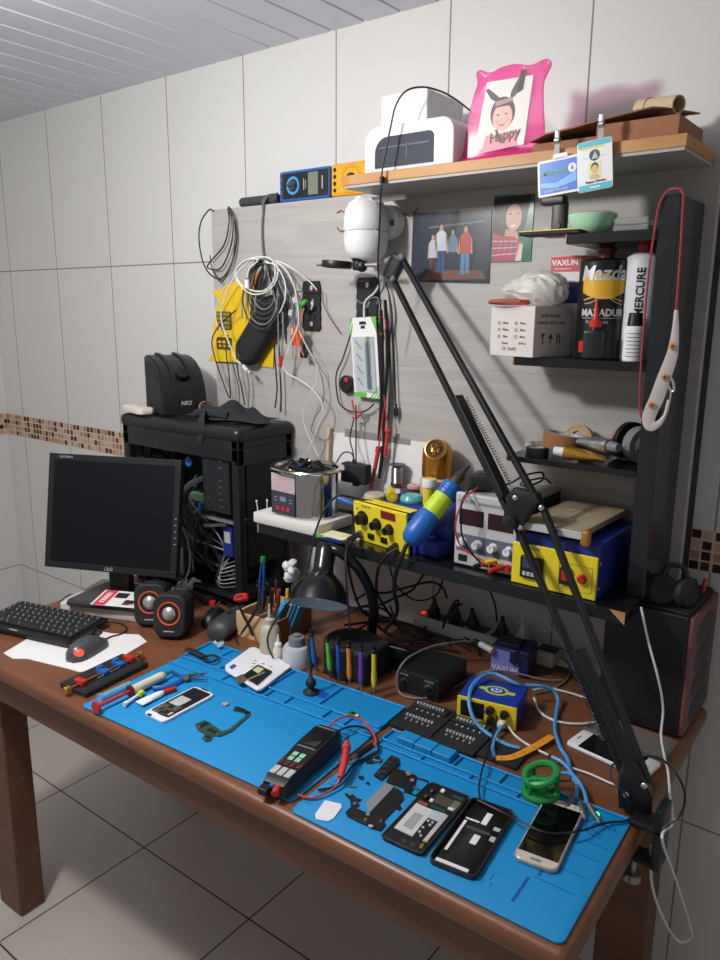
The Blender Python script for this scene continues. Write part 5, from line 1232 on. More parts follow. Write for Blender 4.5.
# loops of grey cable
for i in range(6):
    r0 = .048+.006*i; y = -.118-.003*i; pts = []
    for k in range(15):
        a = PI/2+2*PI*k/14*1.03
        pts.append((Hk.x+.002+r0*.82*math.cos(a)*(1+.05*math.sin(i*2+k)), y-.0008*k*.2, Hk.z-.002-r0*1.05+r0*1.05*math.sin(a)))
    cable('cable_loop', 'grey cable wound in round loops below the hook', pts, .0020, [M_DGCABLE, M_GCABLE, M_DGCABLE][i % 3], group='grey loops below the hook')
def ring(cx, cy, rx, ry, y, turns=1, a0=90, n=12): return None
W1 = M_WCABLE
cable('white_cable', 'white charging cable coiled in rings at the front of the bundle', [(1.1614, -.1400, 1.6493), (1.2078, -.1420, 1.6383), (1.2036, -.1420, 1.6024), (1.1683, -.1420, 1.5762), (1.1184, -.1420, 1.5716), (1.0789, -.1420, 1.5919), (1.0579, -.1420, 1.6224), (1.0895, -.1430, 1.6513), (1.1437, -.1430, 1.6618), (1.1930, -.1440, 1.6529), (1.2033, -.1450, 1.6143), (1.1750, -.1450, 1.5833), (1.1289, -.1450, 1.5789), (1.0787, -.1450, 1.5994), (1.0662, -.1460, 1.6320), (1.1047, -.1470, 1.6556), (1.1474, -.1470, 1.6542), (1.1184, -.1470, 1.6356), (1.1068, -.1470, 1.6113)], .0021, W1)
b = MB().m(M_WHITE); b.box((0, 0, 0), (.014, .006, .022), .0015); tag(b.build('usb_plug', None, None, (1.1068, -.1475, 1.5964)), 'white rectangular plug hanging inside the white cable rings', 'plug')
cable('white_cable', 'white cable running from the bundle to the upper black bracket plate', [(1.1518, -.1300, 1.6574), (1.2049, -.1280, 1.6486), (1.2463, -.1150, 1.6266), (1.2756, -.1000, 1.6027), (1.2972, -.0950, 1.5810)], .0019, W1)
cable('white_cable', 'white cable drooping from the bundle past the black zipped case', [(1.1526, -.1380, 1.6545), (1.2058, -.1400, 1.6360), (1.2321, -.1400, 1.5973), (1.2295, -.1380, 1.5589), (1.2125, -.1350, 1.5322), (1.2027, -.1320, 1.5247)], .0019, W1)
cable('white_cable', 'long white cable swinging down from the bundle to behind the steel tub', [(1.1707, -.1350, 1.6589), (1.2266, -.1370, 1.6332), (1.2574, -.1350, 1.5899), (1.2652, -.1300, 1.5325), (1.2629, -.1280, 1.4961), (1.2333, -.1260, 1.4461), (1.2099, -.1240, 1.3974), (1.2199, -.1240, 1.3751), (1.2743, -.1240, 1.3555), (1.3222, -.1220, 1.3236), (1.3366, -.1200, 1.2845), (1.3115, -.1180, 1.2313), (1.2744, -.1150, 1.1592)], .0017, W1)
cable('white_cable', 'thin white cable crossing the long one on its way down to the tub', [(1.2523, -.1200, 1.4910), (1.2809, -.1190, 1.4475), (1.3126, -.1180, 1.4020), (1.3148, -.1170, 1.3675), (1.2837, -.1160, 1.3152), (1.2654, -.1150, 1.2753), (1.2743, -.1140, 1.2322), (1.3127, -.1120, 1.1687)], .0013, W1)
cable('grey_cable', 'thin grey cable hanging right of the crossing white cables', [(1.2406, -.1000, 1.4581), (1.2839, -.1000, 1.4097), (1.3167, -.1000, 1.3665), (1.3198, -.1000, 1.3064), (1.2894, -.1000, 1.2579), (1.2824, -.1000, 1.2261), (1.3277, -.0980, 1.2100), (1.3475, -.0940, 1.2423)], .0015, M_GCABLE)
cable('white_cable', 'white cable looping down the left edge over the yellow blister card', [(1.1285, -.1350, 1.6603), (1.0698, -.1350, 1.6424), (1.0043, -.1250, 1.5959), (.9509, -.1150, 1.5308), (.9498, -.1120, 1.4933), (.9629, -.1100, 1.4774)], .0020, W1)
cable('white_cable', 'white cable ending in a white plug below the black zipped case', [(1.1170, -.1450, 1.6553), (1.0646, -.1450, 1.6196), (1.0152, -.1400, 1.5620), (.9918, -.1350, 1.5100), (1.0107, -.1330, 1.4576), (1.0277, -.1320, 1.4264), (1.0410, -.1310, 1.4003), (1.0598, -.1310, 1.3906)], .0020, W1)
b = MB().m(M_WHITE); b.box((0, 0, 0), (.022, .006, .009), .002, rot=(0, D(35), 0)); b.box((.014, 0, -.010), (.008, .004, .005), .001, rot=(0, D(35), 0)); tag(b.build('charging_plug', None, None, (1.0747, -.1310, 1.3808)), 'white plug at the end of the white cable below the black case', 'plug')
cable('black_cable', 'black cable looping left of the yellow card down to a point above the tower', [(1.0294, -.1150, 1.5312), (.9628, -.1130, 1.4908), (.9261, -.1110, 1.4493), (.9337, -.1090, 1.4001), (.9610, -.1070, 1.3350), (.9852, -.1050, 1.2920), (.9829, -.1040, 1.3554), (.9728, -.1030, 1.4233), (.9826, -.1030, 1.4642)], .0018, M_BCABLE)
cable('black_cable', 'black cable falling from the bundle to the cloth, left of the pair', [(1.0098, -.1000, 1.4380), (1.0126, -.0980, 1.3649), (1.0221, -.0970, 1.3299), (1.0337, -.0950, 1.2754)], .0017, M_BCABLE)
cable('black_cable', 'thin black cable hanging between the left cable and the white plug', [(.9870, -.0950, 1.3963), (1.0105, -.0940, 1.3151), (1.0042, -.0940, 1.2562)], .0014, M_DGCABLE)
cable('grey_cable', 'grey cable hanging below the white plug down to the cloth', [(1.0478, -.0980, 1.3668), (1.0520, -.0960, 1.3236), (1.0452, -.0950, 1.2681)], .0018, M_GCABLE)
cable('black_cable', 'left one of the two straight black cables dropping behind the case', [(1.1479, -.0950, 1.4424), (1.1525, -.0940, 1.3723), (1.1551, -.0940, 1.3250), (1.1467, -.0940, 1.2764)], .0019, M_BCABLE)
cable('black_cable', 'right one of the two straight black cables dropping behind the case', [(1.1659, -.0950, 1.4430), (1.1670, -.0940, 1.3730), (1.1694, -.0940, 1.3128), (1.1684, -.0940, 1.2675)], .0019, M_BCABLE)
b = MB().m(M_GCABLE); b.tube([(1.2146, -.1300, 1.5273), (1.2135, -.1300, 1.4705), (1.2054, -.1300, 1.4152)], .0023, 7); b.m(M_RED); b.tube([(1.2072, -.1300, 1.4178), (1.2014, -.1300, 1.3897)], .0048, 9, 2); b.m(M_SILVER); b.tube([(1.2014, -.1300, 1.3897), (1.1993, -.1300, 1.3717)], .0022, 8, 2)
tag(b.build('audio_cable', None, None, (1.2146, -.1300, 1.5273), world=True), 'grey audio cable with a red and silver plug hanging right of the black case', 'cable')
# connectors on the right of the bundle
b = MB().m(mat('bright green connector', S('3fae3f'), .4)); b.tube([(1.2579, -.1180, 1.5398), (1.2779, -.1180, 1.5519), (1.2812, -.1180, 1.5567)], .0058, 8, 3); tag(b.build('green_connector', None, None, (1.2679, -.1180, 1.5471), world=True), 'small bright green connector at the right of the cable bundle', 'connector')
b = MB().m(mat('orange red card', S('cf5a35'), .5)); b.prism([(-.018, -.022), (.012, -.026), (.022, .006), (.004, .024), (-.016, .014)], 0, .006, RX(PI/2), .001); b.m(M_CARDL); b.prism([(-.02, .0), (-.006, .004), (-.006, .024), (-.02, .02)], .006, .008, RX(PI/2)); tag(b.build('orange_tag', None, None, (1.2447, -.1120, 1.4685)), 'orange red tag hanging among the cables right of the black case', 'tag')
cable('orange_wire', 'thin orange wire twisted over the orange red tag', [(1.2797, -.1240, 1.5374), (1.2704, -.1250, 1.5132), (1.2543, -.1260, 1.4837), (1.2638, -.1260, 1.4471), (1.2749, -.1200, 1.4201)], .0013, M_ORANGE)
b = MB().m(M_BLACK); b.base(0, 0, 0, .020, .012, .018, .003); b.cyl((0, 0, .018), (.0, 0, .034), .004, n=8); tag(b.build('small_plug', None, None, (1.2615, -.1050, 1.4140)), 'small black plug hanging below the orange red tag', 'plug')
for i, (p, nm) in enumerate((((1.2371, -.1250, 1.5250), 'lower left'), ((1.2483, -.1220, 1.5567), 'upper right'))):
    b = MB().m(M_LGREY); b.box((0, 0, 0), (.013, .007, .015), .001, rot=(0, D(20-35*i), 0)); b.m(M_METAL); b.box((0, -.0, -.010), (.009, .004, .007), .0005, rot=(0, D(20-35*i), 0))
    tag(b.build('usb_plug', None, None, p), 'pale grey plug right of the white cables, the %s one of two' % nm, 'plug', 'pale grey plugs in the bundle')
cable('red_wire', 'thin dark red wire running across the upper black bracket plate', [(1.2162, -.1050, 1.5742), (1.2466, -.0900, 1.5779), (1.2897, -.0900, 1.5764), (1.3091, -.0900, 1.5762), (1.3121, -.0860, 1.5451), (1.3289, -.0830, 1.5138), (1.3615, -.0800, 1.4756)], .0011, M_DRED)
# bracket plates
def plate(label, ctr, w, h, rz=0):
    t = thing('bracket_plate', label, 'plate', ctr)
    b = MB().m(M_BLACKM)
    out = []
    n = 9
    for k in range(n+1):
        z = -h/2+.008+(h-.016)*k/n; out.append((w/2-(.0022 if k % 2 else 0), z))
    out += [(w/2-.006, h/2), (-w/2+.006, h/2)]
    for k in range(n, -1, -1):
        z = -h/2+.008+(h-.016)*k/n; out.append((-w/2+(.0022 if k % 2 else 0), z))
    out += [(-w/2+.006, -h/2), (w/2-.006, -h/2)]
    b.prism(out, 0, .006, RX(PI/2), .0008); b.build('plate', None, t)
    for zz, r in ((h*.36, .0065), (-h*.36, .0065)):
        b = MB().m(M_LGREY); b.prism(ell(r*1.5, r*1.9, 16, w*.02, zz), .0060, .0064, RX(PI/2)); b.build('round_hole', None, t)
    b = MB().m(M_LGREY); b.prism([(w*.02-.004, .006), (w*.02+.006, .018), (w*.02+.008, .004), (w*.02+.002, -.010), (w*.02-.004, -.008), (w*.02+.001, .002)], .0060, .0064, RX(PI/2)); b.build('keyhole', None, t)
    return t
plate('black scalloped bracket plate screwed to the panel right of the cable bundle', (1.2656, -.0758, 1.5426), .060, .122)
plate('black scalloped bracket plate screwed to the panel above the green blister pack', (1.4406, -.0758, 1.5477), .064, .122)
# security camera
sc = thing('security_camera', 'white dome security camera mounted on the panel left of the group photo', 'camera', (1.5011, -.0755, 1.7259))
B0 = Vector((1.4851, -.1450, 1.7037)); S0 = B0-Vector((1.5011, -.0755, 1.7259))
b = MB().m(M_WHITE); b.lathe([(0, 0), (.036, 0), (.038, .006), (.036, .030), (.026, .034), (0, .034)], 30, TR(.006, 0, .002) @ RX(PI/2)); b.tube([(.004, -.03, .0), (-.012, -.05, .004), (-.030, -.062, .014)], .012, 10); b.build('wall_mount', None, sc, smooth_angle=50)
BT = TR(*S0)
b = MB().m(M_WHITE)
b.lathe([(0, .073), (.022, .071), (.038, .062), (.047, .045), (.050, .025), (.050, .004), (.048, .001), (0, .001)], 40, BT); b.build('upper_body', None, sc, smooth_angle=50)
b = MB().m(M_LGREY); b.lathe([(.0475, .0016), (.0475, -.0012)], 40, BT); b.build('seam', None, sc)
b = MB().m(M_WHITE); b.lathe([(.0495, -.001), (.0495, -.02), (.046, -.04), (.038, -.054), (.026, -.063), (0, -.067)], 40, BT); b.build('lower_dome', None, sc, smooth_angle=50)
b = MB().m(mat('pale grey ring', S('c4c6ca'), .35)); b.tube([BT @ RZ(D(20)) @ Vector((.040*math.cos(a), -.036, -.012+.020*math.sin(a))) for a in [PI*k/8 for k in range(9)]], .0012, 5); b.build('lens_cover_edge', None, sc)
b = MB().m(M_BLACK); b.sphere(BT @ Vector((-.004, -.012, -.058)), .018, 18, (1.2, 1.2, .55)); b.build('lens', None, sc)
b = MB().m(M_WHITE); b.cyl((-.022, -.085, .040), (.100, -.085, .0425), .0072, .0060, 16, bev=.002); b.lathe([(0, -.006), (.012, -.006), (.012, .006), (0, .006)], 18, TR(-.022, -.085, .040) @ RX(PI/2)); b.build('antenna', None, sc)
b = MB().m(M_GREEN); b.box((.030, -.0345, -.002), (.010, .001, .014), M=Matrix()); b.build('green_label', None, sc)
b = MB().m(M_WHITE); b.tube([(-.012, -.03, -.034), (-.012, -.03, -.06), (-.010, -.028, -.09)], .004, 8); b.build('tail_lead', None, sc)
hw = MB().m(M_COPPER)
hw.tube([(1.3460, -.0770, 1.7600), (1.3607, -.0800, 1.7655), (1.3691, -.0790, 1.7583)], .0012, 5); hw.tube([(1.3460, -.0770, 1.7280), (1.3577, -.0800, 1.7180), (1.3753, -.0790, 1.7194)], .0012, 5)
tag(hw.build('bent_wire', None, None, (1.3579, -.0765, 1.7615), world=True), 'bent copper wire hooks on the panel left of the security camera', 'wire')
b = MB().m(M_COPPER); b.tube([(1.5375, -.0770, 1.7473), (1.5526, -.0830, 1.7414), (1.5686, -.0830, 1.7446), (1.5776, -.0770, 1.7551)], .0016, 6); tag(b.build('wire_hook', None, None, (1.5375, -.0770, 1.7473), world=True), 'bent brown wire hook under the white camera antenna', 'hook')
# green blister pack
P4 = [Vector(p) for p in ((1.4013, -.0950, 1.5147), (1.4789, -.0950, 1.5190), (1.4951, -.0950, 1.3268), (1.4180, -.0950, 1.3283))]
gc_ = sum(P4, Vector())/4
gpk = thing('blister_pack', 'white and green blister pack with a grey pen tool hanging on the panel', 'package', tuple(gc_))
T4 = RX(PI/2)
q4 = [(p.x-gc_.x, p.z-gc_.z) for p in P4]
b = MB().m(M_PAPER); b.prism(q4[::-1], 0, .0014, T4); b.m(mat('bright green print', S('5fbf3a'), .5))
def lerp(u, v):
    a = Vector(q4[0]).lerp(Vector(q4[1]), u); d = Vector(q4[3]).lerp(Vector(q4[2]), u); e = a.lerp(d, v); return (e.x, e.y)
def strip(poly, z0, z1): b.prism([lerp(u, v) for u, v in poly], z0, z1, T4)
strip([(0, 0), (.12, 0), (0, .12)], .0014, .0017); strip([(1, 0), (.80, 0), (1, .20)], .0014, .0017)
strip([(0, .16), (.10, .05), (.10, .12), (0, .26)], .0014, .0017)
strip([(0, .94), (.5, .94), (.46, 1), (0, 1)], .0014, .0017)
for k in range(3): strip([(.60+.13*k, 1), (.67+.13*k, 1), (1, .88+.04*k-.02), (1, .84+.04*k)], .0014, .0017)
b.m(M_BLACK); strip([(.38, .05), (.60, .05), (.64, .09), (.34, .09)], .0014, .0018); strip([(.42, .10), (.56, .10), (.58, .14), (.40, .14)], .0014, .0018)
b.build('card', None, gpk)
b = MB().m(M_DGREY)
for k in range(4):
    v = .30+.155*k; strip([(.16, v), (.20, v-.01), (.40, v+.085), (.36, v+.095)], .0016, .0022)
b.build('print', None, gpk)
b = MB().m(mat('clear blister', S('c7d0d4'), .15, alpha=.35)); strip([(.10, .24), (.90, .24), (.90, .92), (.10, .92)], .0022, .0075); b.build('blister', None, gpk)
b = MB().m(mat('slate pen', S('6f8088'), .35, .3)); pa = lerp(.66, .30); pb_ = lerp(.66, .88); b.cyl((pa[0], -.0065, pa[1]), (pb_[0], -.0065, pb_[1]), .0052, n=14); b.m(mat('pen tip', S('a8a078'), .4)); b.cyl((pa[0], -.0065, pa[1]), (pa[0], -.0065, pa[1]+.012), .0044, .0044, 12); b.build('pen_tool', None, gpk)
# white hook cable above the blister
cable('white_cable', 'white cable forming a Y over the plate above the green blister pack', [(1.4897, -.0880, 1.6041), (1.4714, -.0900, 1.5749), (1.4424, -.0900, 1.5522), (1.4455, -.0975, 1.5152)], .0024, W1)
cable('grey_cable', 'short grey cable curling across the plate above the green blister pack', [(1.4107, -.0840, 1.5593), (1.4304, -.0860, 1.5499), (1.4599, -.0860, 1.5614), (1.4774, -.0860, 1.5613), (1.4747, -.0860, 1.5476)], .0016, M_GCABLE)
# cables right of the blister
cable('black_cable', 'black cable hanging in a wide bow left of the green blister pack', [(1.4021, -.0880, 1.4863), (1.3745, -.0880, 1.4181), (1.3523, -.0880, 1.3728), (1.3620, -.0880, 1.3087), (1.3987, -.0900, 1.2894), (1.4468, -.0920, 1.2937), (1.4738, -.0920, 1.3129)], .0018, M_BCABLE)
b = MB().m(M_BLACK); b.lathe([(0, 0), (.020, 0), (.022, .004), (.022, .012), (.018, .016), (0, .016)], 26, RX(PI/2)); b.m(M_RED); b.prism(ell(.012, .012, 14, .004, .012), .0162, .0172, RX(PI/2)); tag(b.build('cable_reel', None, None, (1.3845, -.0765, 1.3542)), 'small round black and red reel hanging behind the green blister pack', 'reel')
for i, (dx, mt, lab) in enumerate(((0, M_BCABLE, 'left black strand hanging beside the right edge of the green blister pack'), (4, M_BCABLE, 'middle black strand hanging beside the right edge of the green blister pack'), (8, M_DGCABLE, 'right dark grey strand hanging beside the right edge of the green blister pack'))):
    base_ = [[(1.4931, -.0950, 1.5340), (1.4993, -.0980, 1.4655), (1.5021, -.1000, 1.3844), (1.5006, -.1000, 1.3014), (1.4959, -.1000, 1.2285)], [(1.5020, -.0920, 1.5566), (1.5106, -.0940, 1.4772), (1.5136, -.0960, 1.3918), (1.5080, -.0980, 1.3018), (1.5111, -.1000, 1.2058)], [(1.5117, -.0900, 1.5679), (1.5198, -.0880, 1.5160), (1.5125, -.0880, 1.4541), (1.5199, -.0880, 1.3729), (1.5130, -.0880, 1.2773)]][i]
    cable('black_cable', lab, base_, [.0045, .0042, .0024][i], mt)
cable('black_cable', 'black cable with a small plug hanging furthest right below the lamp head', [(1.5026, -.0900, 1.5971), (1.5157, -.0870, 1.5454), (1.5190, -.0860, 1.4887), (1.5261, -.0860, 1.4198), (1.5302, -.0860, 1.3617), (1.5341, -.0860, 1.3148)], .0016, M_BCABLE)
b = MB().m(M_BLACK); b.base(0, 0, -.018, .010, .007, .022, .002); b.cyl((0, 0, .004), (0, 0, .012), .003, n=8); b.m(M_METAL); b.base(0, 0, -.025, .006, .004, .008); tag(b.build('small_plug', None, None, (1.5350, -.0870, 1.3054)), 'small black plug at the end of the rightmost hanging cable', 'plug')
def probe(label, a, m_, bk, mat_):
    a = Vector(a); m_ = Vector(m_); bk = Vector(bk)
    t = thing('test_probe', label, 'test probe', tuple(a))
    b = MB().m(mat_); b.tube([a, a.lerp(m_, .5), m_], lambda u: .0040+.0015*u, 10, 4); b.build('handle', None, t, world=True)
    b = MB().m(mat_); b.tube([m_, m_.lerp(bk, .12)], .0072, 10, 1); b.build('collar', None, t, world=True)
    b = MB().m(mat_); b.tube([m_, m_.lerp(bk, .5), bk], .0018, 6, 4); b.build('lead', None, t, world=True)
probe('red test probe hanging lowest in front of the white board', (1.4773, -.1050, 1.1054), (1.4970, -.1050, 1.2000), (1.5093, -.1000, 1.3069), M_RCABLE)
probe('upper red test probe hanging right of the black probe', (1.5194, -.1070, 1.1932), (1.5270, -.1070, 1.2520), (1.5088, -.1000, 1.3377), M_RCABLE)
probe('black test probe hanging between the two red probes', (1.4974, -.1000, 1.1350), (1.5083, -.1000, 1.2006), (1.5122, -.0960, 1.3139), M_BCABLE)
cable('red_wire', 'thin red wire loop at the top right of the green blister pack', [(1.4883, -.1000, 1.5180), (1.5085, -.1040, 1.5160), (1.5145, -.1040, 1.4979), (1.5048, -.1020, 1.4818), (1.4918, -.1000, 1.4791)], .0015, M_RCABLE)
cable('red_wire', 'thin red wire under the lower left corner of the green blister pack', [(1.4111, -.0980, 1.3183), (1.4222, -.1000, 1.2899), (1.4438, -.1000, 1.2917), (1.4285, -.1000, 1.2757), (1.4130, -.1000, 1.2768)], .0022, M_RCABLE)
cable('adapter_lead', 'black cable from above looping into the small square adapter', [(1.4192, -.1000, 1.2748), (1.4149, -.1100, 1.2260), (1.4323, -.1200, 1.1944), (1.4419, -.1280, 1.1694)], .0016, M_BCABLE)
cable('adapter_lead', 'black cable bending from the shelf up into the small square adapter', [(1.3491, -.1000, 1.0774), (1.3640, -.1100, 1.1387), (1.3978, -.1200, 1.1853), (1.4308, -.1260, 1.1926), (1.4465, -.1300, 1.1728)], .0018, M_BCABLE)
cable('adapter_lead', 'straight black cable dropping from the blister pack into the small square adapter', [(1.4252, -.1000, 1.3073), (1.4334, -.1100, 1.2477), (1.4431, -.1220, 1.2009), (1.4496, -.1300, 1.1683)], .0017, M_BCABLE)
# ------------------------------------------------------------------ spring arm with ring holder
ar = thing('spring_arm', 'long black double bar spring arm clamped to the right bench edge holding a ring', 'arm', (2.262, -.455, ZD))
def bar(b, pts, w=.0062, n=8): b.tube(pts, w, n, 1)
M_ARM = mat('black painted tube', S('1b1c1e'), .4, noise=.1)
def flatbar(a, c, w, t):
    a = Vector(a); c = Vector(c); d = c-a; q = d.to_track_quat('Z', 'Y').to_matrix().to_4x4()
    return Matrix.Translation((a+c)/2) @ q, d.length
def rod(a, c, w, t, m=M_ARM, bev=.0015):
    T, L = flatbar(a, c, w, t); w *= .86; t *= .86; b = MB().m(m); b.box((0, 0, 0), (w, t, L), bev, 2, M=T); return b
for nm, a, c in (('upper_bar', (1.5976, -.1650, 1.6429), (2.0102, -.3080, 1.1888)), ('upper_bar', (1.5750, -.1650, 1.5998), (1.9546, -.3080, 1.1566)), ('lower_bar', (1.9674, -.3120, 1.1444), (2.2536, -.4400, .7788)), ('lower_bar', (2.0158, -.3120, 1.1905), (2.2759, -.4400, .8098))):
    rod(a, c, .0125, .0125).build(nm, None, ar, world=True)
def spring(a, c, r, turns, name='spring'):
    a = Vector(a); c = Vector(c); d = c-a; q = d.to_track_quat('Z', 'Y').to_matrix().to_4x4(); n = turns*6
    b = MB().m(M_DGREY); b.tube([Matrix.Translation(a) @ q @ Vector((r*math.cos(2*PI*k/6), r*math.sin(2*PI*k/6), d.length*k/n)) for k in range(n+1)], .0009, 4, 1); b.build(name, None, ar, world=True)
rod((1.7915, -.2450, 1.3660), (1.9342, -.3000, 1.1940), .024, .018).build('spring_cover', None, ar, world=True)
spring((1.8194, -.2580, 1.3672), (1.9540, -.3140, 1.2205), .0035, 34)
rod((2.1189, -.3700, .9651), (2.2609, -.4320, .7919), .030, .018).build('lower_channel', None, ar, world=True)
spring((2.0848, -.3750, .9907), (2.1938, -.4250, .8481), .0035, 30)
e0 = Vector((1.9787, -.3110, 1.1823))
b = MB().m(M_ARM)
T = TR(*e0)
b.prism([(-.036, -.018), (-.020, -.044), (.004, -.030), (.020, .004), (.034, .018), (.026, .032), (-.020, .036), (-.030, .02)], -.011, .011, T @ RX(PI/2) , .003); b.build('elbow_plate', None, ar, world=True)
b = MB().m(M_ARM); b.cyl(Vector((1.9562, -.3230, 1.1544)), Vector((1.9630, -.3370, 1.1587)), .013, n=10, bev=.002); b.build('elbow_knob', None, ar, world=True)
for p in ((2.0167, -.3225, 1.1910), (1.9784, -.3225, 1.1469), (1.9653, -.3225, 1.2013)):
    b = MB().m(M_SILVER); b.sphere(p, .0058, 12, (1, .6, 1)); b.build('bolt', None, ar, world=True)
h0 = Vector((1.5824, -.1650, 1.6247))
b = MB().m(M_ARM); b.box(h0+Vector((-.004, 0, 0)), (.034, .022, .055), .006, 2, rot=(0, D(28), 0)); b.build('head_joint', None, ar, world=True)
b = MB().m(mat('grey painted head link', S('6d6e70'), .4)); b.tube([(1.5556, -.1650, 1.6360), (1.5793, -.1650, 1.6435), (1.5976, -.1650, 1.6450)], .008, 10, 3); b.sphere((1.6051, -.1760, 1.6441), .0075, 12); b.sphere((1.5827, -.1760, 1.5993), .0068, 12); b.build('head_link', None, ar, world=True)
b = MB().m(M_SILVER); b.cyl((1.4927, -.1650, 1.6314), (1.5341, -.1650, 1.6303), .0048, n=12); b.build('pin', None, ar, world=True)
b = MB().m(M_BLACK); b.sphere((1.4899, -.1650, 1.6294), .0125, 14, (1, 1, 1.1)); b.box((1.4758, -.1650, 1.6341), (.018, .016, .028), .004); b.build('ball_joint', None, ar, world=True)
RC = Vector((1.4220, -.1700, 1.6343))
b = MB().m(M_BLACK); b.lathe([(.030, -.0075), (.034, -.0075), (.035, -.005), (.035, .005), (.034, .0075), (.030, .0075), (.029, 0), (.030, -.0075)], 40, TR(*RC) @ RX(D(-2)) @ RY(D(3))); b.build('ring_holder', None, ar, world=True, smooth_angle=40)
b = MB().m(M_METAL); b.cyl((1.3858, -.1800, 1.6337), (1.3706, -.1800, 1.6342), .003, n=10); b.build('ring_screw', None, ar, world=True)
# clamp and base
b = MB().m(M_ARM); b.prism([(-.026, -.006), (.024, -.006), (.022, .024), (.002, .058), (-.024, .062), (-.030, .03)], -.014, .014, TR(*Vector((2.2624, -.4520, .7768))) @ RZ(D(20)) @ RX(PI/2), .002); b.build('base_bracket', None, ar, world=True)
for p in ((2.2519, -.4730, .7981), (2.2772, -.4730, .8247)):
    b = MB().m(M_SILVER); b.sphere(p, .0055, 12, (1, .6, 1)); b.build('bolt', None, ar, world=True)
b = MB().m(M_ARM); b.box((2.308, -.470, .752), (.014, .042, .105), .003, 2); b.box((2.290, -.470, ZD+.006), (.05, .042, .010), .003, 2); b.build('clamp_jaw', None, ar, world=True)
b = MB().m(M_ARM); b.box((2.285, -.470, .703), (.052, .034, .010), .003, 2); b.build('clamp_foot', None, ar, world=True)
b = MB().m(M_METAL); b.cyl((2.272, -.470, .668), (2.272, -.470, .722), .0055, n=14); b.cyl((2.272, -.470, .668), (2.272, -.470, .655), .014, n=12); b.build('clamp_screw', None, ar, world=True)

# ------------------------------------------------------------------ middle of the bench: tool caddy
Zd = ZD+.0004
cd = thing('tool_caddy', 'small pale wooden tool caddy with a shade-coloured right side full of hand tools', 'caddy', (1.277, -.377, Zd), D(3))
cw, cdp, chh = .125, .140, .062
b = MB().m(M_WOODL); b.base(cw/2, .0025, 0, cw, .005, chh, .0008, 1); b.build('front_panel', None, cd)
b = MB().m(M_WOODL); b.base(cw/2, cdp-.0025, 0, cw, .005, chh, .0008, 1); b.build('back_panel', None, cd)
b = MB().m(mat('shade coloured pine', S('8a5c36'), .6, noise=.1)); b.base(cw-.0025, cdp/2, 0, .005, cdp-.01, chh, .0008, 1); b.build('side_panel', None, cd)  # right side is the same pale wood, its shade put into a brown colour
b = MB().m(M_WOODL); b.base(.0025, cdp/2, 0, .005, cdp-.01, chh, .0008, 1); b.build('side_panel', None, cd)
b = MB().m(M_WOODL); b.base(cw*.42, cdp/2, 0.004, .004, cdp-.01, chh-.012, .0006, 1); b.build('divider', None, cd)
b = MB().m(M_WOODL); b.base(cw/2, cdp/2, 0, cw-.01, cdp-.01, .004); b.build('bottom', None, cd)
def in_c(x, y, z=.006): return Vector((1.277, -.377, Zd))+Euler((0, 0, D(3))).to_matrix() @ Vector((x, y, z))
def stick(name, label, cat, a, c, r0, mt, parts=()):
    a = Vector(a); c = Vector(c); t = thing(name, label, cat, tuple(a)); d = c-a
    for nm, m_, t0, t1, ra, rb in parts:
        b = MB().m(m_); b.cyl(a+d*t0, a+d*t1, ra, rb, 12, bev=min(ra, rb)*.3); b.build(nm, None, t, world=True)
    return t
tz = thing('tweezers', 'tall bright blue tweezers with a green tip cap standing in the wooden caddy', 'tweezers', tuple(in_c(.03, .05)))
A_ = in_c(.03, .05); B_ = Vector((1.3207, -.3250, .9474))
for s in (-1, 1):
    b = MB().m(M_BLUE); d = B_-A_; q = Vector((.0042*s, 0, 0)); b.tube([A_+d*.42+q*1.2, A_+d*.65+q*1.5, A_+d*.85+q*1.2, B_+q*.6], lambda u: (.0022, .0036), 8, 4, flat=(1, 0, 0)); b.build('arm', None, tz, world=True)
    b = MB().m(M_METAL); b.tube([A_+d*.0+q*.4, A_+d*.2+q, A_+d*.44+q*1.2], lambda u: (.0016, .0026), 8, 4, flat=(1, 0, 0)); b.build('tip', None, tz, world=True)
b = MB().m(M_GREEN); b.cyl(B_-(B_-A_).normalized()*.006, B_+(B_-A_).normalized()*.009, .0068, .006, 14, bev=.0015); b.build('tip_cap', None, tz, world=True)
pl = thing('pliers', 'pliers with dark red handles standing in the middle of the wooden caddy', 'pliers', tuple(in_c(.055, .08)))
A_ = in_c(.055, .08)
for s in (-1, 1):
    b = MB().m(mat('dark red grip', S('a8382c'), .45)); b.tube([A_+Vector((.003*s, 0, .045)), A_+Vector((.011*s, 0, .065)), A_+Vector((.009*s+.004, 0, .100))], .0052, 9, 4); b.build('handle', None, pl, world=True)
b = MB().m(M_METAL); b.box(A_+Vector((0, 0, .022)), (.016, .008, .044), .003); b.build('jaw', None, pl, world=True)
sc2 = thing('scissors', 'steel scissors standing open beside the blue tweezers in the caddy', 'scissors', tuple(in_c(.022, .072)))
A_ = in_c(.022, .072)
for s in (-1, 1):
    b = MB().m(M_BLACK); b.tube([A_+Vector((0, 0, .04)), A_+Vector((.010*s, 0, .075)), A_+Vector((.013*s, 0, .100))], .004, 8, 4); b.torus((0, 0, 0), .008, .0025, 16, 6, M=TR(*(A_+Vector((.013*s, 0, .106)))) @ RX(PI/2)); b.build('handle', None, sc2, world=True)
    b = MB().m(M_STEEL); b.box(A_+Vector((-.004*s, .001*s, .02)), (.008, .0018, .045), .0004, 1, rot=(0, D(-9*s), 0)); b.build('blade', None, sc2, world=True)
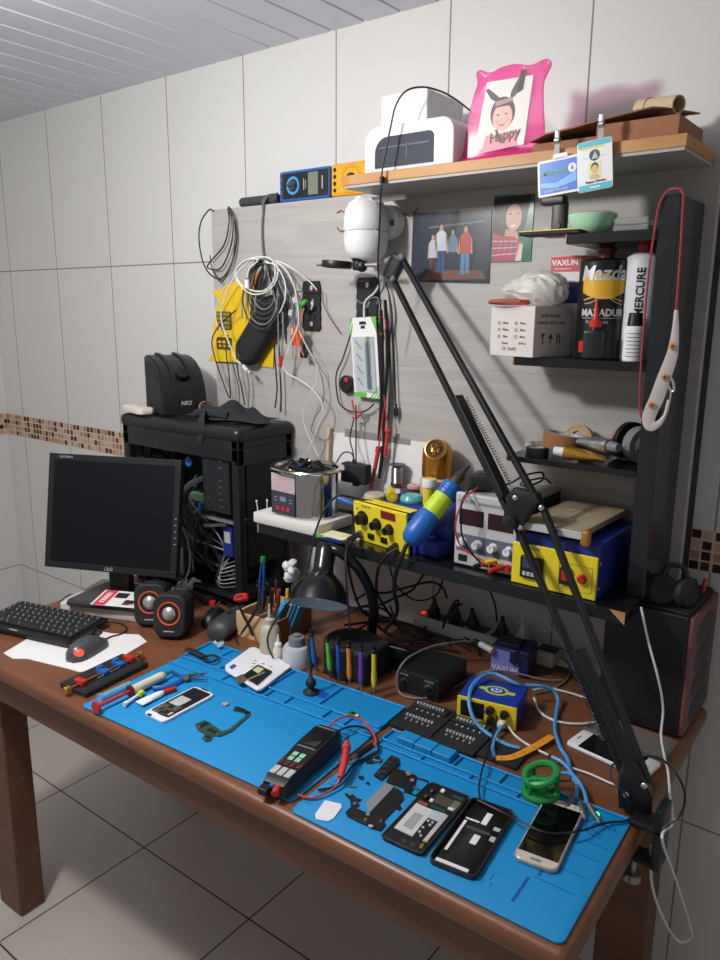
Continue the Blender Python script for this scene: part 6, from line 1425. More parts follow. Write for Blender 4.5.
for i, (x, y, lx, ly, h, mt, lab) in enumerate(((.082, .045, .012, .004, .088, mat('cyan card', S('2aa3cf'), .5), 'bright cyan'), (.092, .050, .005, .0, .086, M_BLACK, 'black'), (.098, .055, .006, .002, .087, mat('grey green card', S('7e8a74'), .5), 'grey green'), (.106, .060, .008, .004, .084, M_BLUE, 'blue'), (.113, .066, .010, .006, .080, mat('turquoise card', S('3a93a8'), .5), 'turquoise'))):
    b = MB().m(mt); b.box((0, 0, h*.55), (.011, .034, h*1.1), .0008, 1)
    o = b.build('tool_sleeve', None, None, in_c(x, y, .0045), rot=(D(-6), D(20), D(4)))
    tag(o, '%s tool sleeve standing slanted in the right half of the wooden caddy' % lab, 'sleeve')
wt = MB().m(M_PAPER); 
for k in range(8): wt.sphere((R.uniform(-.012, .012), R.uniform(-.01, .01), R.uniform(.0, .045)), .013, 8, (1, .8, 1.2), rot=(R.random()*3, R.random()*3, 0))
wt.m(M_METAL); wt.cyl((0, 0, -.10), (0, 0, -.01), .002, n=8)
tag(wt.build('cotton_wad', None, None, (1.3772, -.2850, .8983), smooth_angle=20), 'white fluffy wad on a stick standing behind the wooden caddy', 'cotton wad')
for i, (x, y, h, mt, lab) in enumerate(((.045, .100, .115, M_DGREY, 'dark grey'), (.066, .050, .11, M_BLACK, 'black'), (.07, .10, .10, M_YELLOW, 'yellow'), (.038, .10, .095, M_METAL, 'steel'))):
    p = in_c(x, y, .0045)
    stick('screwdriver', '%s slim screwdriver standing among the tools of the wooden caddy' % lab, 'screwdriver', p, p+Vector((.006*(i-1), .004, h)), .004, mt, (('shank', M_METAL, 0, .5, .0016, .0016), ('handle', mt, .48, 1, .0045, .004)))
rk = thing('red_buckle', 'red plastic buckle on two crossed black straps hung over the front of the wooden caddy', 'strap', (1.3084, -.3850, .8661))
b = MB().m(M_RED); b.loft([[(x, y, z) for x, y in rrect(w, h, .007)] for w, h, z in ((.036, .016, -.004), (.040, .018, 0), (.040, .018, .006), (.036, .016, .009))]); b.build('buckle', None, rk, smooth_angle=50)
bu = rk.children[-1]; bu.rotation_euler = (D(50), D(-18), D(10))
b = MB().m(M_DRED); b.box((0, 0, .0095), (.024, .007, .001)); o = b.build('buckle_slot', None, rk); o.rotation_euler = (D(50), D(-18), D(10))
b = MB().m(M_BLACK); b.tube([(1.2921, -.3830, .8514), (1.3091, -.3840, .8230), (1.3286, -.3840, .8003), (1.3412, -.3840, .7783)], lambda u: (.0012, .0045), 8, 4, flat=(0, -1, 0)); b.build('strap', None, rk, world=True)
b = MB().m(M_BLACK); b.tube([(1.3702, -.3830, .9003), (1.3588, -.3860, .8540), (1.3320, -.3870, .8123), (1.3025, -.3860, .7734)], lambda u: (.0012, .0055-.003*u), 8, 4, flat=(0, -1, 0)); b.build('strap', None, rk, world=True)
cable('black_cable', 'thin black cord running from the caddy corner down to the bench', [(1.3025, -.3860, .7734), (1.3012, -.4014, .7630), (1.3270, -.4163, .7630)], .0014, M_BCABLE)
# bottles
M_TRANS = mat('milky plastic', S('bdb7a6'), .35, alpha=.86)
bt = thing('squeeze_bottle', 'tall milky squeeze bottle standing in front of the wooden caddy', 'bottle', (1.424, -.411, Zd))
b = MB().m(M_TRANS); b.lathe([(0, 0), (.022, 0), (.0235, .003), (.0235, .064), (.019, .076), (.010, .082), (.010, .086), (0, .086)], 32); b.m(M_PAPER); b.box((0, 0, .03), (.001, .001, .02)); b.build('body', None, bt, smooth_angle=40)
b = MB().m(M_TRANS); b.lathe([(.012, .084), (.012, .092), (.005, .096), (.0022, .128), (0, .128)], 22); b.build('nozzle', None, bt)
dp = thing('dropper_bottle', 'small ivory dropper bottle between the squeeze bottle and the grey capped one', 'bottle', (1.452, -.414, Zd))
b = MB().m(mat('ivory plastic', S('d8d2c2'))); b.lathe([(0, 0), (.011, 0), (.0115, .002), (.0115, .028), (.008, .033), (0, .033)], 24); b.build('body', None, dp, smooth_angle=40)
b = MB().m(M_WHITE); b.lathe([(.0085, .033), (.0085, .042), (.004, .046), (.0012, .064), (0, .064)], 20); b.build('nozzle', None, dp)
gb_ = thing('alcohol_bottle', 'squat milky bottle with a grey screw cap beside the wooden caddy', 'bottle', (1.500, -.405, Zd))
b = MB().m(mat('pale milky plastic', S('c3c6c9'), .3, alpha=.9)); b.lathe([(0, 0), (.030, 0), (.032, .003), (.032, .040), (.027, .048), (.017, .050), (0, .05)], 36); b.build('body', None, gb_, smooth_angle=40)
b = MB().m(M_GREY); b.lathe([(.0185, .050)]+[(.0185-.001*(k % 2), .0505+.0022*k) for k in range(8)]+[(.0175, .068), (.008, .069), (.008, .074), (0, .074)], 28); b.build('cap', None, gb_)
# suction stand on the mat
sk = thing('suction_tool', 'black suction tool standing upright on a round rubber foot on the left mat', 'suction tool', (1.6116, -.4855, .7660))
b = MB().m(M_RUBBER); b.lathe([(0, 0), (.0165, 0), (.0168, .0015), (.012, .004), (.006, .008), (.005, .010), (.0095, .014), (.0115, .020), (.0095, .0265), (.005, .031), (0, .031)], 30); b.build('foot', None, sk, smooth_angle=50)
b = MB().m(M_DGREY); b.cyl((0, 0, .029), (-.010, .004, .115), .0042, .0036, 14); b.build('rod', None, sk)
b = MB().m(M_COPPER); b.cyl((-.010, .004, .115), (-.0108, .0043, .123), .006, .005, 14); b.build('tip', None, sk)
# screwdriver row
rack = thing('screwdriver_stand', 'black round drum stand behind the row of coloured screwdrivers', 'stand', (1.606, -.345, Zd))
b = MB().m(M_BLACKM); b.lathe([(0, 0), (.058, 0), (.060, .003), (.060, .068), (.057, .072), (0, .072)], 44); b.build('drum', None, rack, smooth_angle=40)
b = MB().m(M_BLACKM); b.box((.050, .0, .035), (.05, .09, .07), .006); b.build('side_block', None, rack)
mat('deep blue plastic', S('2450a8'), .4); mat('ochre yellow plastic', S('d9bd2a'), .4)
def sdr(label, foot, top, mt):
    f_ = Vector(foot); t_ = Vector(top); t = thing('screwdriver', label, 'screwdriver', tuple(f_)); d = t_-f_
    L = d.length; q = Matrix.Translation(f_) @ d.to_track_quat('Z', 'Y').to_matrix().to_4x4()
    b = MB().m(M_METAL); b.lathe([(0, 0), (.0012, 0), (.0016, .004), (.0016, .28*L), (0, .28*L)], 10, q); b.build('shank', None, t, world=True)
    b = MB().m(mt); b.lathe([(.0015, .22*L), (.0040, .24*L), (.0052, .30*L), (.0060, .40*L), (.0046, .58*L), (.0050, .66*L), (.0050, .84*L), (.0035, .845*L)], 16, q); b.build('handle', None, t, world=True, smooth_angle=50)
    b = MB().m(M_BLACK); b.lathe([(.0035, .845*L), (.0048, .85*L), (.0048, .90*L), (.0028, .915*L), (.0046, .935*L), (.0046, .985*L), (0, L)], 16, q); b.build('swivel_cap', None, t, world=True)
sdr('blue screwdriver in the row behind the mat, the one nearest the suction tool', (1.5648, -.4138, .7606), (1.5500, -.4156, .8640), M_BLUE)
sdr('light green screwdriver in the row behind the left mat', (1.6069, -.4154, .7606), (1.6004, -.4206, .8660), M_LGREEN)
sdr('blue screwdriver in the row, between the green and the orange one', (1.6328, -.4202, .7606), (1.6277, -.4175, .8680), MATS['deep blue plastic'])
sdr('orange screwdriver in the row behind the left mat', (1.6657, -.4245, .7606), (1.6594, -.4223, .8720), M_ORANGE)
sdr('purple screwdriver in the row behind the left mat', (1.6964, -.4269, .7606), (1.6896, -.4195, .8730), M_PURPLE)
sdr('yellow screwdriver at the right end of the row behind the mat', (1.7271, -.4236, .7606), (1.7173, -.4126, .8730), MATS['ochre yellow plastic'])
# desk lamp
dl = thing('desk_lamp', 'black gooseneck desk lamp with its bell shade turned down over the caddy', 'desk lamp', (1.678, -.232, Zd))
M_LAMPB = mat('black enamel', S('131416'), .22)
b = MB().m(M_LAMPB); b.lathe([(0, 0), (.052, 0), (.054, .004), (.05, .014), (.03, .020), (.012, .026), (0, .026)], 40); b.build('base', None, dl, smooth_angle=50)
b = MB().m(M_LAMPB); b.tube([(1.678, -.232, ZD+.02), (1.6019, -.2550, .7960), (1.6154, -.2750, .8791), (1.6148, -.2900, .9308), (1.6019, -.3100, .9776), (1.5802, -.3250, 1.0067), (1.5547, -.3350, 1.0222), (1.5262, -.3350, 1.0211)], .0115, 12); b.build('gooseneck', None, dl, world=True)
s0 = Vector((1.5266, -.3320, 1.0320)); s1 = Vector((1.5624, -.4050, .9095)); sd_ = (s1-s0); q = Matrix.Translation(s0) @ sd_.to_track_quat('Z', 'Y').to_matrix().to_4x4(); SL = sd_.length
b = MB().m(M_LAMPB)
b.lathe([(0, 0), (.016, .002), (.021, .008), (.0225, .02), (.0225, .40*SL), (.025, .47*SL), (.036, .53*SL), (.050, .64*SL), (.0595, .78*SL), (.0635, .92*SL), (.064, .93*SL), (.0630, .93*SL), (.0585, .78*SL), (.049, .65*SL), (.035, .55*SL), (.0, .5*SL)], 48, q)
b.build('shade', None, dl, world=True, smooth_angle=50)
b = MB().m(mat('pale reflector', S('c4c7cf'), .35)); b.lathe([(.0628, .928*SL), (.0580, .785*SL), (.0485, .66*SL), (.034, .565*SL), (0, .53*SL)], 48, q); b.build('reflector', None, dl, world=True, smooth_angle=50, fix=False)
b = MB().m(mat('frosted bulb', S('dfe2e6'), .4)); b.sphere(q @ Vector((0, 0, .72*SL)), .022, 18); b.build('bulb', None, dl, world=True)
cable('lamp_cord', 'black cord hanging from the long shelf in front of the desk lamp shade', [(1.6045, -.3250, 1.0590), (1.6012, -.3450, 1.0542), (1.6144, -.3750, 1.0400), (1.6305, -.3950, .9986), (1.6401, -.4000, .9366), (1.6496, -.4050, .8854)], .0022, M_BCABLE)
cable('iron_cord', 'black soldering iron cord drooping from the shelf past the caddy to the bottles', [(1.5971, -.2400, 1.1183), (1.5558, -.2700, 1.1268), (1.5316, -.3000, 1.1333), (1.5223, -.3300, 1.1105), (1.5061, -.3450, 1.0609), (1.5040, -.3700, .9863), (1.4979, -.4000, .9310), (1.4741, -.4200, .8895), (1.4578, -.4450, .8465), (1.4606, -.4550, .8155), (1.4572, -.4274, .7660), (1.4890, -.4159, .7640), (1.5019, -.3803, .7640), (1.5565, -.3991, .7640)], .0024, M_BCABLE)
iron = thing('soldering_iron', 'slim blue handled soldering iron lying across the front of the soldering station', 'soldering iron', (1.5014, -.2700, 1.1089))
b = MB().m(M_BLUE); b.tube([(1.5056, -.2680, 1.1185), (1.5355, -.2620, 1.1105), (1.5523, -.2580, 1.1031)], .006, 12, 3); b.build('handle', None, iron, world=True)
b = MB().m(M_METAL); b.tube([(1.5523, -.2580, 1.1031), (1.5621, -.2560, 1.0997)], .0028, 8, 1); b.build('tip', None, iron, world=True)
# black audio box
ab = thing('control_box', 'black metal control box with two knobs on the bench behind the right mat', 'control box', (1.790, -.356, Zd), D(3))
b = MB().m(M_CASE); b.base(0, .064, .003, .094, .122, .044, .002); b.build('case', None, ab)
b = MB().m(M_BLACK); b.box((0, .0015, .025), (.096, .004, .047), .002); b.build('front_panel', None, ab)
for xx, r0 in ((-.034, .0085), (.024, .0105)):
    b = MB().m(M_METAL); b.lathe([(r0*.78, .0012), (r0, .0014), (r0, 0)], 24, TR(xx, -.0005, .024) @ RX(PI/2)); b.m(M_BLACK); b.lathe([(0, .013), (r0*.7, .0125), (r0*.78, .001)], 24, TR(xx, -.0005, .024) @ RX(PI/2)); b.build('knob', None, ab)
b = MB().m(M_LGREY); b.text('POWER', .0055, TR(-.034, -.0008, .040) @ UP); b.text('VOLUME', .0055, TR(.024, -.0008, .040) @ UP); b.build('lettering', None, ab)
# power strip
sp_ = thing('power_strip', 'long white power strip against the wall under the shelf', 'power strip', (1.770, -.045, Zd))
b = MB().m(mat('off white plastic', S('dedcd8'), .5)); b.base(0, 0, 0, .372, .048, .034, .004, 2); b.build('body', None, sp_)
for k in range(6):
    b = MB().m(M_DGREY); b.base(-.125+.058*k, 0, .0332, .044, .036, .0014); b.build('socket', None, sp_)
b = MB().m(mat('red lit switch', S('c01818'), .3, emit=(1, .02, .02), es=1.2)); b.base(-.168, -.002, .034, .008, .010, .004, .001); b.build('switch_light', None, sp_)
def plug(label, x, mt, lean=0):
    t = thing('mains_plug', label, 'plug', (1.770+x, -.045, Zd+.0352))
    b = MB().m(mt); b.loft([[(xx+lean*z, yy, z) for xx, yy in rrect(w, d, .006)] for w, d, z in ((.026, .024, 0), (.027, .025, .012), (.018, .018, .024), (.010, .010, .036), (.007, .007, .046))]); b.build('body', None, t, smooth_angle=50); return t
plug('black plug in the power strip beside the red lit switch', -.138, M_BLACK); plug('second black plug in the power strip from the red lit switch', -.08, M_BLACK, .1)
plug('third black plug in the power strip, lower and wider', -.028, M_BLACK, -.1); plug('black plug in the power strip just left of the white plug', .048, M_BLACK); plug('white plug in the power strip', .10, M_WHITE)
Yc = -.05
cable('plug_cord', 'black cord arching over the power strip from the first black plug', [(1.6701, -.0500, .8520), (1.6639, -.0600, .8792), (1.6390, -.0800, .8946), (1.5937, -.1200, .8804), (1.5562, -.1500, .8676), (1.5259, -.1700, .8689), (1.4880, -.1800, .8421)], .0030, M_BCABLE)
cable('plug_cord', 'black cord looping from the second plug down behind the control box', [(1.7098, -.0600, .8445), (1.7094, -.0700, .8628), (1.6971, -.0800, .8375), (1.6913, -.1000, .7968), (1.6986, -.1000, .8241), (1.7160, -.0900, .8556), (1.7233, -.0700, .8561)], .0024, M_BCABLE)
cable('plug_cord', 'black cord dropping from the shelf to the plug left of the white one', [(1.7868, -.0600, .9083), (1.8017, -.0550, .8686), (1.8065, -.0500, .8261)], .0024, M_BCABLE)
cable('plug_cord', 'white cord curling up from the white plug along the wall', [(1.8656, -.0450, .8156), (1.8683, -.0500, .8523), (1.8623, -.0500, .8702), (1.8862, -.0500, .8811), (1.9292, -.0450, .8500), (1.9826, -.0400, .7916)], .0020, W1)
cable('sagging_cord', 'black cord sagging in a wide bow below the shelf left of the power strip', [(1.5282, -.1000, .9321), (1.5467, -.0900, .8683), (1.6005, -.0850, .8405), (1.6573, -.0850, .8647), (1.6785, -.0900, .9066), (1.6861, -.1000, .9409)], .0022, M_BCABLE)
cable('sagging_cord', 'thick black cord crossing diagonally below the shelf', [(1.6276, -.0900, .9152), (1.6009, -.1000, .8710), (1.5650, -.1200, .8478), (1.5268, -.1500, .8268), (1.4710, -.1700, .8190)], .0032, M_BCABLE)
cable('station_cord', 'black cord from the round socket of the soldering station down to the bench', [(1.6011, -.3100, 1.0593), (1.5988, -.3350, 1.0513), (1.5893, -.3400, 1.0260), (1.5722, -.3000, .9354), (1.5628, -.2500, .8577), (1.5872, -.2200, .8245)], .0028, M_BCABLE)
cable('station_cord', 'black cord from the hot air plug of the station down to the cable heap', [(1.7079, -.3200, 1.0538), (1.6885, -.3350, 1.0363), (1.6649, -.3300, .9992), (1.6267, -.2800, .9260), (1.6292, -.2400, .8666), (1.6312, -.2100, .8255)], .0032, M_BCABLE)
heap_pts = [[(1.5458, -.2914, .8300), (1.5562, -.2015, .8100), (1.5724, -.1288, .7900), (1.6364, -.0923, .7740), (1.7217, -.1165, .7680)], [(1.5544, -.2763, .8100), (1.5800, -.1820, .8200), (1.6118, -.1434, .7900), (1.6723, -.1260, .7700), (1.7332, -.0664, .7660)], [(1.5424, -.2113, .8400), (1.5783, -.1993, .8000), (1.6288, -.1887, .7800), (1.6835, -.1524, .7700), (1.7570, -.1309, .7660)], [(1.5113, -.2670, .8300), (1.5422, -.2112, .8500), (1.5503, -.1277, .8100), (1.6004, -.1389, .7750), (1.6721, -.1902, .7680)], [(1.5601, -.1336, .8300), (1.5919, -.1441, .7900), (1.6387, -.1527, .7700), (1.6766, -.0879, .7680), (1.7698, -.1072, .7660)], [(1.6350, -.1556, .7700), (1.6278, -.0468, .7720), (1.6998, -.0569, .7740), (1.7698, -.0838, .7700), (1.8008, -.1160, .7660)]]
for k, pts in enumerate(heap_pts): cable('tangled_cord', 'black cord in the tangle between the desk lamp and the power strip', pts, [.003, .0026, .0034][k % 3], M_BCABLE, group='tangled black cords behind the lamp')
# small dark blue charger and blue and yellow supply
vx = thing('charger', 'dark blue and lilac charger block standing in front of the power strip', 'charger', (1.886, -.118, Zd), D(10))
b = MB().m(mat('navy plastic', S('1e2454'), .4)); b.base(0, 0, 0, .085, .07, .060, .004); b.build('body', None, vx)
b = MB().m(mat('lilac print', S('7a80d0'), .5)); b.box((-.010, -.0353, .028), (.062, .0008, .052)); b.build('front_label', None, vx)
b = MB().m(M_WHITE); b.text('VAXUN', .0165, TR(-.010, -.0366, .0115) @ UP, bold=.02); b.build('lettering', None, vx)
b = MB().m(mat('dark navy plastic', S('151a3c'), .4)); b.base(-.005, -.012, .060, .05, .04, .012, .003); b.box((.010, -.038, .046), (.018, .010, .03), .003, rot=(D(-10), 0, 0)); b.build('plug_block', None, vx)
gp2 = thing('metal_plug', 'pale metal barrel plug pushed into the dark blue charger block', 'plug', (1.8407, -.1564, .8120))
b = MB().m(M_LGREY); b.cyl((1.8224, -.1595, .8150), (1.8588, -.1676, .8120), .0072, .0072, 14); b.build('barrel', None, gp2, world=True)
b = MB().m(M_BLACK); b.cyl((1.8053, -.1560, .8160), (1.8224, -.1595, .8150), .006, .0065, 14); b.build('strain_relief', None, gp2, world=True)
cable('grey_cable', 'grey cable arching from the metal plug over the black control box', [(1.8053, -.1560, .8160), (1.7737, -.1850, .8150), (1.7440, -.2414, .8150), (1.7398, -.3214, .8180), (1.7394, -.3572, .8000), (1.7423, -.3640, .7720), (1.7702, -.3789, .7650), (1.8073, -.3577, .7640), (1.8300, -.2972, .7640), (1.8441, -.2171, .7680), (1.8784, -.2160, .7900), (1.9114, -.1637, .7750), (1.9670, -.1329, .7640), (1.9957, -.1103, .7640)], .0022, M_GCABLE)
by = thing('dc_supply', 'small blue and yellow power supply with a round yellow logo', 'power supply', (1.950, -.364, Zd), D(12))
by.scale = (1.06, 1.05, 1.0)
b = MB().m(mat('blue painted steel', S('23389a'), .4)); b.base(0, .043, .002, .108, .086, .046, .002); b.build('case', None, by)
b = MB().m(M_YELPAINT); b.box((0, -.001, .0245), (.110, .004, .047), .0015); b.build('front_panel', None, by)
b = MB().m(M_BLACK); b.box((-.026, -.0035, .026), (.044, .002, .032), .001); b.build('display', None, by)
b = MB().m(mat('logo lime', S('c4d238'), .4)); b.prism(ell(.046, .034, 28, .005, .045), .0481, .0486); b.prism([(-.030, .040), (.040, .040), (.040, .050), (-.030, .050)], .0481, .0485); b.m(M_DBLUE); b.prism(ell(.034, .024, 26, .005, .045), .0486, .0489); b.m(M_WHITE); b.prism(ell(.022, .015, 20, .005, .045), .0489, .0491); b.m(M_DBLUE); b.text('3A', .012, TR(.005, .045, .0493), bold=.03); b.build('logo', None, by)
for xx, zz in ((.008, .034), (.010, .013), (.034, .032)):
    b = MB().m(M_BLACK); b.lathe([(0, .012), (.0065, .0115), (.0075, 0)], 18, TR(xx, -.003, zz) @ RX(PI/2)); b.m(M_GOLD); b.lathe([(.0075, .0), (.0088, .0), (.0088, .003), (.0075, .003)], 18, TR(xx, -.003, zz) @ RX(PI/2)); b.build('terminal', None, by)
b = MB().m(M_WHITE); b.box((.030, -.009, .012), (.013, .012, .011), .002); b.build('usb_plug', None, by)
cable('black_cable', 'thin black wires tangled on the front of the blue and yellow supply', [(1.9499, -.3633, .8000), (1.9527, -.3409, .8060), (1.9677, -.3444, .8000), (1.9622, -.3659, .7950), (1.9497, -.3739, .7900), (1.9647, -.3545, .7950), (1.9846, -.3361, .7980)], .0016, M_BCABLE)
cable('blue_cable', 'thick light blue cable looping over the supply down to the orange strap', [(1.9821, -.2526, .8000), (1.9663, -.2801, .8170), (1.9227, -.2812, .8230), (1.9063, -.3051, .8230), (1.9057, -.3437, .8170), (1.9204, -.3809, .8080), (1.9372, -.3977, .7900), (1.9578, -.4030, .7750), (1.9894, -.4110, .7700), (2.0218, -.4149, .7680), (2.0432, -.4103, .7680)], .0036, M_BLCABLE)
cable('blue_cable', 'thick light blue cable winding across the bench to the phone plugs', [(1.9719, -.2448, .8000), (1.9974, -.2299, .8000), (2.0175, -.2111, .7900), (2.0315, -.2165, .7750), (2.0467, -.2602, .7670), (2.0674, -.3127, .7670), (2.0979, -.3611, .7670), (2.1260, -.3926, .7680), (2.1427, -.4244, .7680), (2.1605, -.4462, .7680)], .0036, M_BLCABLE)
cable('blue_cable', 'light blue cable dropping from the supply sockets to the orange strap end', [(1.9882, -.3656, .7750), (1.9906, -.4015, .7700), (2.0019, -.4347, .7700), (2.0211, -.4674, .7700)], .0034, M_BLCABLE)
cable('blue_cable', 'light blue cable curving behind the green suction cup toward the phone plugs', [(2.1025, -.4074, .7720), (2.1224, -.4109, .7720), (2.1463, -.4293, .7720), (2.1683, -.4579, .7720), (2.1803, -.4919, .7720)], .0034, M_BLCABLE)
cable('blue_cable', 'light blue cable running from the green suction cup to the lit green plug', [(2.1250, -.4585, .7710), (2.1424, -.4417, .7750), (2.1611, -.4448, .7750), (2.1850, -.4702, .7730), (2.2000, -.4957, .7720)], .0034, M_BLCABLE)
for lab, a, c in (('silver cable plug nearest the gold phone, first of three', (2.1753, -.4875, .7710), (2.1765, -.5224, .7695)), ('silver cable plug between the other two behind the gold phone', (2.1898, -.4988, .7710), (2.2032, -.5200, .7695)), ('silver cable plug next to the green light behind the gold phone', (2.2013, -.4947, .7720), (2.2221, -.5152, .7700))):
    a = Vector(a); c = Vector(c); t = thing('metal_plug', lab, 'plug', tuple(a))
    b = MB().m(M_METAL); b.cyl(a, c, .0048, .0048, 12, bev=.001); b.build('barrel', None, t, world=True); b = MB().m(M_SILVER); b.cyl(c, c+(c-a)*.45, .003, .003, 10); b.build('tip', None, t, world=True)
gl_ = MB().m(mat('green light', S('38e070'), .3, emit=(.1, 1, .3), es=2.0)); gl_.sphere((0, 0, .003), .0045, 12, (1.6, 1, .7)); gl_.sphere((-.009, .003, .003), .003, 10, (1.2, 1, .7)); tag(gl_.build('indicator_light', None, None, (2.2175, -.5066, .7665)), 'glowing green light at the cable plugs behind the gold phone', 'light')
cable('white_cable', 'white cable from the supply socket running under the orange strap', [(1.9846, -.3502, .7750), (2.0063, -.3676, .7660), (2.0338, -.3825, .7650), (2.0610, -.3901, .7650), (2.0902, -.3953, .7650)], .0022, W1)
cable('white_cable', 'white cable behind the blue and yellow supply bending right to the lamp arm', [(1.9827, -.2214, .7650), (2.0152, -.2639, .7640), (2.0538, -.2762, .7640), (2.0914, -.2603, .7640), (2.1159, -.2318, .7640)], .0026, W1)
cable('white_cable', 'double white cable lying right of the blue and yellow supply', [(1.9658, -.1898, .7640), (1.9876, -.1640, .7650), (2.0316, -.1540, .7640), (2.0655, -.1536, .7640)], .0022, W1)
cable('white_cable', 'white cable passing between the white phone and the green suction cup', [(2.1387, -.4051, .7640), (2.1698, -.4028, .7640), (2.2057, -.4067, .7640), (2.2253, -.4052, .7640)], .0020, W1)
cable('grey_cable', 'grey cable coil beside the charger in front of the wall', [(1.9257, -.1187, .7640), (1.9045, -.0790, .7660), (1.9221, -.0329, .7660), (1.9546, -.0136, .7660), (1.9885, -.0498, .7660), (2.0024, -.1049, .7640), (1.9952, -.1611, .7640), (1.9746, -.1990, .7640)], .0022, M_GCABLE)
b = MB().m(mat('orange yellow strap', S('e2962a'), .5)); b.tube([(2.0239, -.4652, .7680), (2.0446, -.4449, .7680), (2.0608, -.3985, .7690), (2.0734, -.3405, .7700)], lambda u: (.0011, .0075), 8, 5, flat=(0, 0, 1))
b.m(M_BLACK)
for p in ((2.0332, -.4608, .7695), (2.0470, -.4422, .7695), (2.0555, -.4201, .7697), (2.0630, -.3951, .7702), (2.0679, -.3677, .7708)): b.sphere(p, .0016, 8, (1, 1, .3))
tag(b.build('orange_strap', None, None, (2.0530, -.4106, .7680), world=True), 'orange yellow perforated strap lying across the cables in front of the supply', 'strap')
# green suction cup
gs = thing('suction_cup', 'green plastic suction cup lifter with a ring handle at the back of the right mat', 'suction cup', (2.1293, -.5146, .7660))
b = MB().m(M_GREEN); b.lathe([(0, 0), (.0285, 0), (.029, .003), (.027, .006), (.012, .012), (.010, .020), (0, .020)], 40); b.build('cup', None, gs, smooth_angle=50)
b = MB().m(M_GREEN); b.torus((0, 0, .0085), .0255, .0055, 36, 8); b.build('lower_ring', None, gs)
b = MB().m(M_GREEN); b.torus((0, 0, 0), .026, .0058, 36, 8, M=TR(-.001, 0, .040) @ RX(D(14)) @ RY(D(-14))); b.build('ring_handle', None, gs)
for a in (.35, 2.5, 4.4):
    b = MB().m(M_GREEN); b.cyl((.0245*math.cos(a), .0245*math.sin(a), .008), (.0255*math.cos(a), .0255*math.sin(a), .041), .0042, n=10); b.build('post', None, gs)
b = MB().m(M_GREEN); b.box((0, 0, .030), (.047, .014, .008), .003, rot=(0, D(-10), D(15))); b.sphere((0, 0, .022), .010, 14); b.build('crossbar', None, gs)
# pin fixtures
for i, (lab, lx, ly, w, h, rz) in enumerate((('black fixture plate with rows of white pins, next to the larger mat corner', 1.850, -.428, .088, .112, D(3)), ('black fixture plate with rows of white pins, nearer the blue supply', 1.941, -.430, .088, .108, D(3)))):
    t = thing('pin_fixture', lab, 'fixture', (lx, ly, Zd), rz, 'pin fixtures behind the right mat')
    del t['group']
    b = MB().m(M_BLACKM); b.base(0, 0, 0, w, h, .008, .0015); b.base(-.003, .032, .008, w*.86, .020, .006, .001, 1); b.build('plate', None, t)
    b = MB().m(M_LGREY)
    for r in range(2):
        for k in range(9): b.base(-.030+.0068*k, .030-.042*r, .008 if r else .014, .0034, .005, .004)
        for k in range(5): b.base(-.026+.012*k, .018-.042*r, .008, .0024, .006, .001)
    b.build('pins', None, t)
bm_ = MB().m(M_BLACKM); bm_.base(0, 0, 0, .075, .06, .006, .001); tag(bm_.build('black_plate', None, None, (2.025, -.440, Zd), D(3)), 'plain black plate lying right of the pin fixtures under the blue cable', 'plate')
# second tower on the right
t2 = thing('computer_tower', 'small black computer tower with a dusty red fan front', 'computer', (2.180, -.105, Zd))
b = MB().m(M_CASE); b.base(0, 0, .006, .150, .183, .236, .003); b.build('case', mat('matte black steel', S('121518'), .5), t2)
b = MB().m(mat('dusty red plastic', S('74484b'), .6, noise=.15, scale=60)); b.base(.079, 0, .008, .010, .178, .232, .004); b.build('front_panel', None, t2)
for k in range(4):
    b = MB().m(M_BLACK); b.lathe([(0, .0002), (.0255, .0008), (.0275, .0)], 32, TR(.0842, .0, .040+.0515*k) @ RY(PI/2), sx=1, sy=2.4); b.build('fan_opening', None, t2)
b = MB().m(M_BLACKM); b.base(-.001, 0, .242, .148, .17, .005, .002); b.build('top_cover', None, t2)
b = MB().m(M_RED); b.cyl((0, 0, 0), (.002, 0, .026), .0045, .0035, 12); tag(b.build('red_marker', None, None, (2.243, -.060, Zd+.2475)), 'short red marker standing on the top edge of the small right tower', 'marker')
hp = thing('headphones', 'black headphones hung over the shelf end above the small right tower', 'headphones', (2.215, -.19, Zd+.2475))
for (p, rz) in (((-.018, .012, .030), 25), ((.020, .034, .026), 70)):
    b = MB().m(M_BLACKM); b.lathe([(0, -.012), (.024, -.012), (.029, -.006), (.029, .006), (.022, .012), (.012, .008), (0, .008)], 28, TR(*p) @ RZ(D(rz)) @ RX(PI/2)); b.build('ear_cup', None, hp)
b = MB().m(M_BLACK); b.tube([(-.018, .012, .055), (-.01, .02, .075), (.012, .03, .073), (.020, .034, .05)], .005, 8); b.build('headband', None, hp)
cable('white_cable', 'long white cable hanging from the shelf end over the bench edge and looping below', [(2.1874, -.2600, 1.0263), (2.2073, -.2700, .9730), (2.2328, -.2800, .9128), (2.2485, -.2900, .8653), (2.2547, -.3100, .8254), (2.2676, -.3300, .8022), (2.2813, -.3500, .7861), (2.300, -.40, .775), (2.312, -.42, .745), (2.3200, -.5131, .7784), (2.3200, -.3877, .6227), (2.3200, -.2255, .4164), (2.3200, -.2006, .3689), (2.3100, -.2633, .4037), (2.3000, -.3472, .5045), (2.2980, -.4482, .6424), (2.2960, -.4722, .7295)], .0022, W1)
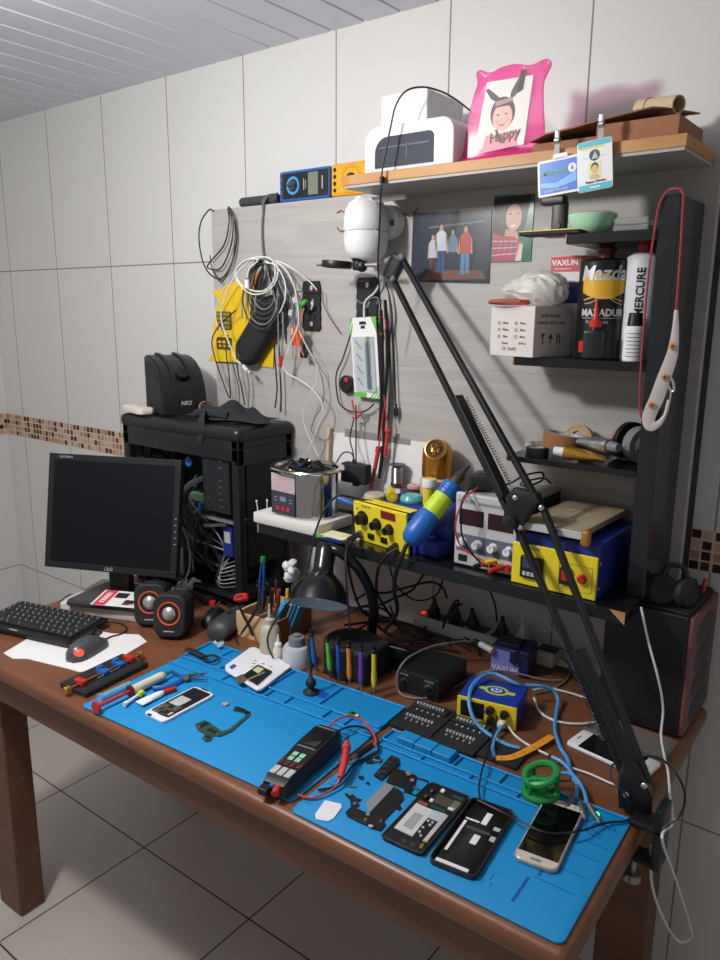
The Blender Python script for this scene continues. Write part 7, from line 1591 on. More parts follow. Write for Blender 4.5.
cable('black_cable', 'thin black cable looping from the right mat around the clamp past the bench edge', [(2.0583, -.5924, .7710), (2.0994, -.5966, .7720), (2.1436, -.6121, .7820), (2.1848, -.6111, .7820), (2.2186, -.5723, .7780), (2.2382, -.5205, .7700), (2.2600, -.4940, .7680), (2.2633, -.4768, .7700), (2.2567, -.4900, .8096), (2.2321, -.4850, .8225), (2.2257, -.4700, .8365), (2.2345, -.4400, .8353), (2.2900, -.4778, .8817), (2.3300, -.5231, .8966), (2.3450, -.5161, .8624), (2.3400, -.5092, .8237), (2.3220, -.5278, .8033)], .0017, M_BCABLE)
cable('black_cable', 'thin black cable dropping over the pin fixtures onto the black phone cover', [(1.9838, -.3877, .8000), (1.9974, -.4277, .7850), (2.0127, -.4746, .7800), (2.0289, -.5258, .7780), (2.0470, -.5689, .7750), (2.0602, -.5894, .7720)], .0016, M_BCABLE)
# white phone and clear case
def slab_phone(t, w, h, th, body, r, nm='body'):
    b = MB().m(body); b.prism(rrect(w, h, r, 6), 0, th, None, th*.3); b.build(nm, None, t, smooth_angle=50)
wp2 = thing('phone', 'white phone with a dark screen lying at the right rear of the bench', 'phone', (2.179, -.319, Zd), D(-8))
slab_phone(wp2, .152, .064, .0075, M_WHITE, .008)
b = MB().m(M_SCREEN); b.box((0, 0, .0077), (.106, .058, .0006)); b.build('screen', None, wp2)
b = MB().m(M_LGREY); b.prism(ell(.010, .010, 18, .064, 0), .0075, .0078); b.m(M_DGREY); b.box((-.066, 0, .0077), (.002, .012, .0004)); b.build('home_button', None, wp2)
ccp = thing('clear_case', 'transparent plastic case lying between the white phone and the small right tower', 'case', (2.184, -.245, Zd), D(-3))
b = MB().m(mat('clear smoke plastic', S('8d8f90'), .12, alpha=.35)); b.prism(rrect(.150, .066, .010), 0, .002); b.frame(.150, .066, .002, .002, .010); b.build('shell', None, ccp)
b = MB().m(M_LGREY); b.box((-.01, 0, .0022), (.045, .004, .0005)); b.build('lettering', None, ccp)

# ------------------------------------------------------------------ blue repair mats
def mat_thing(label, o, rz, W, Dp):
    t = thing('repair_mat', label, 'repair mat', (o[0], o[1], Zd), D(rz))
    b = MB().m(M_CYANM); b.prism(rrect(W, Dp, .012, 5, W/2, Dp/2), 0, .0034, None, .0008); b.build('sheet', None, t)
    return t
def ridges(t, rects, h=.0085, z0=.0030, name='ridges'):
    b = MB().m(M_CYANM)
    for x0, y0, x1, y1 in rects: b.box(((x0+x1)/2, (y0+y1)/2, (z0+h)/2), (x1-x0, y1-y0, h-z0), .0009, 1)
    b.build(name, None, t)
def grooves(t, rects, name, mt=None):
    b = MB().m(mt or M_CYAND)
    for x0, y0, x1, y1 in rects: b.box(((x0+x1)/2, (y0+y1)/2, .0034), (x1-x0, y1-y0, .0006))
    b.build(name, None, t)
mL = mat_thing('larger left blue silicone repair mat with empty trays along its back edge', (1.287, -.806), 3.65, .536, .358)
ridges(mL, [(.004, .352, .537, .357), (.004, .262, .009, .352), (.532, .262, .537, .352), (.004, .262, .537, .2665), (.075, .2665, .079, .352), (.115, .2665, .119, .352), (.079, .31, .115, .314), (.255, .2665, .259, .352), (.385, .2665, .389, .352), (.004, .226, .537, .2295)], name='tray_ridges')
ridges(mL, [(.155, .2295, .1585, .262), (.275, .2295, .2785, .262), (.325, .2295, .3285, .262), (.42, .2295, .4235, .262), (.47, .2295, .4735, .262)], name='slot_ridges')
grooves(mL, [(.080, .268, .114, .309), (.080, .3145, .114, .350)], 'tray_floor', mat('deeper blue silicone', S('0f83bd'), .55))
gr_ = []
for r in range(5):
    for k in range(13): gr_.append((.350+.0095*k+.002*r, .205-.012*r, .3562+.0095*k+.002*r, .2062-.012*r))
grooves(mL, gr_, 'printed_rows')
b = MB().m(M_CYAND)
for r0 in (.022, .014): b.tube([(.490+r0*math.cos(a), .19+r0*math.sin(a), .0034) for a in [.3+2*PI*k/18*.8 for k in range(18)]], .0011, 5, 1)
b.build('moulded_rings', None, mL)
mR = mat_thing('smaller right blue silicone repair mat with slots at its right side', (1.832, -.789), 2.0, .445, .295)
ridges(mR, [(.004, .287, .441, .291), (.004, .236, .008, .287), (.004, .250, .36, .2535), (.004, .232, .36, .2345), (.045, .2535, .0485, .287), (.150, .2535, .1535, .287), (.235, .2535, .2385, .287), (.315, .2535, .3185, .287), (.095, .2345, .098, .25), (.19, .2345, .193, .25), (.275, .2345, .278, .25), (.357, .215, .3605, .291)], name='tray_ridges')
b = MB().m(M_CYANM); b.box((.0515, .272, .010), (.036, .028, .016), .0012, 1); b.box((.0885, .272, .0095), (.036, .028, .015), .0012, 1); b.box((.1255, .272, .009), (.036, .028, .014), .0012, 1); b.build('stepped_blocks', None, mR)
grooves(mR, [(.362, .03, .3665, .085), (.372, .095, .3765, .125), (.380, .14, .3845, .17), (.385, .19, .3895, .255)], 'slots')
grooves(mR, [(.37, .09, .43, .0912), (.375, .128, .432, .1292), (.38, .172, .436, .1732), (.40, .205, .436, .2062)], 'printed_lines')
gr_ = []
for k in range(6): gr_.append((.262+.012*k, .048, .2632+.012*k, .064)); gr_.append((.267+.012*k, .036, .2682+.012*k, .046))
grooves(mR, gr_, 'printed_rows')
b = MB().m(M_CYAND)
for r0 in (.022, .013): b.tube([(.412+r0*math.cos(a), .245+r0*math.sin(a), .0034) for a in [.3+2*PI*k/18*.8 for k in range(18)]], .0010, 5, 1)
b.build('moulded_rings', None, mR)
gr_ = []
for r in range(2):
    for k in range(14): gr_.append((.006+.004*r+.0*k, .03+.012*k, .018+.004*r, .031+.012*k))
grooves(mR, gr_, 'ruler_marks')
ZM = Zd+.0036
def frame_of(p_tl, p_tr, p_br, p_bl):
    """centre, yaw, width (tl-tr), height (tl-bl) of a rectangle given by its four corners"""
    a, b_, c, d = [Vector(p) for p in (p_tl, p_tr, p_br, p_bl)]
    ctr = (a+b_+c+d)/4; ux = ((b_-a)+(c-d)); yaw = math.atan2(ux.y, ux.x)
    return ctr, yaw, ((b_-a).length+(c-d).length)/2, ((a-d).length+(b_-c).length)/2
# board holder jig
J0 = Vector((1.2286, -.7847, .7600)); J1 = Vector((1.2126, -.6184, .7600)); jd = J1-J0
jg = thing('board_holder', 'black circuit board holder with blue and red clamps and brass screws', 'board holder', tuple((J0+J1)/2)[:2]+(Zd,), math.atan2(jd.y, jd.x))
JL = .165
for s, w in ((1.25, .036), (-1.1, .026)):
    b = MB().m(mat('black bakelite', S('232425'), .5, noise=.1)); b.base(0, s*.022, 0, JL, w, .012, .0015); b.box((0, s*.022, .012), (JL-.012, w-.010, .003), .0008, 1); b.build('rail', None, jg)
b = MB().m(MATS['black bakelite']); b.base(-JL/2+.008, 0, 0, .016, .03, .010, .001); b.build('end_block', None, jg)
b = MB().m(MATS['black bakelite']); b.base(JL/2-.008, 0, 0, .016, .03, .010, .001); b.build('end_block', None, jg)
b = MB().m(MATS['black bakelite']); b.base(0, .004, 0, JL-.004, .05, .005, .001); b.build('base_plate', None, jg)
for yy in (.003, -.008):
    b = MB().m(M_GOLD if yy > 0 else M_METAL); b.cyl((-JL/2-.012 if yy > 0 else -.03, yy, .014), (JL/2+.012 if yy > 0 else .05, yy, .014), .0022, n=10); b.build('rod', None, jg)
for x in (-.006, .036):
    b = MB().m(M_BLUE); b.base(x, .004, .010, .016, .030, .012, .002); b.box((x, .012, .024), (.012, .010, .006), .001); b.build('blue_clamp', None, jg)
for x in (-.062, .066):
    b = MB().m(M_RED); b.base(x, .004, .010, .013, .028, .013, .002); b.build('red_clamp', None, jg)
for x in (-JL/2-.014, JL/2+.014):
    b = MB().m(M_GOLD); b.cyl((x-.006, .003, .014), (x+.006, .003, .014), .0075, n=8, bev=.001); b.build('brass_knob', None, jg)
# syringes and tubes
def syr(name, label, a, c, zc, parts, cat='syringe'):
    a = Vector(a); c = Vector(c); a.z = c.z = zc; d = c-a; q = Matrix.Translation(a) @ d.to_track_quat('Z', 'Y').to_matrix().to_4x4(); Lq = d.length
    t = thing(name, label, cat, tuple(a))
    for nm, m_, prof in parts:
        b = MB().m(m_); b.lathe([(r, u*Lq) for r, u in prof], 20, q); b.build(nm, None, t, world=True, smooth_angle=40)
    return t
M_CLR = mat('clear syringe', S('bcd3de'), .2, alpha=.45)
syr('syringe', 'cream filled syringe with a red plunger disc on the left mat', (1.3373, -.8069, .7760), (1.3320, -.6135, .7760), ZM+.0125, (('plunger', M_RED, [(0, 0), (.012, 0), (.0125, .012), (.0125, .03), (.004, .035), (.0035, .42), (0, .42)]), ('flange', M_DRED, [(0, .415), (.0125, .418), (.0125, .44), (.009, .445), (0, .445)]), ('barrel', mat('cream flux', S('d6d0bd'), .35), [(.0085, .44), (.0095, .45), (.0095, .84), (.0075, .87), (.004, .89), (0, .89)]), ('tip', M_METAL, [(.0045, .885), (.003, .96), (.001, 1.0), (0, 1.0)])))
syr('syringe', 'clear blue tinted empty syringe lying behind the red plunger syringe', (1.3028, -.7751, .7720), (1.3022, -.7012, .7720), ZM+.0088, (('barrel', mat('pale blue syringe', S('8cc4e0'), .2, alpha=.5), [(0, 0), (.0088, 0), (.0088, .05), (.0062, .07), (.0062, 1), (0, 1)]),))
syr('applicator', 'slim white applicator with a yellow collar next to the red plunger syringe', (1.3621, -.7589, .7700), (1.3482, -.7033, .7700), ZM+.0065, (('barrel', M_WHITE, [(0, 0), (.0052, 0), (.0052, .1), (.0032, .14), (.0032, .75), (0, .75)]), ('collar', mat('lime collar', S('c9d62c'), .4), [(0, .74), (.0058, .75), (.0058, .98), (.004, 1), (0, 1)])), 'applicator')
t = thing('paste_tube', 'small white paste tube with a red cap lying beside the applicator on the left mat', 'tube', (1.3702, -.7032, .7640))
a = Vector((1.3803, -.7370, .7700)); c = Vector((1.3817, -.6795, .7700)); e = Vector((1.3874, -.6509, .7700)); q = (c-a).to_track_quat('X', 'Z').to_matrix().to_4x4(); Lq = (c-a).length
b = MB().m(M_PAPER); b.loft([[Matrix.Translation(a) @ q @ Vector((Lq*u, w*math.cos(2*PI*k/14), h*math.sin(2*PI*k/14))) for k in range(14)] for u, w, h in ((0, .012, .0012), (.3, .0105, .004), (.85, .0075, .006), (1, .0045, .0045))]); b.build('body', None, t, world=True)
b = MB().m(M_RED); b.cyl(c, e, .0052, .0046, 16, bev=.001); b.build('cap', None, t, world=True)
# pliers on the mat
pq = thing('pliers', 'small pliers with blue handles lying open on the left mat behind the paste tube', 'pliers', (1.3570, -.6158, .7640))
for lab, pts in (('handle', [(1.3503, -.6802, .7700), (1.3662, -.6622, .7700), (1.3703, -.6370, .7700), (1.3660, -.6122, .7700)]), ('handle', [(1.3206, -.6073, .7700), (1.3417, -.6083, .7700), (1.3624, -.6092, .7700)])):
    b = MB().m(M_BLUE); b.tube(pts, lambda u: (.0038, .0048), 8, 4); b.build(lab, None, pq, world=True)
for pts in ([(1.3660, -.6122, .7700), (1.3810, -.6032, .7700), (1.4125, -.5867, .7700)], [(1.3624, -.6092, .7700), (1.3687, -.5928, .7700), (1.3867, -.5668, .7700)]):
    b = MB().m(M_DGREY); b.tube(pts, lambda u: (.0036-.0022*u, .0048-.0036*u), 8, 4); b.build('jaw', None, pq, world=True)
b = MB().m(M_METAL); b.cyl((1.3597, -.6018, .7650), (1.3769, -.6156, .7760), .0062, n=14); b.build('pivot', None, pq, world=True)
# black ring tool
rt = thing('ring_tool', 'flat black strap tool with a ring end on the left mat', 'tool', (1.2940, -.5063, .7640))
b = MB().m(M_BLACKM); b.tube([(1.2638, -.5213, .7730), (1.2844, -.5183, .7730), (1.3255, -.5216, .7730)], lambda u: (.0022, .0085), 8, 4, flat=(0, 0, 1)); b.build('handle', None, rt, world=True)
b = MB().m(M_BLACKM); c_ = Vector((1.3445, -.5193, .7730)); b.torus((0, 0, 0), .0165, .0026, 30, 6, M=TR(*c_)); b.build('ring', None, rt, world=True)
cr_ = MB().m(mat('clear crystal', S('c2dbe6'), .1, alpha=.55)); rr_ = random.Random(9)
for k in range(8): cr_.box((rr_.uniform(-.012, .012), rr_.uniform(-.010, .010), .005+rr_.uniform(0, .004)), (.012, .007, .007), .001, 1, rot=(rr_.random(), rr_.random(), rr_.random()*3))
tag(cr_.build('clear_pieces', None, None, (1.2999, -.4510, .7640)), 'clear plastic pieces lying in the corner tray of the left mat', 'plastic pieces')
# phone mid-frame
def phone_frame(name, label, corners, th, z):
    ctr, yaw, w, h = frame_of(*corners); ctr.z = z
    return thing(name, label, 'phone part', tuple(ctr), yaw), w, h
t, w, h = phone_frame('phone_chassis', 'white phone mid frame with a black inside on the left mat', ((1.4074, -.6179, .7640), (1.4621, -.6201, .7640), (1.4808, -.7487, .7640), (1.4176, -.7547, .7640)), .006, ZM)
b = MB().m(M_WHITE); b.prism(rrect(w, h, .011, 6), 0, .006, None, .0015); b.build('frame', None, t, smooth_angle=50)
b = MB().m(M_BLACK); b.prism(rrect(w-.009, h-.022, .004, 3, 0, .004), .0060, .0066); b.build('inner_plate', None, t)
b = MB().m(M_LGREY); b.box((-.004, .004, .0069), (.028, .034, .0008)); b.m(M_METAL); b.box((.012, -.020, .0069), (.014, .018, .0012)); b.box((-.014, -.024, .0069), (.014, .010, .0010)); b.m(M_GOLD); b.box((.0, -.0305, .0069), (.022, .006, .0012)); b.build('shield', None, t)
for x, y, sx, sy, mt in ((-.014, -.047, .016, .010, M_METAL), (.008, -.050, .014, .007, M_DGREY), (.018, -.040, .006, .012, M_LGREY), (-.004, -.038, .010, .005, M_METAL), (-.018, -.034, .006, .010, M_GREY), (.0, .0655, .018, .003, M_BLACK), (-.012, -.0655, .010, .005, M_BLACK)):
    b = MB().m(mt); b.box((x, y, .0068), (sx, sy, .0008)); b.build('small_module', None, t)
# white back cover with battery tray
bc = thing('phone_shell', 'white phone back cover with a black battery lying on the left mat', 'phone part', (1.4608, -.4903, .7700))
cv = [(1.3978, -.5252, .7700), (1.3755, -.4278, .7700), (1.3826, -.4188, .7700), (1.4955, -.4293, .7700), (1.5144, -.4418, .7700), (1.5351, -.5501, .7700), (1.5301, -.5595, .7700), (1.4169, -.5399, .7700)]
c0 = Vector((1.4608, -.4903, .7700))
b = MB().m(M_WHITE); b.prism([(p[0]-c0.x, p[1]-c0.y) for p in cv][::-1], 0, .0055, None, .0015); b.build('cover', None, bc, smooth_angle=50)
def quad(ps, z0, z1, mt, nm, par, c0, bev=0):
    b = MB().m(mt); pts = [(p[0]-c0.x, p[1]-c0.y) for p in ps]
    ar = sum(pts[i][0]*pts[(i+1) % len(pts)][1]-pts[(i+1) % len(pts)][0]*pts[i][1] for i in range(len(pts)))
    b.prism(pts if ar > 0 else pts[::-1], z0, z1, None, bev); return b.build(nm, None, par)
quad([(1.4680, -.5388, .7730), (1.4584, -.4848, .7730), (1.5033, -.4878, .7730), (1.5191, -.5485, .7730)], .0055, .0105, M_BLACK, 'battery', bc, c0, .0008)
quad([(1.4685, -.5113, .7760), (1.4661, -.4924, .7760), (1.4845, -.4927, .7760), (1.4899, -.5147, .7760)], .0105, .0109, mat('pale yellow label', S('c9c48f'), .6), 'battery_label', bc, c0)
quad([(1.4885, -.5470, .7760), (1.4926, -.5010, .7760), (1.4983, -.5022, .7760), (1.4947, -.5487, .7760)], .0105, .0108, M_GREY, 'battery_line', bc, c0)
quad([(1.4613, -.5555, .7730), (1.4615, -.5325, .7730), (1.4842, -.5430, .7730), (1.4886, -.5672, .7730)], .0055, .0085, mat('tarnished copper foil', S('8f7a68'), .4, .6), 'copper_foil', bc, c0)
quad([(1.4109, -.5255, .7730), (1.4088, -.5089, .7730), (1.4210, -.5114, .7730), (1.4246, -.5296, .7730)], .0055, .0058, M_CYAND, 'camera_hole', bc, c0)
for k in range(7):
    b = MB().m(M_DGREY if k % 2 else M_METAL); b.base(-.027+.008*k, .022-.012*(k % 3), .0055, .006, .003, .0004, 0, rot=(0, 0, .4)); b.build('small_contact', None, bc)
# L shaped mainboard, chip, pick, small green board
mbx = thing('phone_mainboard', 'green L shaped phone mainboard lying alone in the middle of the left mat', 'circuit board', (1.5612, -.6885, .7644))
c0 = Vector((1.5612, -.6885, .7644))
out = [(1.5209, -.7149, .7640), (1.5233, -.6947, .7640), (1.5362, -.6937, .7640), (1.5559, -.6963, .7640), (1.5793, -.7000, .7640), (1.5844, -.6872, .7640), (1.5752, -.6398, .7640), (1.5675, -.6270, .7640), (1.5393, -.6347, .7640), (1.5309, -.6242, .7640), (1.5357, -.6180, .7640), (1.5724, -.6183, .7640), (1.5790, -.6274, .7640), (1.5940, -.6862, .7640), (1.5905, -.7128, .7640), (1.5777, -.7207, .7640), (1.5876, -.7320, .7640), (1.5828, -.7421, .7640), (1.5683, -.7388, .7640), (1.5623, -.7264, .7640), (1.5416, -.7253, .7640)]
quad(out, 0, .0016, mat('dark green mainboard', S('2c4a3e'), .4, noise=.7, scale=420), 'board', mbx, c0)
for px_ in ((1.5367, -.7114, .7640), (1.5591, -.7115, .7640), (1.5716, -.7104, .7640), (1.5743, -.7298, .7640), (1.5359, -.7008, .7640), (1.5547, -.6226, .7640), (1.5442, -.6260, .7640), (1.5677, -.6244, .7640)):
    b = MB().m(M_PCBD); b.base(px_[0]-c0.x, px_[1]-c0.y, .0016, .009, .008, .0012, 0, rot=(0, 0, .4)); b.build('chip', None, mbx)
b = MB().m(M_METAL)
for px_ in ((1.5350, -.7172, .7640), (1.5541, -.7021, .7640), (1.5811, -.7116, .7640), (1.5751, -.7377, .7640), (1.5843, -.6694, .7640)): b.base(px_[0]-c0.x, px_[1]-c0.y, .0016, .005, .005, .0014)
b.build('shields', None, mbx)
ch = MB().m(mat('grey ceramic chip', S('a59f98'), .5)); ch.base(0, 0, 0, .012, .011, .004, .0006, 1); tag(ch.build('square_chip', None, None, (1.5108, -.6282, .7642), D(8)), 'small square grey chip lying near the L shaped mainboard', 'chip')
pk = MB().m(mat('royal blue pick', S('1c44c8'), .35)); pk.prism([(-.013, .006), (-.010, .011), (0, .0125), (.010, .009), (.0125, .003), (.006, -.006), (0, -.011), (-.006, -.008)], 0, .0012, None, .0004); tag(pk.build('opening_pick', None, None, (1.6398, -.4806, .7644), D(-25)), 'blue triangular opening pick lying right of the black suction tool', 'pick')
gpb = thing('small_board', 'tiny green circuit board with a white socket in the right tray of the left mat', 'circuit board', (1.7353, -.5002, .7644), D(-12))
b = MB().m(mat('bright green board', S('1f7a46'), .4)); b.base(0, 0, 0, .022, .010, .003); b.build('board', None, gpb); b = MB().m(M_WHITE); b.base(.0105, -.002, .0008, .006, .007, .004); b.build('socket', None, gpb); b = MB().m(M_PCBD); b.base(-.003, 0, .003, .009, .005, .0012); b.build('chip', None, gpb)
# pen multimeter with leads
M0 = Vector((1.7901, -.7806, .7640)); M1 = Vector((1.7602, -.6003, .7640)); md = M1-M0
mm = thing('clamp_tester', 'black handheld tester with four green buttons lying across the gap of both mats', 'tester', (M0.x+md.x/2, M0.y+md.y/2, ZM+.006), math.atan2(md.y, md.x))
ML = md.length; MW = .056
b = MB().m(mat('black tester plastic', S('17181a'), .4, noise=.1))
b.loft([[(x, y, z) for y, z in ((-w, 0), (w, 0), (w, h*.6), (w*.82, h), (-w*.82, h), (-w, h*.6))] for x, w, h in ((-ML/2, MW*.40, .018), (-ML/2+.012, MW*.46, .024), (-.02, MW*.46, .027), (.01, MW*.5, .029), (ML/2-.02, MW*.5, .029), (ML/2-.004, MW*.44, .026), (ML/2, MW*.40, .020))]); b.build('housing', None, mm)
b = MB().m(M_BLACKG); b.box((.040, 0, .0295), (.060, .036, .0012), .0004, 1); b.build('screen', None, mm)
b = MB().m(mat('painted screen glint', S('35363a'), .2)); b.prism([(.015, -.015), (.015, .015), (.035, -.015)], .0299, .0303); b.build('painted_reflection', None, mm)  # paler triangle paints a reflection onto the screen
for x, y in ((-.030, .007), (-.030, -.007), (-.016, .007), (-.016, -.007)):
    b = MB().m(mat('mint button', S('8fd0ac'), .4)); b.base(x, y, .0262, .011, .010, .0028, .0012); b.build('green_button', None, mm)
for y in (-.014, 0, .014):
    b = MB().m(M_LGREY); b.base(-.066, y, .0245, .022, .0115, .0022, .0008); b.build('grey_button', None, mm)
b = MB().m(mat('dark red print', S('8a3030'), .6))
for r in range(2):
    for k in range(4): b.box((-.0415-.006*r, -.018+.012*k, .0272), (.0034, .0075, .0005))
b.build('print', None, mm)
for xx in (.0755, .007):
    b = MB().m(M_LGREY); b.box((xx, 0, .0297), (.0012, .035, .0004)); b.build('screen_line', None, mm)
jk = MB().m(M_RED); jk.cyl((-ML/2-.012, -.010, .010), (-ML/2+.014, -.004, .014), .0068, .0062, 14, bev=.001); jk.build('red_jack', None, mm)
b = MB().m(M_BLACK); b.base(-ML/2-.006, .012, .002, .022, .018, .012, .002); b.build('black_jack', None, mm)
b = MB().m(M_BLUE); b.base(-ML/2-.001, .002, .012, .006, .008, .006, .001); b.build('blue_port', None, mm)
tp = thing('test_probe', 'red test probe lying against the right side of the black tester', 'test probe', (1.8396, -.6696, .7640))
b = MB().m(M_RCABLE); b.tube([(1.8173, -.6255, .7980), (1.8312, -.6456, .7940), (1.8487, -.6757, .7860), (1.8567, -.6935, .7800)], lambda u: .0048+.0018*math.sin(u*PI), 10, 4); b.build('handle', None, tp, world=True)
b = MB().m(M_RCABLE); b.cyl((1.8235, -.6344, .7970), (1.8286, -.6419, .7950), .0078, n=14); b.build('collar', None, tp, world=True)
b = MB().m(M_BLACK); b.cyl((1.8173, -.6255, .7980), (1.8092, -.6139, .8010), .0024, .0012, 10); b.build('tip', None, tp, world=True)
cable('test_lead', 'red test lead curling from the red probe under the black tester', [(1.8567, -.6935, .7800), (1.8582, -.7083, .7720), (1.8523, -.7342, .7690), (1.8413, -.7509, .7680), (1.8210, -.7570, .7680)], .0021, M_RCABLE)
cable('test_lead', 'red test lead rising in a big loop behind the black tester', [(1.7564, -.6484, .7780), (1.7558, -.6203, .7860), (1.7533, -.5833, .7940), (1.7589, -.5520, .7940), (1.7792, -.5385, .7890), (1.8111, -.5469, .7820), (1.8361, -.5652, .7760), (1.8410, -.5897, .7740), (1.8342, -.6185, .7720), (1.8261, -.6364, .7720), (1.8158, -.6484, .7720)], .0021, M_RCABLE)
cable('test_lead', 'black test lead looping behind the black tester inside the red loop', [(1.7747, -.6178, .7800), (1.7671, -.5944, .7820), (1.7695, -.5623, .7800), (1.7858, -.5408, .7760), (1.8107, -.5431, .7740), (1.8389, -.5630, .7720), (1.8507, -.5820, .7700), (1.8456, -.6075, .7690), (1.8402, -.6346, .7690), (1.8495, -.6713, .7690), (1.8520, -.7059, .7680), (1.8378, -.7272, .7680)], .0021, M_BCABLE)
bp_ = thing('test_probe', 'black test probe lying in the tester leads next to the left mat corner', 'test probe', (1.8259, -.5814, .7640))
b = MB().m(M_BLACK); b.cyl((1.8357, -.6176, .7760), (1.8381, -.5800, .7780), .0062, .005, 14, bev=.001); b.build('handle', None, bp_, world=True); b = MB().m(M_METAL); b.cyl((1.8357, -.6176, .7760), (1.8353, -.6313, .7750), .0016, n=8); b.build('tip', None, bp_, world=True)
# white card piece
wpz = MB().m(M_WHITE); c0 = Vector((1.8816, -.7541, .7643)); pts = [(1.8716, -.7737, .7640), (1.8615, -.7376, .7640), (1.8873, -.7286, .7640), (1.8940, -.7345, .7640), (1.9009, -.7628, .7640), (1.8982, -.7740, .7640), (1.8806, -.7818, .7640)]
pp = [(p[0]-c0.x, p[1]-c0.y) for p in pts]; wpz.prism(pp[::-1], 0, .0016, None, .0005); tag(wpz.build('plastic_piece', None, None, c0), 'small white plastic piece with a cut corner at the front of the right mat', 'plastic piece')
# dismantled phone parts
dp2 = thing('phone_midboard', 'dismantled black phone inner frame with a silver and black shield on the right mat', 'phone part', (1.9240, -.6596, .7644))
c0 = Vector((1.9240, -.6596, .7644))
M_BRN = mat('dark bronze shield', S('2a2624'), .4, .4)
quad([(1.8847, -.6374, .7640), (1.8738, -.5710, .7640), (1.8916, -.5714, .7640), (1.9004, -.5858, .7640), (1.9016, -.6394, .7640)], 0, .0042, M_BLACK, 'speaker_block', dp2, c0, .0006)
quad([(1.8968, -.5958, .7640), (1.9298, -.5951, .7640), (1.9414, -.6344, .7640), (1.9112, -.6384, .7640)], 0, .0026, M_BRN, 'upper_shield', dp2, c0, .0004)
quad([(1.9136, -.5939, .7640), (1.9420, -.5923, .7640), (1.9537, -.6158, .7640), (1.9590, -.6351, .7640), (1.9495, -.6425, .7640)], 0, .0022, M_PCBD, 'upper_board', dp2, c0, .0003)
b = MB().m(M_BLACK)
rim = [Vector(p)-c0 for p in [(1.9440, -.5975, .7640), (1.9636, -.5931, .7640), (1.9699, -.6010, .7640), (1.9709, -.6383, .7640), (1.9563, -.6402, .7640)]]
b.tube([Vector((v.x, v.y, .0016)) for v in rim], .0016, 6, 1, closed=True); b.tube([Vector((v.x, v.y, .0016)) for v in [Vector(p)-c0 for p in [(1.9533, -.6227, .7640), (1.9676, -.6220, .7640)]]], .0014, 6, 1); b.build('camera_ring', None, dp2)
quad([(1.9170, -.7030, .7640), (1.9097, -.6397, .7640), (1.9281, -.6404, .7640), (1.9366, -.7190, .7640)], .0, .0016, mat('brushed silver foil', S('a6a9b0'), .35, .5), 'silver_shield', dp2, c0)
quad([(1.9366, -.7190, .7640), (1.9283, -.6402, .7640), (1.9478, -.6439, .7640), (1.9598, -.6572, .7640), (1.9660, -.7232, .7640)], .0, .0016, M_BLACK, 'black_shield', dp2, c0)
quad([(1.9073, -.7420, .7640), (1.9055, -.7238, .7640), (1.9312, -.7233, .7640), (1.9631, -.7207, .7640), (1.9728, -.7261, .7640), (1.9745, -.7430, .7640), (1.9395, -.7469, .7640), (1.9152, -.7471, .7640)], 0, .0034, M_PCBD, 'lower_board', dp2, c0, .0005)
for nm, mt, pts in ((('pink_module', mat('dusty pink metal', S('b08f8a'), .4, .3), [(1.9222, -.5989, .7640), (1.9263, -.5935, .7640), (1.9348, -.5980, .7640), (1.9314, -.6050, .7640)]), ('pink_module', MATS['dusty pink metal'], [(1.9403, -.6089, .7640), (1.9445, -.6056, .7640), (1.9488, -.6120, .7640), (1.9435, -.6155, .7640)]), ('silver_contact', M_SILVER, [(1.9324, -.6414, .7640), (1.9366, -.6402, .7640), (1.9382, -.6460, .7640), (1.9341, -.6462, .7640)]), ('silver_contact', M_SILVER, [(1.9337, -.7250, .7640), (1.9383, -.7214, .7640), (1.9434, -.7281, .7640), (1.9386, -.7305, .7640)]), ('gold_contact', M_GOLD, [(1.9404, -.7385, .7640), (1.9427, -.7337, .7640), (1.9470, -.7411, .7640), (1.9433, -.7431, .7640)]), ('gold_contact', M_GOLD, [(1.9610, -.7244, .7640), (1.9633, -.7226, .7640), (1.9667, -.7291, .7640), (1.9643, -.7304, .7640)]), ('silver_contact', M_LGREY, [(1.9550, -.7447, .7640), (1.9608, -.7419, .7640), (1.9627, -.7468, .7640), (1.9564, -.7488, .7640)]))):
    quad(pts, .0034, .0046, mt, nm, dp2, c0)
b = MB().m(M_DGREY)
for p in [(1.8863, -.5923, .7640), (1.8877, -.6055, .7640), (1.8919, -.6205, .7640), (1.8882, -.6278, .7640), (1.8829, -.5760, .7640)]: b.base(p[0]-c0.x, p[1]-c0.y, .0042, .010, .0045, .0008, 0, rot=(0, 0, .75))
b.build('block_relief', None, dp2)
fx = thing('flex_part', 'small black flex connector lying left of the silver shield on the right mat', 'phone part', (1.8972, -.7103, .7644))
b = MB().m(M_PCBD); b.prism([(-.022, .006), (-.010, .012), (0, .008), (.010, .010), (.008, .002), (.016, -.004), (.013, -.016), (.005, -.012), (-.004, -.002), (-.014, .001)], 0, .0022, None, .0004); b.build('flex', None, fx)
b = MB().m(M_GREY); b.base(-.012, .007, .0022, .005, .004, .001); b.base(.008, -.006, .0022, .005, .005, .001); b.build('contact', None, fx)
cmz = thing('camera_module', 'small silver phone camera module at the back left of the right mat', 'phone part', (1.8619, -.5971, .7644), D(30))
b = MB().m(M_METAL); b.base(0, 0, 0, .013, .013, .006, .001, 1); b.build('housing', None, cmz); b = MB().m(M_BLACK); b.cyl((0, 0, .006), (0, 0, .0075), .0045, n=18); b.base(-.012, -.006, 0, .012, .010, .002); b.build('lens', None, cmz)
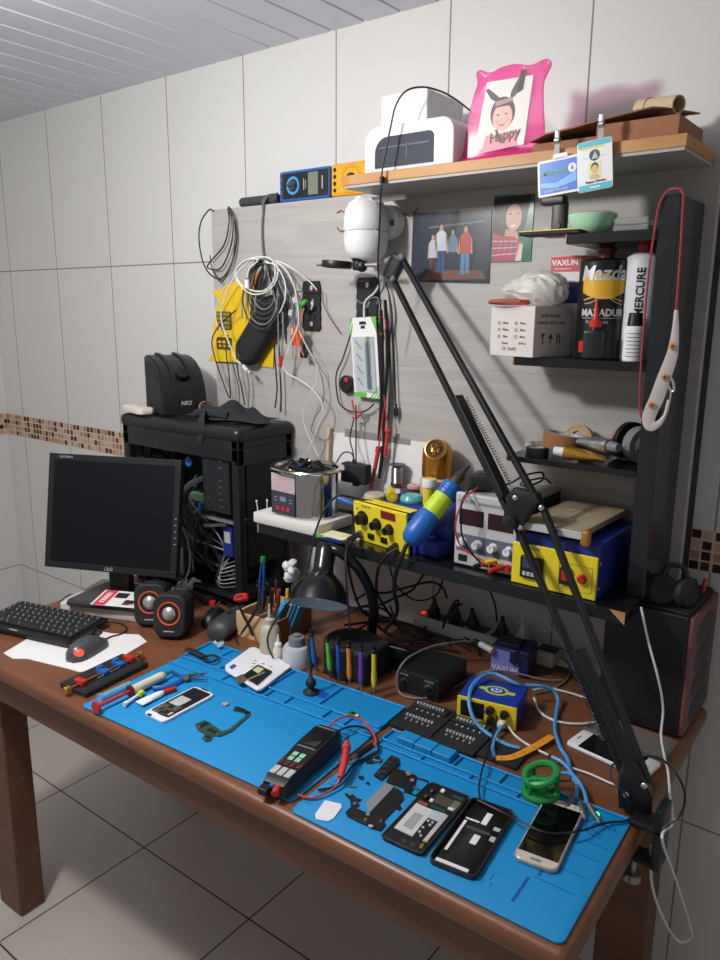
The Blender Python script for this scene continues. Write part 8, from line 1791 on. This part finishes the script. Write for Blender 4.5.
for lab, p, s in (('larger black crumb of phone parts left of the inner frame', (1.8699, -.6535, .7643), .009), ('smaller black crumb of phone parts left of the inner frame', (1.8891, -.6595, .7643), .006), ('tiny black strip of phone parts right of the shield', (1.9640, -.6801, .7643), .010)):
    b = MB().m(M_BLACK); b.base(0, 0, 0, s, s*.6, .003, .0006, 1, rot=(0, 0, .6)); b.base(s*.3, -s*.25, 0, s*.5, s*.4, .002); tag(b.build('phone_bit', None, None, p), lab, 'phone part')
cw_ = MB().m(mat('grey green clip', S('4e6a6c'), .4, .4)); cw_.tube([(1.8646, -.6874, .7652), (1.8727, -.6844, .7652), (1.8805, -.6783, .7652)], .0011, 6, 3)
tag(cw_.build('metal_clip', None, None, (1.8646, -.6874, .7652), world=True), 'thin grey metal clip lying on the right mat near the tester', 'clip')
# opened phone
t, w, h = phone_frame('opened_phone', 'opened black phone body showing its white labelled battery on the right mat', ((1.9708, -.5965, .7640), (2.0429, -.5903, .7640), (2.0568, -.7523, .7640), (1.9869, -.7561, .7640)), .008, ZM)
b = MB().m(M_BLACK); b.prism(rrect(w, h, .010, 6), 0, .0062, None, .001); b.build('body', None, t, smooth_angle=50)
b = MB().m(mat('bronze frame', S('4c443d'), .3, .6)); b.frame(w-.001, h-.001, .0020, .0060, .0072, r=.0005); b.build('rim', None, t)
yt = t.rotation_euler.z; ct = t.location
def q2(pts, z0, z1, mt, nm):
    b = MB().m(mt); pp = [Matrix.Rotation(-yt, 3, 'Z') @ (Vector(p)-Vector((ct.x, ct.y, 0))) for p in pts]; pp = [(p.x, p.y) for p in pp]
    ar = sum(pp[k][0]*pp[(k+1) % len(pp)][1]-pp[(k+1) % len(pp)][0]*pp[k][1] for k in range(len(pp)))
    b.prism(pp if ar > 0 else pp[::-1], z0, z1); b.build(nm, None, t)
q2([(1.9851, -.6599, .7700), (2.0161, -.6585, .7700), (2.0235, -.7289, .7700), (1.9911, -.7294, .7700)], .0060, 0.0075, mat('battery white', S('c9c8c6'), .5), 'battery')
q2([(1.9961, -.6803, .7700), (2.0108, -.6788, .7700), (2.0151, -.7180, .7700), (1.9982, -.7180, .7700)], .0060, 0.0077, mat('battery print', S('9a9a9a'), .6), 'battery_print')
q2([(2.0161, -.6585, .7700), (2.0366, -.6546, .7700), (2.0362, -.6774, .7700), (2.0191, -.6783, .7700)], .0060, 0.0079, mat('pale flex', S('aebcc4'), .4), 'flex_cable')
q2([(2.0354, -.6567, .7700), (2.0418, -.6563, .7700), (2.0476, -.7268, .7700), (2.0414, -.7287, .7700)], .0060, 0.0085, mat('silver sticker', S('b9b7b2'), .4), 'silver_strip')
q2([(1.9994, -.6179, .7700), (2.0304, -.6183, .7700), (2.0323, -.6396, .7700), (2.0036, -.6412, .7700)], .0060, 0.0074, mat('olive metal shield', S('5d5a50'), .4, .5), 'shield')
q2([(2.0296, -.6157, .7700), (2.0416, -.6156, .7700), (2.0435, -.6422, .7700), (2.0312, -.6426, .7700)], .0060, 0.0073, mat('grey metal shield', S('8b8780'), .4, .5), 'shield')
q2([(1.9852, -.6505, .7700), (2.0009, -.6497, .7700), (2.0019, -.6571, .7700), (1.9859, -.6574, .7700)], .0060, 0.0074, mat('rust connector', S('8a4a38'), .5), 'connector')
q2([(2.0060, -.6480, .7700), (2.0316, -.6463, .7700), (2.0324, -.6518, .7700), (2.0065, -.6535, .7700)], .0060, 0.0072, M_PCB, 'circuit_strip')
q2([(2.0200, -.6027, .7700), (2.0394, -.6025, .7700), (2.0395, -.6111, .7700), (2.0211, -.6107, .7700)], .0060, 0.0071, M_PCB, 'circuit_strip')
q2([(1.9932, -.7351, .7700), (2.0240, -.7313, .7700), (2.0440, -.7302, .7700), (2.0480, -.7467, .7700), (1.9946, -.7507, .7700)], .0060, 0.0070, M_PCBD, 'lower_board')
q2([(2.0417, -.7355, .7700), (2.0461, -.7315, .7700), (2.0499, -.7428, .7700), (2.0449, -.7438, .7700)], .0060, 0.0076, M_GOLD, 'gold_contact')
q2([(2.0142, -.7429, .7700), (2.0203, -.7397, .7700), (2.0243, -.7475, .7700), (2.0179, -.7501, .7700)], .0060, 0.0074, M_DGREY, 'lower_speaker')
q2([(2.0296, -.7415, .7700), (2.0358, -.7402, .7700), (2.0385, -.7480, .7700), (2.0325, -.7492, .7700)], .0060, 0.0074, M_DGREY, 'lower_speaker')
q2([(1.9976, -.6026, .7700), (2.0037, -.6025, .7700), (2.0052, -.6110, .7700), (1.9990, -.6112, .7700)], .0060, 0.0078, M_PAPER, 'white_pad')
q2([(2.0306, -.6368, .7700), (2.0392, -.6351, .7700), (2.0402, -.6407, .7700), (2.0319, -.6423, .7700)], .0060, 0.0078, M_PAPER, 'white_pad')
q2([(1.9970, -.6358, .7700), (2.0021, -.6350, .7700), (2.0035, -.6423, .7700), (1.9983, -.6429, .7700)], .0060, 0.0078, M_PAPER, 'white_pad')
q2([(2.0198, -.6828, .7700), (2.0234, -.6812, .7700), (2.0254, -.6853, .7700), (2.0221, -.6869, .7700)], .0060, .0073, M_LGREY, 'white_dot')
q2([(2.0272, -.6821, .7700), (2.0307, -.6805, .7700), (2.0329, -.6847, .7700), (2.0295, -.6861, .7700)], .0060, .0073, M_LGREY, 'white_dot')
q2([(2.0273, -.6897, .7700), (2.0308, -.6881, .7700), (2.0329, -.6923, .7700), (2.0295, -.6937, .7700)], .0060, .0073, M_LGREY, 'white_dot')
q2([(2.0218, -.7007, .7700), (2.0253, -.6991, .7700), (2.0272, -.7030, .7700), (2.0240, -.7044, .7700)], .0060, .0073, M_LGREY, 'white_dot')
q2([(2.0232, -.7119, .7700), (2.0266, -.7104, .7700), (2.0287, -.7144, .7700), (2.0255, -.7158, .7700)], .0060, .0073, M_LGREY, 'white_dot')
q2([(2.0293, -.7185, .7700), (2.0328, -.7169, .7700), (2.0349, -.7208, .7700), (2.0316, -.7223, .7700)], .0060, .0073, M_LGREY, 'white_dot')
q2([(1.9833, -.6232, .7700), (1.9846, -.6125, .7700), (1.9927, -.6142, .7700), (1.9928, -.6271, .7700)], .0060, .0092, M_BLACK, 'camera')
q2([(1.9870, -.6213, .7700), (1.9874, -.6177, .7700), (1.9904, -.6187, .7700), (1.9903, -.6228, .7700)], .0092, .0095, M_GREY, 'camera_lens')
q2([(1.9831, -.6408, .7700), (1.9844, -.6303, .7700), (1.9924, -.6319, .7700), (1.9925, -.6445, .7700)], .0060, .0092, M_BLACK, 'camera')
q2([(1.9868, -.6386, .7700), (1.9873, -.6353, .7700), (1.9901, -.6360, .7700), (1.9899, -.6401, .7700)], .0092, .0095, M_GREY, 'camera_lens')
# black back cover
t, w, h = phone_frame('phone_cover', 'black phone back cover lying inside up with white stickers on the right mat', ((2.0474, -.5917, .7640), (2.1194, -.5809, .7640), (2.1383, -.7480, .7640), (2.0668, -.7547, .7640)), .009, ZM)
b = MB().m(mat('black glass cover', S('101113'), .3)); b.prism(rrect(w, h, .010, 6), 0, .0022, None, .0006); b.build('panel', None, t)
b = MB().m(MATS['bronze frame'])
ro = rrect(w, h, .010, 6); ri = rrect(w-.004, h-.004, .0085, 6)
b.loft([[(x, y, .0018) for x, y in ro], [(x, y, .0085) for x, y in ro], [(x, y, .0088) for x, y in ri], [(x, y, .0018) for x, y in ri]], cap=False); b.build('rim', None, t)
b = MB().m(M_PAPER); b.base(-.004, -h/2+.013, .0022, .050, .0065, .0006); b.base(-w/2+.0115, -.008, .0022, .0045, .076, .0006); b.base(.002, h/2-.034, .0022, .009, .030, .0006); b.base(-.016, h/2-.047, .0022, .022, .0035, .0006); b.base(.004, -.004, .0022, .010, .022, .0006); b.m(M_LGREY); b.base(w/2-.012, .034, .0022, .010, .008, .0006); b.base(w/2-.010, .010, .0022, .008, .011, .0006); b.m(mat('faint grey print', S('4a4b50'), .5)); b.base(.0, .018, .0022, .038, .006, .0004); b.build('stickers', None, t)
b = MB().m(M_DGREY); b.box((0, -h/2+.0, .0050), (.012, .0015, .003)); b.build('port', None, t)
# gold phone
t, w, h = phone_frame('phone', 'gold silver phone with a dark screen lying face up on the right mat', ((2.1407, -.5168, .7640), (2.2059, -.5053, .7640), (2.2192, -.6691, .7640), (2.1572, -.6737, .7640)), .008, ZM)
b = MB().m(mat('champagne metal', S('c3b7a6'), .3, .6)); b.prism(rrect(w, h, .012, 7), 0, .0078, None, .0022); b.build('body', None, t, smooth_angle=60)
b = MB().m(mat('champagne glass', S('c9c0b2'), .25)); b.prism(rrect(w-.004, h-.003, .011, 7), .0076, .0081); b.build('front_glass', None, t)
b = MB().m(M_SCREEN); b.box((0, .001, .0083), (w-.006, h-.034, .0005)); b.build('screen', None, t)
b = MB().m(M_GREY); b.prism(rrect(.016, .005, .0024, 5, 0, -h/2+.0085), .0081, .0086); b.build('home_button', None, t)
b = MB().m(M_DGREY); b.box((0, h/2-.007, .0082), (.012, .0016, .0003)); b.prism(ell(.003, .003, 12, .018, h/2-.008), .0081, .0084); b.build('earpiece', None, t)


# ------------------------------------------------------------------ pieces that belong to a part
SUBS = {'monitor': {'button_marks': 'bezel', 'lettering': 'bezel'}, 'mouse': {'scroll_wheel': 'shell', 'button_gap': 'shell', 'tail_light': 'shell'},
 'speaker': {'cone': 'surround', 'surround': 'cone_ring'}, 'computer_tower': {'fan_opening': 'front_panel', 'blue_connector': 'graphics_card'},
 'ultrasonic_cleaner': {'display': 'control_panel', 'button': 'control_panel', 'panel_print': 'control_panel'},
 'screen_separator': {'display': 'temperature_controller', 'button': 'temperature_controller', 'rocker_switch': 'switch_housing', 'panel_outline': 'front_panel', 'lettering': 'front_panel'},
 'soldering_station': {'display': 'front_panel', 'indicator': 'front_panel', 'lettering': 'front_panel', 'rocker_switch': 'front_panel', 'knob': 'front_panel'},
 'power_supply': {'display': 'front_panel', 'knob': 'knob_band', 'terminal': 'front_panel', 'switch': 'front_panel'},
 'multimeter': {'dial': 'face', 'dial_ring': 'face', 'display': 'face', 'socket': 'face'}, 'opened_phone': {'battery_print': 'battery'},
 'phone_shell': {'battery_label': 'battery', 'battery_line': 'battery'}, 'paint_can': {'banner': 'body', 'lettering': 'body', 'car_outline': 'body', 'arc_line': 'body', 'red_patch': 'body'},
 'spray_can': {'lettering': 'body'}, 'carton_box': {'print': 'carton'}, 'product_box': {'lettering': 'red_band'}, 'curing_lamp': {'chamber_rib': 'window'},
 'desk_lamp': {'reflector': 'shade', 'bulb': 'shade'}, 'security_camera': {'lens': 'lower_dome', 'lens_cover_edge': 'lower_dome', 'green_label': 'wall_mount'},
 'clamp_tester': {'screen_line': 'screen', 'painted_reflection': 'screen'}, 'phone': {'home_button': 'body'}, 'control_box': {'knob': 'front_panel', 'lettering': 'front_panel'}}
def base_name(o): return o.name.split('.')[0]
for root in [o for o in bpy.data.objects if o.parent is None and base_name(o) in SUBS]:
    kids = list(root.children)
    for part, host in SUBS[base_name(root)].items():
        hosts = [k for k in kids if base_name(k) == host]
        if not hosts or hosts[0].parent is not root: continue
        for k in kids:
            if base_name(k) == part and not k.children: k.parent = hosts[0]

# ------------------------------------------------------------------ camera and light
cam = bpy.data.cameras.new('camera'); co = bpy.data.objects.new('camera', cam); COL.objects.link(co)
co.matrix_world = Matrix(((0.793118, -0.138619, 0.593084, 2.556943), (0.609020, 0.168267, -0.775101, -1.560697), (0.007647, 0.975946, 0.217877, 1.532367), (0, 0, 0, 1)))
cam.sensor_fit = 'VERTICAL'; cam.sensor_height = 36; cam.lens = 28.4659
cam.clip_start = .02
SC.camera = co
def lamp(name, kind, loc, energy, color, **k):
    l = bpy.data.lights.new(name, kind); l.energy = energy; l.color = color
    for a, v in k.items(): setattr(l, a, v)
    o = bpy.data.objects.new(name, l); COL.objects.link(o); o.location = loc; return o
lamp('ceiling_lamp', 'POINT', (1.27, -1.22, 2.02), 46, (1.0, .975, .94), shadow_soft_size=.055)
w = bpy.data.worlds.new('world'); SC.world = w; w.use_nodes = True
w.node_tree.nodes['Background'].inputs[0].default_value = (.8, .77, .76, 1)
w.node_tree.nodes['Background'].inputs[1].default_value = .31
vs = SC.view_settings
vs.view_transform = 'Standard'; vs.look = 'None'; vs.gamma = 1; vs.exposure = 0.0; vs.use_curve_mapping = False
